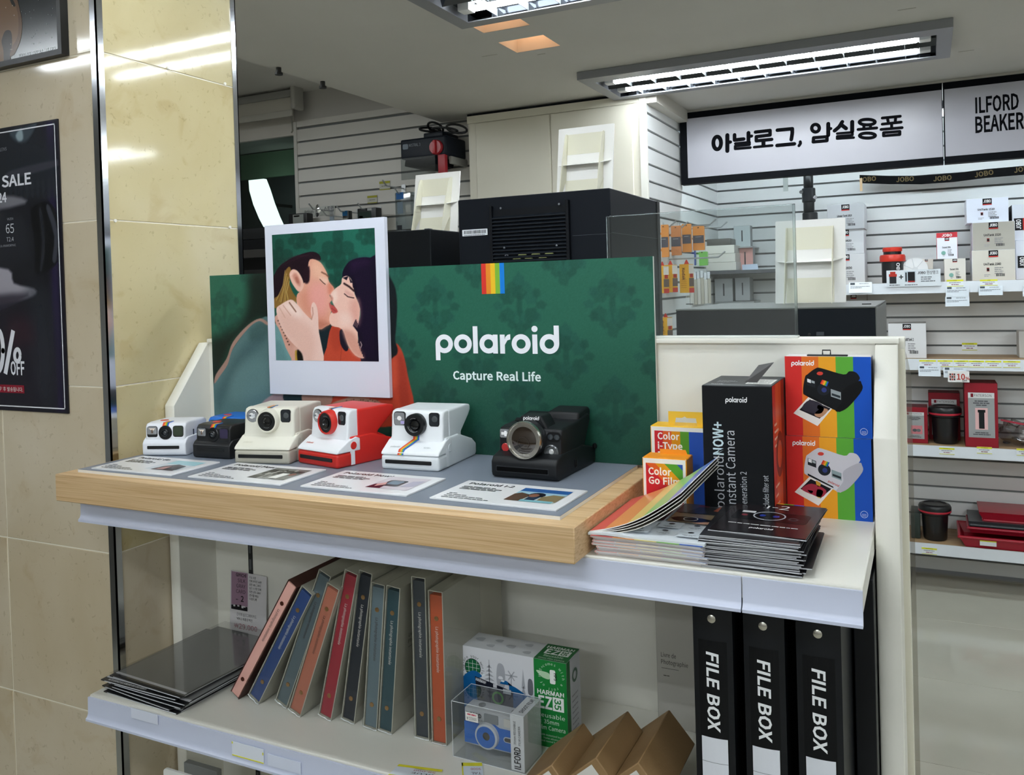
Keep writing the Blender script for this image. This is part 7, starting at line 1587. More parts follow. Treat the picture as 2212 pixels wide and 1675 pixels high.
def kz2(x, y): return fp(1652 + x/3.641, y/3.641)
def ks(pts, wpx, fn=kz): A.stroke([fn(*p) for p in pts], wpx*1.07*sc_, KOR, 0)
def ov(cx, cy, rx, ry, wpx, fn, n=18):
    pts = [(cx+rx*math.cos(2*PI*i/n), cy+ry*math.sin(2*PI*i/n)) for i in range(n+1)]; A.stroke([fn(*p) for p in pts], wpx*1.07*sc_, KOR, 0)
ov(1104, 715, 46, 76, 8.2, kz)                                             # 아
ks([(1225,622),(1225,810)], 8.5); ks([(1225,706),(1262,704)], 7)
ks([(1311,618),(1311,680),(1420,668)], 7.6); ks([(1477,594),(1477,690)], 8); ks([(1477,640),(1515,632)], 6.5)          # 날
ks([(1320,722),(1490,706),(1490,735),(1318,752),(1318,785),(1500,770)], 5.6)
ks([(1560,585),(1735,565),(1735,620),(1570,640),(1570,690),(1755,672)], 7.0); ks([(1656,690),(1656,745)], 8); ks([(1545,765),(1760,745)], 5.5)   # 로
ks([(1822,562),(2000,545),(2000,600),(1988,675)], 7.4); ks([(1818,745),(2025,725)], 7.4)                              # 그
ks([(2095,700),(2098,720),(2080,748)], 6)                                  # comma
ov(400, 1010, 30, 30, 6.6, kz2); ks([(500,975),(500,1065)], 7.6, kz2); ks([(500,1015),(520,1013)], 6, kz2)             # 암
ks([(385,1085),(490,1077),(490,1108),(382,1118),(385,1085)], 6.6, kz2)
ks([(610,960),(585,1000),(550,1030)], 7.4, kz2); ks([(605,985),(640,1012)], 7.4, kz2); ks([(688,960),(688,1035)], 7.6, kz2)   # 실
ks([(570,1052),(690,1042),(690,1064),(570,1074),(570,1092),(700,1084)], 5.0, kz2)
ov(806, 962, 62, 22, 6.2, kz2); ks([(780,985),(780,1010)], 5.5, kz2); ks([(832,982),(832,1005)], 5.5, kz2); ks([(735,1020),(880,1008)], 5.8, kz2)      # 용
ov(808, 1068, 62, 20, 6.2, kz2)
ks([(925,930),(1065,916)], 5.6, kz2); ks([(965,930),(972,965)], 5.4, kz2); ks([(1030,925),(1026,960)], 5.4, kz2); ks([(925,978),(1072,962)], 5.6, kz2)   # 품
ks([(998,980),(998,1010)], 5.4, kz2); ks([(915,1020),(1080,1006)], 5.6, kz2); ks([(935,1045),(1062,1035),(1062,1060),(935,1070),(935,1045)], 5.6, kz2)
A.o -= Vector(t.location); A.bm.transform(Matrix.Identity(4))
bmesh.ops.translate(A.bm, verts=A.bm.verts, vec=-Vector(t.location)); A.o += Vector(t.location); A.build('lettering', t)
t = sign('beaker_sign', 'white hanging sign panel reading ILFORD BEAKER at the picture edge', c2.x+0.004, 2.6)
A = Art((0, YG-0.003, 0), eps=0.0006, base=0.0006, rough=0.7, spec=0.05)
p = fp(2107, 244); q = fp(2201, 237); A.text('ILFORD', p[0], p[1]-0.001, 0.060, KOR, bold=0.04, width=(q[0]-p[0])); p2 = fp(2107, 287); A.text('BEAKER', p2[0], p2[1], 0.062, KOR, bold=0.04, width=(q[0]-p[0])*1.12)
bmesh.ops.translate(A.bm, verts=A.bm.verts, vec=-Vector(t.location)); A.build('lettering', t)
# -- black ribbon strung along the wall
Y = 4.66; pts = [onY(a, b, Y) for a, b in ((1857, 387), (1920, 389), (1990, 389), (2060, 384), (2130, 375), (2212, 368), (2290, 352))]
t = thing('ribbon', 'black printed ribbon strung across the slatted wall under the sign', 'ribbon', (pts[0].x, Y, pts[0].z-0.03)); b_ = new()
for i in range(len(pts)-1):
    p, q = pts[i], pts[i+1]; hexa(b_, [(p.x,Y,p.z-0.021),(q.x,Y,q.z-0.021),(q.x,Y+0.001,q.z-0.021),(p.x,Y+0.001,p.z-0.021),(p.x,Y,p.z+0.021),(q.x,Y,q.z+0.021),(q.x,Y+0.001,q.z+0.021),(p.x,Y+0.001,p.z+0.021)])
obj('band', b_, M('#0c0c0e', 0.7, spec=0.1), t, True)
A = Art((0, Y, 0), eps=0.0005, base=0.0008)
for (px_, py_, r_) in ((1874, 392, 0.02), (1955, 392, 0.0), (2036, 390, 0.02), (2126, 380, 0.1), (2212, 370, 0.1)): p = onY(px_, py_, Y); A.text('JOBO', p.x, p.z, 0.022, '#6a5a3a', 'c', 0.03, rot=r_)
bmesh.ops.translate(A.bm, verts=A.bm.verts, vec=-Vector(t.location)); A.build('lettering', t)
b_ = new(); p = onY(1860, 398, Y-0.004); bx(b_, p.x-0.006, p.x+0.006, Y-0.004, Y, p.z-0.035, p.z+0.03); obj('tape', b_, M('#d8b890', 0.6), t, True)
# -- black stand leaning at the goods wall
p = onY(1748, 470, 4.45); t = thing('light_stand', 'black folded stand leaning upright at the slatted wall under the sign', 'stand', (p.x, 4.45, 0.0)); zt_ = onY(1748, 376, 4.45).z
def seg_(n, r, za, zb2, m, dx=0): b_ = new(); lathe(b_, [(r*0.9, za), (r, za+0.004), (r, zb2-0.004), (r*0.9, zb2)], (dx, 0, 0), 'z', 18); obj(n, b_, M(m, 0.35), t)
seg_('lower_tube', 0.030, 0.0, zt_-0.26, '#121316'); seg_('clamp', 0.036, zt_-0.27, zt_-0.19, '#17191c', 0.004); seg_('upper_tube', 0.026, zt_-0.19, zt_-0.10, '#15171a'); seg_('collar', 0.032, zt_-0.14, zt_-0.07, '#1b1d21'); seg_('top_tube', 0.023, zt_-0.07, zt_, '#121316')
for (dz, dx) in ((0.09, -0.03), (0.12, 0.034)): b_ = new(); cyl(b_, (dx, -0.03, zt_-dz), '-y', 0.009, 0.012, 12); obj('knob', b_, M('#8f9094', 0.25, 0.8), t)
b_ = new(); bx(b_, -0.12, -0.098, 0.0, 0.01, zt_-0.075, zt_+0.0); tube(b_, [(-0.11, 0, zt_), (-0.06, -0.01, zt_+0.012), (0.0, 0, zt_+0.002)], 0.005, 6); obj('strap', b_, M('#9aa09c', 0.4), t)

# ================================================================== small goods hanging on the side wall (seen through the acrylic)
def hook(label, x, y, z, n=0.16, axis='x', tilt=0.0):
    t = thing('wall_hook', label, 'hook', (x, y, z), 0, 'chrome display hooks'); b_ = new()
    d = Vector((1,0,0)) if axis == 'x' else Vector((0,-1,0))
    tube(b_, [d*0.0, d*n, d*(n+0.03)+Vector((0,0,0.024))], 0.0035, 6); obj('arm', b_, M('#b9bdc0', 0.3, 0.8), t)
    b_ = new(); s_ = 0.012
    if axis == 'x': bx(b_, 0.0, 0.003, -s_, s_, -0.02, 0.02)
    else: bx(b_, -s_, s_, -0.003, 0.0, -0.02, 0.02)
    obj('base_plate', b_, M('#c9ccce', 0.35, 0.6), t); return t
def pouch(label, px0, py0, px1, py1, Y, cols, group, th=0.012, stripes_=((0.62, 1.0, 0), (0.30, 0.62, 1), (0, 0.30, 0)), nm_='accessory_pack', cat='pack'):
    a, b2 = onY(px0, (py0+py1)/2, Y), onY(px1, (py0+py1)/2, Y); z1, z0 = onY((px0+px1)/2, py0, Y).z, onY((px0+px1)/2, py1, Y).z
    t = thing(nm_, label, cat, ((a.x+b2.x)/2, Y, z0), 0, group); W_, H_ = b2.x-a.x, z1-z0
    b_ = new(); prism(b_, rrect(W_, H_, W_*0.08, 2, 0, H_/2), 'y', -th/2, th/2); obj('pack', b_, M(cols[0], 0.4), t)
    A = Art((-W_/2, -th/2, 0), eps=0.0004, base=0.0005, rough=0.4)
    for (v0, v1, ci) in stripes_:
        if ci: A.rect(0.002, H_*v0, W_-0.002, H_*v1, cols[ci], 0)
    A.poly(ell(W_/2, H_*0.94, W_*0.08, W_*0.06, 8), '#4a3020', 1); A.lines(W_*0.25, H_*0.55, [W_*0.5], H_*0.012, 0.1, '#d9d4cc', 2); A.build('print', t); return t
OR, GD = '#d98a3a', '#4f4c55'
for i, (r, Y, lab) in enumerate((((1423, 486, 1445, 556), 3.62, 'orange accessory pack hanging nearest the white post'), ((1449, 488, 1472, 552), 3.78, 'dull orange accessory pack hanging second from the white post'), ((1474, 484, 1494, 545), 3.90, 'pale orange accessory pack hanging third from the white post'), ((1497, 489, 1522, 541), 4.02, 'bright orange accessory pack hanging last of the orange row'))):
    pouch(lab, *r, Y, (OR if i != 1 else '#c07a45', GD), 'orange accessory packs')
    p = onY((r[0]+r[2])/2, r[1]+4, Y); hook('chrome hook holding the orange pack number %s from the post' % ('one', 'two', 'three', 'four')[i], SX, Y+0.02, p.z, max(0.03, p.x-SX+0.10 if i > 1 else p.x-SX+0.02))
for (r, Y, c, lab) in (((1433, 546, 1449, 585), 4.02, '#d9dce2', 'white small packet under the orange packs'), ((1456, 543, 1474, 574), 4.12, '#c23a52', 'red small packet under the orange packs'), ((1479, 541, 1503, 574), 4.20, '#4a5eb0', 'blue small packet under the orange packs'), ((1506, 544, 1529, 574), 4.30, '#7cc45a', 'bright green small packet under the orange packs')):
    pouch(lab, *r, Y, (c, c), 'small coloured packets', 0.02, ())
def kodak(label, px0, py0, px1, py1, Y):
    a, b2 = onY(px0, (py0+py1)/2, Y), onY(px1, (py0+py1)/2, Y); z1, z0 = onY((px0+px1)/2, py0, Y).z, onY((px0+px1)/2, py1, Y).z
    W_, H_ = b2.x-a.x, z1-z0; t = thing('film_box', label, 'film box', (a.x+W_/2, Y, z0), math.radians(-14), 'yellow film boxes')
    b_ = new(); rbx(b_, -W_*0.35, W_*0.35, 0, 0.045, 0, H_*0.90, 0.001, 1); obj('carton', b_, M('#e5aa22', 0.4), t)
    b_ = new(); prism(b_, [(-W_*0.16, H_*0.9), (W_*0.22, H_*0.9), (W_*0.06, H_*1.04), (0.0, H_*1.04)], 'y', 0.02, 0.0215); obj('hanging_tab', b_, M('#c9352c', 0.4), t)
    A = Art((-W_*0.35, 0, 0), eps=0.0004, base=0.0005); A.text('Kodak', W_*0.22, H_*0.78, W_*0.20, '#5a2a1a', rot=-PI/2, L=1, bold=0.02); A.lines(W_*0.12, H_*0.40, [W_*0.4]*5, H_*0.014, H_*0.06, '#a8741a', 1); A.build('print', t)
    A = Art((W_*0.35, 0, 0), (0,1,0), (0,0,1), (1,0,0), eps=0.0004, base=0.0005); A.rect(0, 0, 0.045, H_*0.15, '#c9352c'); A.rect(0, H_*0.6, 0.045, H_*0.88, '#e4dcd2'); A.rect(0.008, H_*0.48, 0.036, H_*0.60, '#b02a2a', 1); A.rect(0, H_*0.2, 0.045, H_*0.46, '#6a5a52'); A.build('side_print', t)
kodak('yellow film box hanging closest to the green board', 1413, 568, 1438, 634, 3.55); kodak('yellow film box hanging second in the row', 1428, 566, 1458, 632, 3.66); kodak('yellow film box hanging third, apart from the two others', 1462, 564, 1494, 633, 3.74); kodak('yellow film box hanging low beside the low wide machine', 1418, 680, 1447, 742, 3.60)
p = onY(1450, 560, 3.70); hook('long chrome hook above the yellow film boxes', SX, 3.72, p.z, 0.22)
# film sleeve packets, one by one
for i in range(8):
    px_ = 1480 + 7.5*i; Y = 4.05+0.03*i; a = onY(px_, 625, Y); z1, z0 = onY(px_, 604-2*(i % 3), Y).z, onY(px_, 661-i*0.8, Y).z
    t = thing('film_sleeve_pack', 'clear edged film sleeve packet in the hanging row beside the yellow boxes', 'packet', (a.x, Y, z0), math.radians(20), 'film sleeve packets'); b_ = new(); rbx(b_, -0.008, 0.008, 0, 0.09, 0, z1-z0, 0.001, 1); obj('packet', b_, M('#b5b0a2' if i % 2 else '#d3d0c8', 0.3), t)
    b_ = new(); rbx(b_, -0.007, 0.007, 0.02, 0.07, z1-z0, z1-z0+0.035, 0.001, 1); obj('header', b_, M('#d9dde2', 0.2), t)
# white cartons and grey packs on the goods wall
zz = onY(1555, 585, 4.45).z
for i, (lab, c) in enumerate((('white flat carton at the bottom of the pile by the corner', '#cfccc4'), ('white flat carton in the middle of the pile by the corner', '#d3d0c8'), ('white flat carton at the top of the pile by the corner', '#dcd9d0'))):
    a, b2 = onY(1519, 560, 4.45), onY(1590-i*1.5, 560, 4.45); h_ = onY(1555, 530, 4.45).z - zz; hh_ = (onY(1555, 530, 4.45).z - onY(1555, 585, 4.45).z)/3
    carton('paper_carton', lab, 'carton', a.x, b2.x, 4.45, 4.72, zz, zz+hh_-0.001, (c, '#b9b7b0', c), 'flat white cartons'); zz += hh_
a, b2 = onY(1519, 520, 4.47), onY(1578, 520, 4.47); t = tag(obj('dark_pack', rbx(new(), a.x, b2.x, 4.47, 4.7, zz, zz+0.035, 0.006), M('#55534e', 0.4)), 'flat dark pack lying on the white carton pile', 'pack')
tb = thing('corner_shelf', 'small shelf in the wall corner carrying the flat white cartons', 'shelf', (onY(1555, 588, 4.45).x, 4.45, zz-0.2)); b_ = new(); z0 = onY(1555, 585, 4.45).z; bx(b_, SX+0.002, -0.63, 4.44, YB-0.001, z0-0.018, z0-0.0005); obj('board', b_, M('#4a4c50', 0.5), tb, True)
for (r, Y, c, lab) in (((1585, 488, 1621, 533), 4.60, '#c4cdd0', 'grey white box standing highest by the wall corner'), ((1592, 533, 1627, 585), 4.58, '#cf9a94', 'pink fronted box standing under the grey white one'), ((1544, 602, 1583, 652), 4.56, '#a9acae', 'grey box hanging below the corner shelf, first of two'), ((1588, 600, 1620, 650), 4.56, '#a4a7aa', 'grey box hanging below the corner shelf, second of two')):
    t, w_, d_, h_ = gbox(lab, *r, Y, 0.06 if r[3] < 600 else 0.10, c, '#8b8e90', name='paper_box', group='boxes by the wall corner'); A = Art((-w_, -d_, 0), eps=0.0004, base=0.0005); A.rect(w_*0.92, h_*0.25, w_*1.08, h_*0.78, '#3a3c40'); A.build('print', t)
for z_ in (onY(1600, 533, 4.58).z, onY(1600, 651, 4.56).z):
    tb = thing('peg_ledge', 'thin chrome ledge under boxes by the wall corner, ' + ('upper' if z_ > 1.6 else 'lower'), 'ledge', (onY(1600, 590, 4.6).x, 4.5, z_-0.012)); b_ = new(); bx(b_, onY(1543 if z_ < 1.6 else 1584, 600, 4.56).x, onY(1628, 600, 4.56).x, 4.555, YB-0.001, z_-0.008, z_-0.001); obj('ledge', b_, M('#aeb2b4', 0.3, 0.6), tb, True)
a, b2 = onY(1604, 580, 4.52), onY(1640, 580, 4.52); zc = onY(1620, 588, 4.52).z; t = tag(obj('ticket', hexa(new(), [(a.x,4.52,zc),(b2.x,4.50,zc+0.003),(b2.x,4.502,zc+0.003),(a.x,4.522,zc),(a.x-0.008,4.55,zc+0.04),(b2.x-0.01,4.53,zc+0.042),(b2.x-0.01,4.532,zc+0.042),(a.x-0.008,4.552,zc+0.04)]), M('#bcc8da', 0.3)), 'pale blue price ticket jutting out by the pink fronted box', 'ticket')
# ================================================================== slatted wall by the window: dryer, hooks, packs
Y = 3.36
f3 = lambda x, y: onY(820 + x/4.654, 240 + y/4.654, Y)
a, b2 = f3(205, 275), f3(640, 250); zb = f3(400, 470).z; zt_ = f3(400, 268).z; xr = b2.x+0.012
t = thing('film_dryer', 'dark blue film dryer with red knob and coiled cord on the slatted wall', 'dryer', ((a.x+xr)/2, YL, zb))
dk = M('#101824', 0.45, spec=0.25)
b_ = new(); rbx(b_, a.x, xr, Y, YL-0.001, zb, zt_, 0.010, 3); obj('housing', b_, dk, t, True)
b_ = new(); rbx(b_, f3(415, 240).x, f3(610, 230).x, Y+0.02, YL-0.02, zt_-0.004, f3(500, 205).z, 0.008, 2); obj('top_cover', b_, dk, t, True)
b_ = new(); prism(b_, [(a.x+0.012, zb), (f3(560,500).x, zb), (f3(545,540).x, f3(400,545).z), (f3(420,570).x, f3(400,570).z), (f3(225,550).x, f3(225,552).z)], 'y', Y+0.02, YL-0.01, 0, 0.004, 2); obj('lower_body', b_, M('#12161d', 0.6, spec=0.1), t, True)
b_ = new(); rbx(b_, f3(690,450).x, xr-0.006, Y+0.03, YL-0.005, f3(700,520).z, zb, 0.012, 2); obj('hinge_block', b_, M('#8d8d88', 0.45), t, True)
c = f3(573, 365); b_ = new(); lathe(b_, [(0.034, 0), (0.034, 0.010), (0.030, 0.016), (0, 0.016)], (c.x, Y+0.001, c.z), '-y', 28); k_ = obj('knob', b_, M('#a8202c', 0.35), t, True)
b_ = new(); rbx(b_, c.x-0.006, c.x+0.006, Y-0.026, Y-0.014, c.z-0.030, c.z+0.030, 0.002); obj('knob_grip', b_, M('#b8242f', 0.35), t, True)
p, q = f3(588, 440), f3(665, 620); b_ = new(); rbx(b_, p.x, q.x, Y-0.004, Y+0.02, q.z, p.z, 0.002); obj('red_strap', b_, M('#a61f2c', 0.4), t, True)
A = Art((0, Y, 0), eps=0.0004, base=0.0008); p = f3(235, 385); A.poly(rrect(0.030, 0.024, 0.006, 3, p.x+0.014, p.z+0.010), '#7d8792'); p = f3(296, 362); A.text('MISTRAL 3', p.x, p.z, 0.0135, '#8d959e', bold=0.01, width=f3(410,350).x-p.x)
bmesh.ops.translate(A.bm, verts=A.bm.verts, vec=-Vector(t.location)); A.build('lettering', t)
b_ = new()
for (cx, cy, rx, ry, ph) in ((505, 150, 70, 45, 0.0), (720, 160, 75, 38, 1.0), (450, 170, 75, 22, 2.0), (600, 175, 110, 18, 0.5)):
    tube(b_, [f3(cx+rx*math.cos(q*PI/8), cy+ry*math.sin(q*PI/8)) + Vector((0, 0.03*math.sin(q*PI/8+ph)+0.05, 0)) for q in range(17)], 0.0055, 6)
obj('power_cord', b_, M('#0f1116', 0.5), t, True)
b_ = new(); p, q = f3(215, 480), f3(600, 660); bx(b_, p.x, f3(560, 500).x, Y-0.002, Y-0.0005, q.z, p.z); obj('plastic_wrap', b_, M('#dfe3e3', 0.08, kind='film', blend=0.35), t, True)
# -- hooks, packs and tags on the same wall
f5 = lambda x, y, YY=YL-0.02: onY(620 + x/7.9, 380 + y/7.9, YY)
def wpack(name, label, cat, q, Y_, col, th=0.02, prn=None, clear=False):
    a, b2 = f5(q[0], q[1], Y_), f5(q[2], q[3], Y_); t = thing(name, label, cat, ((a.x+b2.x)/2, Y_, b2.z)); W_, H_ = b2.x-a.x, a.z-b2.z
    b_ = new(); rbx(b_, -W_/2, W_/2, 0, th, 0, H_, min(0.006, W_*0.1), 2); obj('pack', b_, M(col, 0.4) if not clear else M('#c9d2d6', 0.10, kind='film', blend=0.4), t)
    if prn:
        A = Art((-W_/2, 0, 0), eps=0.0004, base=0.0006)
        for (u0, v0, u1, v1, c) in prn: A.rect(W_*u0, H_*v0, W_*u1, H_*v1, c)
        A.build('print', t)
    return t
wpack('film_can_pack', 'dark pack with white label at the foot of the slatted wall by the window', 'pack', (20, 655, 345, 860), YL-0.10, '#17181a', 0.05, [(0.25, 0.2, 0.82, 0.92, '#8f938f'), (0.3, 0.75, 0.6, 0.85, '#55585a')])
wpack('strap_pack', 'hanging pack with blue top on a hook by the photo board', 'pack', (945, 600, 1060, 900), YL-0.12, '#1d2224', 0.03, [(0, 0.72, 0.8, 1, '#1f5a86'), (0.1, 0.5, 0.8, 0.6, '#8d8d86')])
wpack('strap_pack', 'black hanging pack with grey woven pattern on the slatted wall', 'pack', (1195, 560, 1525, 860), YL-0.12, '#14171a', 0.05, [(0.05, 0.3, 0.75, 0.8, '#26332f'), (0.1, 0.45, 0.3, 0.6, '#6a7068'), (0.4, 0.35, 0.7, 0.5, '#7d7c4a'), (0.55, 0.85, 0.78, 0.97, '#b5b8b6')])
wpack('strap_pack', 'small pale blue hanging ticket on a short hook', 'pack', (725, 675, 800, 800), YL-0.10, '#9aa7b4', 0.006)
wpack('tube_pack', 'clear hanging bag with blue header beside the cream display card', 'bag', (1835, 290, 2130, 930), YL-0.14, '#8d9aa2', 0.04, [(0.1, 0.82, 0.55, 1.0, '#2a5f9a'), (0.15, 0.45, 0.5, 0.75, '#6f7f8c'), (0.1, 0.03, 0.4, 0.15, '#2b2f33')], clear=True)
wpack('wall_label', 'white strip label with a strap brand name on the slatted wall', 'label', (200, 555, 815, 660), YL-0.004, '#c4c6c0', 0.002)
A = Art((0, YL-0.004, 0), eps=0.0004, base=0.0010); p = f5(265, 640); q = f5(420, 625); A.text('Artisan', p.x, p.z, 0.016, '#55585a', L=1, width=q.x-p.x); p = f5(600, 605); q = f5(765, 590); A.text('스트랩', p.x, p.z, 0.022, '#4a4c4e', L=1, width=q.x-p.x)
lab_ = [o for o in COL.objects if o.name.startswith('wall_label')][0]; bmesh.ops.translate(A.bm, verts=A.bm.verts, vec=-Vector(lab_.location)); A.build('lettering', lab_)
for (x_, y_, l) in ((535, 575, 'first chrome hook from the window end, holding foil'), (762, 685, 'second chrome hook, holding the pale blue ticket'), (1000, 612, 'third chrome hook, holding the blue topped pack'), (1360, 572, 'fourth chrome hook, holding the black pack'), (1980, 310, 'chrome hook holding the clear bag'), (1780, 185, 'upper chrome hook beside the yellow tag')):
    p = f5(x_, y_, YL-0.11); hook(l + ' on the slatted wall', p.x, YL-0.002, p.z, 0.15, '-y')
for (q, l) in (((1575, 100, 1760, 230), 'yellow framed price ticket on the slatted wall, upper one'), ((1370, 345, 1540, 460), 'yellow framed price ticket on the slatted wall, lower one')):
    a, b2 = f5(q[0], q[1], YL-0.004), f5(q[2], q[3], YL-0.004); t = thing('price_tag', l, 'price tag', (a.x, YL-0.004, b2.z)); W_, H_ = b2.x-a.x, a.z-b2.z
    b_ = new(); bx(b_, 0, W_, 0, 0.0015, 0, H_); obj('tag', b_, M('#b9b9ae', 0.4), t); A = Art((0,0,0), eps=0.0004, base=0.0006); A.rect(0, H_*0.72, W_, H_, '#a8a53a'); A.rect(0, 0, W_, H_*0.10, '#a8a53a'); A.lines(W_*0.2, H_*0.4, [W_*0.6], H_*0.08, 0.1, '#77776e'); A.build('print', t)
b_ = new(); bmesh.ops.create_icosphere(b_, subdivisions=2, radius=1.0); p = f5(535, 600, YL-0.10)
for v in b_.verts: q = 1+0.25*math.sin(9*v.co.x+7*v.co.z); v.co = p + Vector((v.co.x*0.016*q, v.co.y*0.01, v.co.z*0.030*q))
tag(obj('foil_packet', b_, M('#e9edf0', 0.08, 1.0)), 'crumpled shiny foil packet on a hook of the slatted wall', 'packet')
t = thing('wall_rail', 'dark bench rail below the window glass beside the pillar', 'rail', (-3.4, YL-0.3, 0.0)); zt2 = onY(540, 497, YL-0.3).z
b_ = new(); rbx(b_, -4.4, LW0+0.5, YL-0.34, YL-0.30, zt2-0.05, zt2, 0.004); obj('top_bar', b_, M('#15171a', 0.35), t, True)
for k in range(1, 4): b_ = new(); rbx(b_, -4.4, LW0+0.5, YL-0.33, YL-0.31, zt2-0.05-0.09*k, zt2-0.10*k, 0.003); obj('slat', b_, M(('#3a3836', '#1b1a1a', '#2c2b2a')[k-1], 0.4), t, True)
for xx in (-4.3, LW0+0.4): b_ = new(); bx(b_, xx, xx+0.04, YL-0.33, YL-0.31, 0, zt2-0.01); obj('post', b_, M('#15171a', 0.4), t, True)

# ================================================================== pillar: poster and framed picture
fy = PYc - 0.0030
a, b2 = onY(127, 256, fy), onY(145, 894, fy); px1 = (a.x+b2.x)/2; z1, z0 = a.z, b2.z; px0 = px1-0.42
t = thing('sale_poster', 'dark cine lens sale poster taped to the tiled pillar', 'poster', ((px0+px1)/2, fy, z0))
b_ = new(); bx(b_, px0, px1, fy, PYc-0.0004, z0, z1); obj('sheet', b_, M('#15131f', 0.25), t, True)
A = Art((0,0,0), (1,0,0), (0,0,1), (0,-1,0), eps=0.00007, base=0.0002, rough=0.22)
A.o = Vector((0, fy, 0)); fq = pix_map((0,0,0), fy)
def pq(x, y): return fq(x, y)
def poly_(pts, c, L, sm=3): A.poly(spl([pq(*p) for p in pts], sm) if sm > 1 else [pq(*p) for p in pts], c, L)
e = 0.0075
A.rect(px0+e, z0+e, px1-e, z0+e+0.0022, '#e9e9f0', 3); A.rect(px0+e, z1-e-0.0022, px1-e, z1-e, '#e9e9f0', 3); A.rect(px1-e-0.0022, z0+e, px1-e, z1-e, '#e9e9f0', 3); A.rect(px0+e, z0+e, px0+e+0.0022, z1-e, '#e9e9f0', 3)
PT = Paint(px1-0.30, z0+0.002, px1-0.002, z1-0.002, 170, 300, '#15151d')
def pf(pts, c, blur=0.002, al=1.0): PT.fill([pq(*p) for p in pts], c, blur, al)
PT.fill([(px1-0.034, z0), (px1-0.010, z0), (px1-0.010, z1), (px1-0.034, z1)], '#2a2146', 0.012, 0.8, 1)
pf([(-60,300),(60,280),(125,330),(120,420),(-60,430)], '#262a31', 0.03, 0.9); pf([(20,285),(60,272),(82,262),(62,300),(40,308)], '#47535c', 0.004, 0.8); pf([(34,292),(46,278),(50,300),(40,305)], '#a9bcc4', 0.003, 0.8)
pf([(20,370),(125,345),(126,358),(24,386)], '#3d3e48', 0.003, 0.9)
for k in range(9): pf([(18+12*k,400-1.5*k),(24+12*k,399-1.5*k),(26+12*k,425),(20+12*k,426)], '#2c2f36', 0.004, 0.7)
pf([(-60,425),(28,422),(56,438),(68,480),(76,540),(74,588),(50,602),(-60,595)], '#1d1e25', 0.003); pf([(-60,428),(28,424),(54,440),(-60,462)], '#83828a', 0.005, 0.9); pf([(-60,470),(40,465),(60,520),(50,560),(-60,570)], '#262830', 0.02, 0.8)
pf([(68,452),(105,438),(124,470),(126,530),(120,572),(78,592),(76,530)], '#0d0e13', 0.003); pf([(100,450),(108,446),(125,500),(122,562),(113,562),(117,510)], '#474954', 0.003, 0.8); pf([(84,455),(90,452),(98,520),(92,580),(86,585),(90,520)], '#2c2e36', 0.003, 0.8)
pf([(-60,585),(18,582),(30,612),(74,624),(72,640),(20,655),(-60,668)], '#a29ea8', 0.004); pf([(-60,650),(60,634),(24,664),(-60,700)], '#3e3a46', 0.008, 0.9); pf([(-60,690),(40,660),(100,700),(120,880),(-60,890)], '#1f1c28', 0.04, 0.9); pf([(60,620),(110,640),(115,860),(85,860),(70,700)], '#2b3038', 0.03, 0.6); pf([(20,690),(60,690),(70,740),(20,745)], '#3a1f2a', 0.02, 0.6)
PT.build('photograph', t, Vector((0, fy-0.0001, 0)) - Vector(t.location), rough=0.2, spec=0.4)
def ptext(s_, x, y, hpx, xr_, bold, c='#e6e6ee', wd=None, **k):
    p = pq(x, y); r_ = pq(xr_, y); hh_ = pq(x, y-hpx)[1]-p[1]; A.text(s_, r_[0], p[1], hh_, c, 'r', bold, L=4, width=wd, **k)
ptext('SPRING SALE', 68, 397, 24, 68, 0.03, wd=(pq(68,390)[0]-pq(0,390)[0])*2.5); ptext('2024', 15, 436, 20, 15, 0.03); ptext('65', 31, 503, 20, 31, 0.0, '#c9cad0'); ptext('T2.4', 30, 521, 9, 30, 0.0, '#b5b6bc'); ptext('1.6x ANAMORPHIC', 35, 532, 5, 35, 0.0, '#9a9ba2'); ptext('VAZEN', 29, 475, 5, 29, 0.0, '#9a9ba2'); ptext('LENS', 15, 325, 7, 15, 0.0, '#8a8b92')
ptext('OFF', 54, 810, 28, 54, 0.03, wd=(pq(54,800)[0]-pq(24,800)[0]))
px_w = pq(1, 760)[0]-pq(0, 760)[0]
A.stroke([pq(12,808), pq(29,714)], 8*px_w, '#e6e6ee', 4, caps=False)
for (cx_, cy_, rx_, ry_, w_) in ((-4, 758, 11, 44, 8), (38, 768, 6, 13, 6)):
    A.stroke([pq(cx_+rx_*math.cos(2*PI*i/20), cy_+ry_*math.sin(2*PI*i/20)) for i in range(21)], w_*px_w, '#e6e6ee', 4)
p = pq(53, 846); A.rect(px0+0.03, pq(0,848)[1], p[0], pq(0,831)[1], '#8f2434', 3); A.text("부터 '3주' 후 발송됩니다.", p[0]-0.004, pq(0,844)[1], 0.0065, '#e6dcdc', 'r', L=5, width=(pq(48,840)[0]-pq(0,840)[0])*1.5)
bmesh.ops.translate(A.bm, verts=A.bm.verts, vec=-Vector(t.location)); A.build('print', t)
fy2 = PYc - 0.016
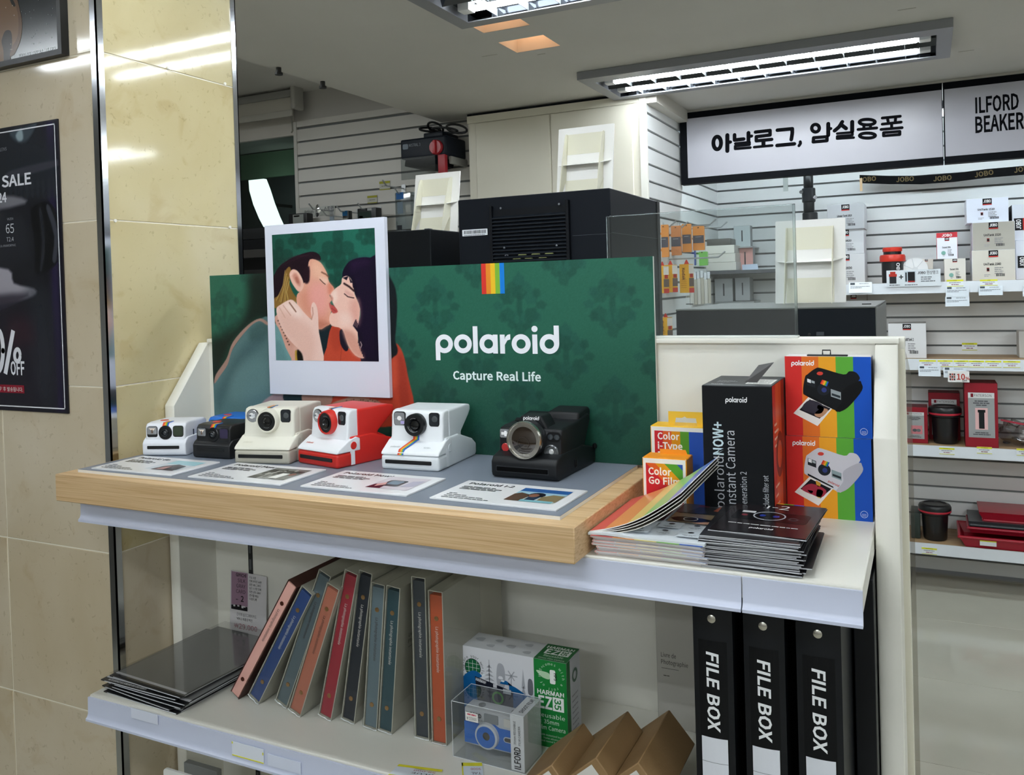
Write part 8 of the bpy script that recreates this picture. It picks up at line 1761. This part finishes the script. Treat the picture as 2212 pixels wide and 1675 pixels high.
a = onY(133, 116, fy2); px1 = a.x; z0 = a.z; px0 = px1-0.34; z1 = z0+0.28
t = thing('framed_picture', 'black framed picture of a brown leather bag on the tiled pillar', 'picture', ((px0+px1)/2, PYc, z0))
b_ = new()
bx(b_, px0, px1, fy2, PYc-0.0004, z0, z0+0.010); bx(b_, px0, px1, fy2, PYc-0.0004, z1-0.010, z1); bx(b_, px0, px0+0.010, fy2, PYc-0.0004, z0+0.010, z1-0.010); bx(b_, px1-0.010, px1, fy2, PYc-0.0004, z0+0.010, z1-0.010); obj('frame', b_, M('#0d0f12', 0.35), t, True)
b_ = new(); bx(b_, px0+0.010, px1-0.010, fy2+0.005, PYc-0.0005, z0+0.010, z1-0.010); obj('picture', b_, M('#1c2126', 0.15), t, True)
A = Art((0, fy2+0.005, 0), eps=0.0001, base=0.0003, rough=0.18); fq = pix_map((0,0,0), fy2+0.005); lim = z0+0.011
def poly2(pts, c, L):
    A.poly([(q[0], max(q[1], lim)) for q in spl([fq(*p) for p in pts], 3)], c, L)
poly2([(-60,-60),(10,-50),(34,-10),(44,25),(48,50),(46,80),(36,108),(20,125),(-60,160)], '#6b5140', 1); poly2([(-60,-50),(5,-40),(30,0),(40,40),(38,80),(24,106),(24,130),(36,150),(-60,170)], '#7d6048', 1.5)
poly2([(6,80),(12,67),(22,66),(26,76),(26,100),(22,118),(24,140),(10,140),(8,110),(4,92)], '#3c3430', 2); poly2([(20,-10),(28,-2),(34,12),(30,14),(24,6)], '#2a2620', 2)
for i in range(26):
    x_, y_ = random.uniform(-5, 115), random.uniform(0, 112); p = fq(x_, y_); A.poly(ell(p[0], max(lim+0.002, p[1]), 0.0008, 0.0011, 6), '#8a8a86' if x_ > 45 else '#c9b9a6', 3)
p = fq(41, 126); q = fq(120, 112); A.text('MADE IN ENGLAND SINCE 1973', p[0], p[1]-0.001, 0.0078, '#c9cdd0', L=4, width=q[0]-p[0])
bmesh.ops.translate(A.bm, verts=A.bm.verts, vec=-Vector(t.location)); A.build('print', t)
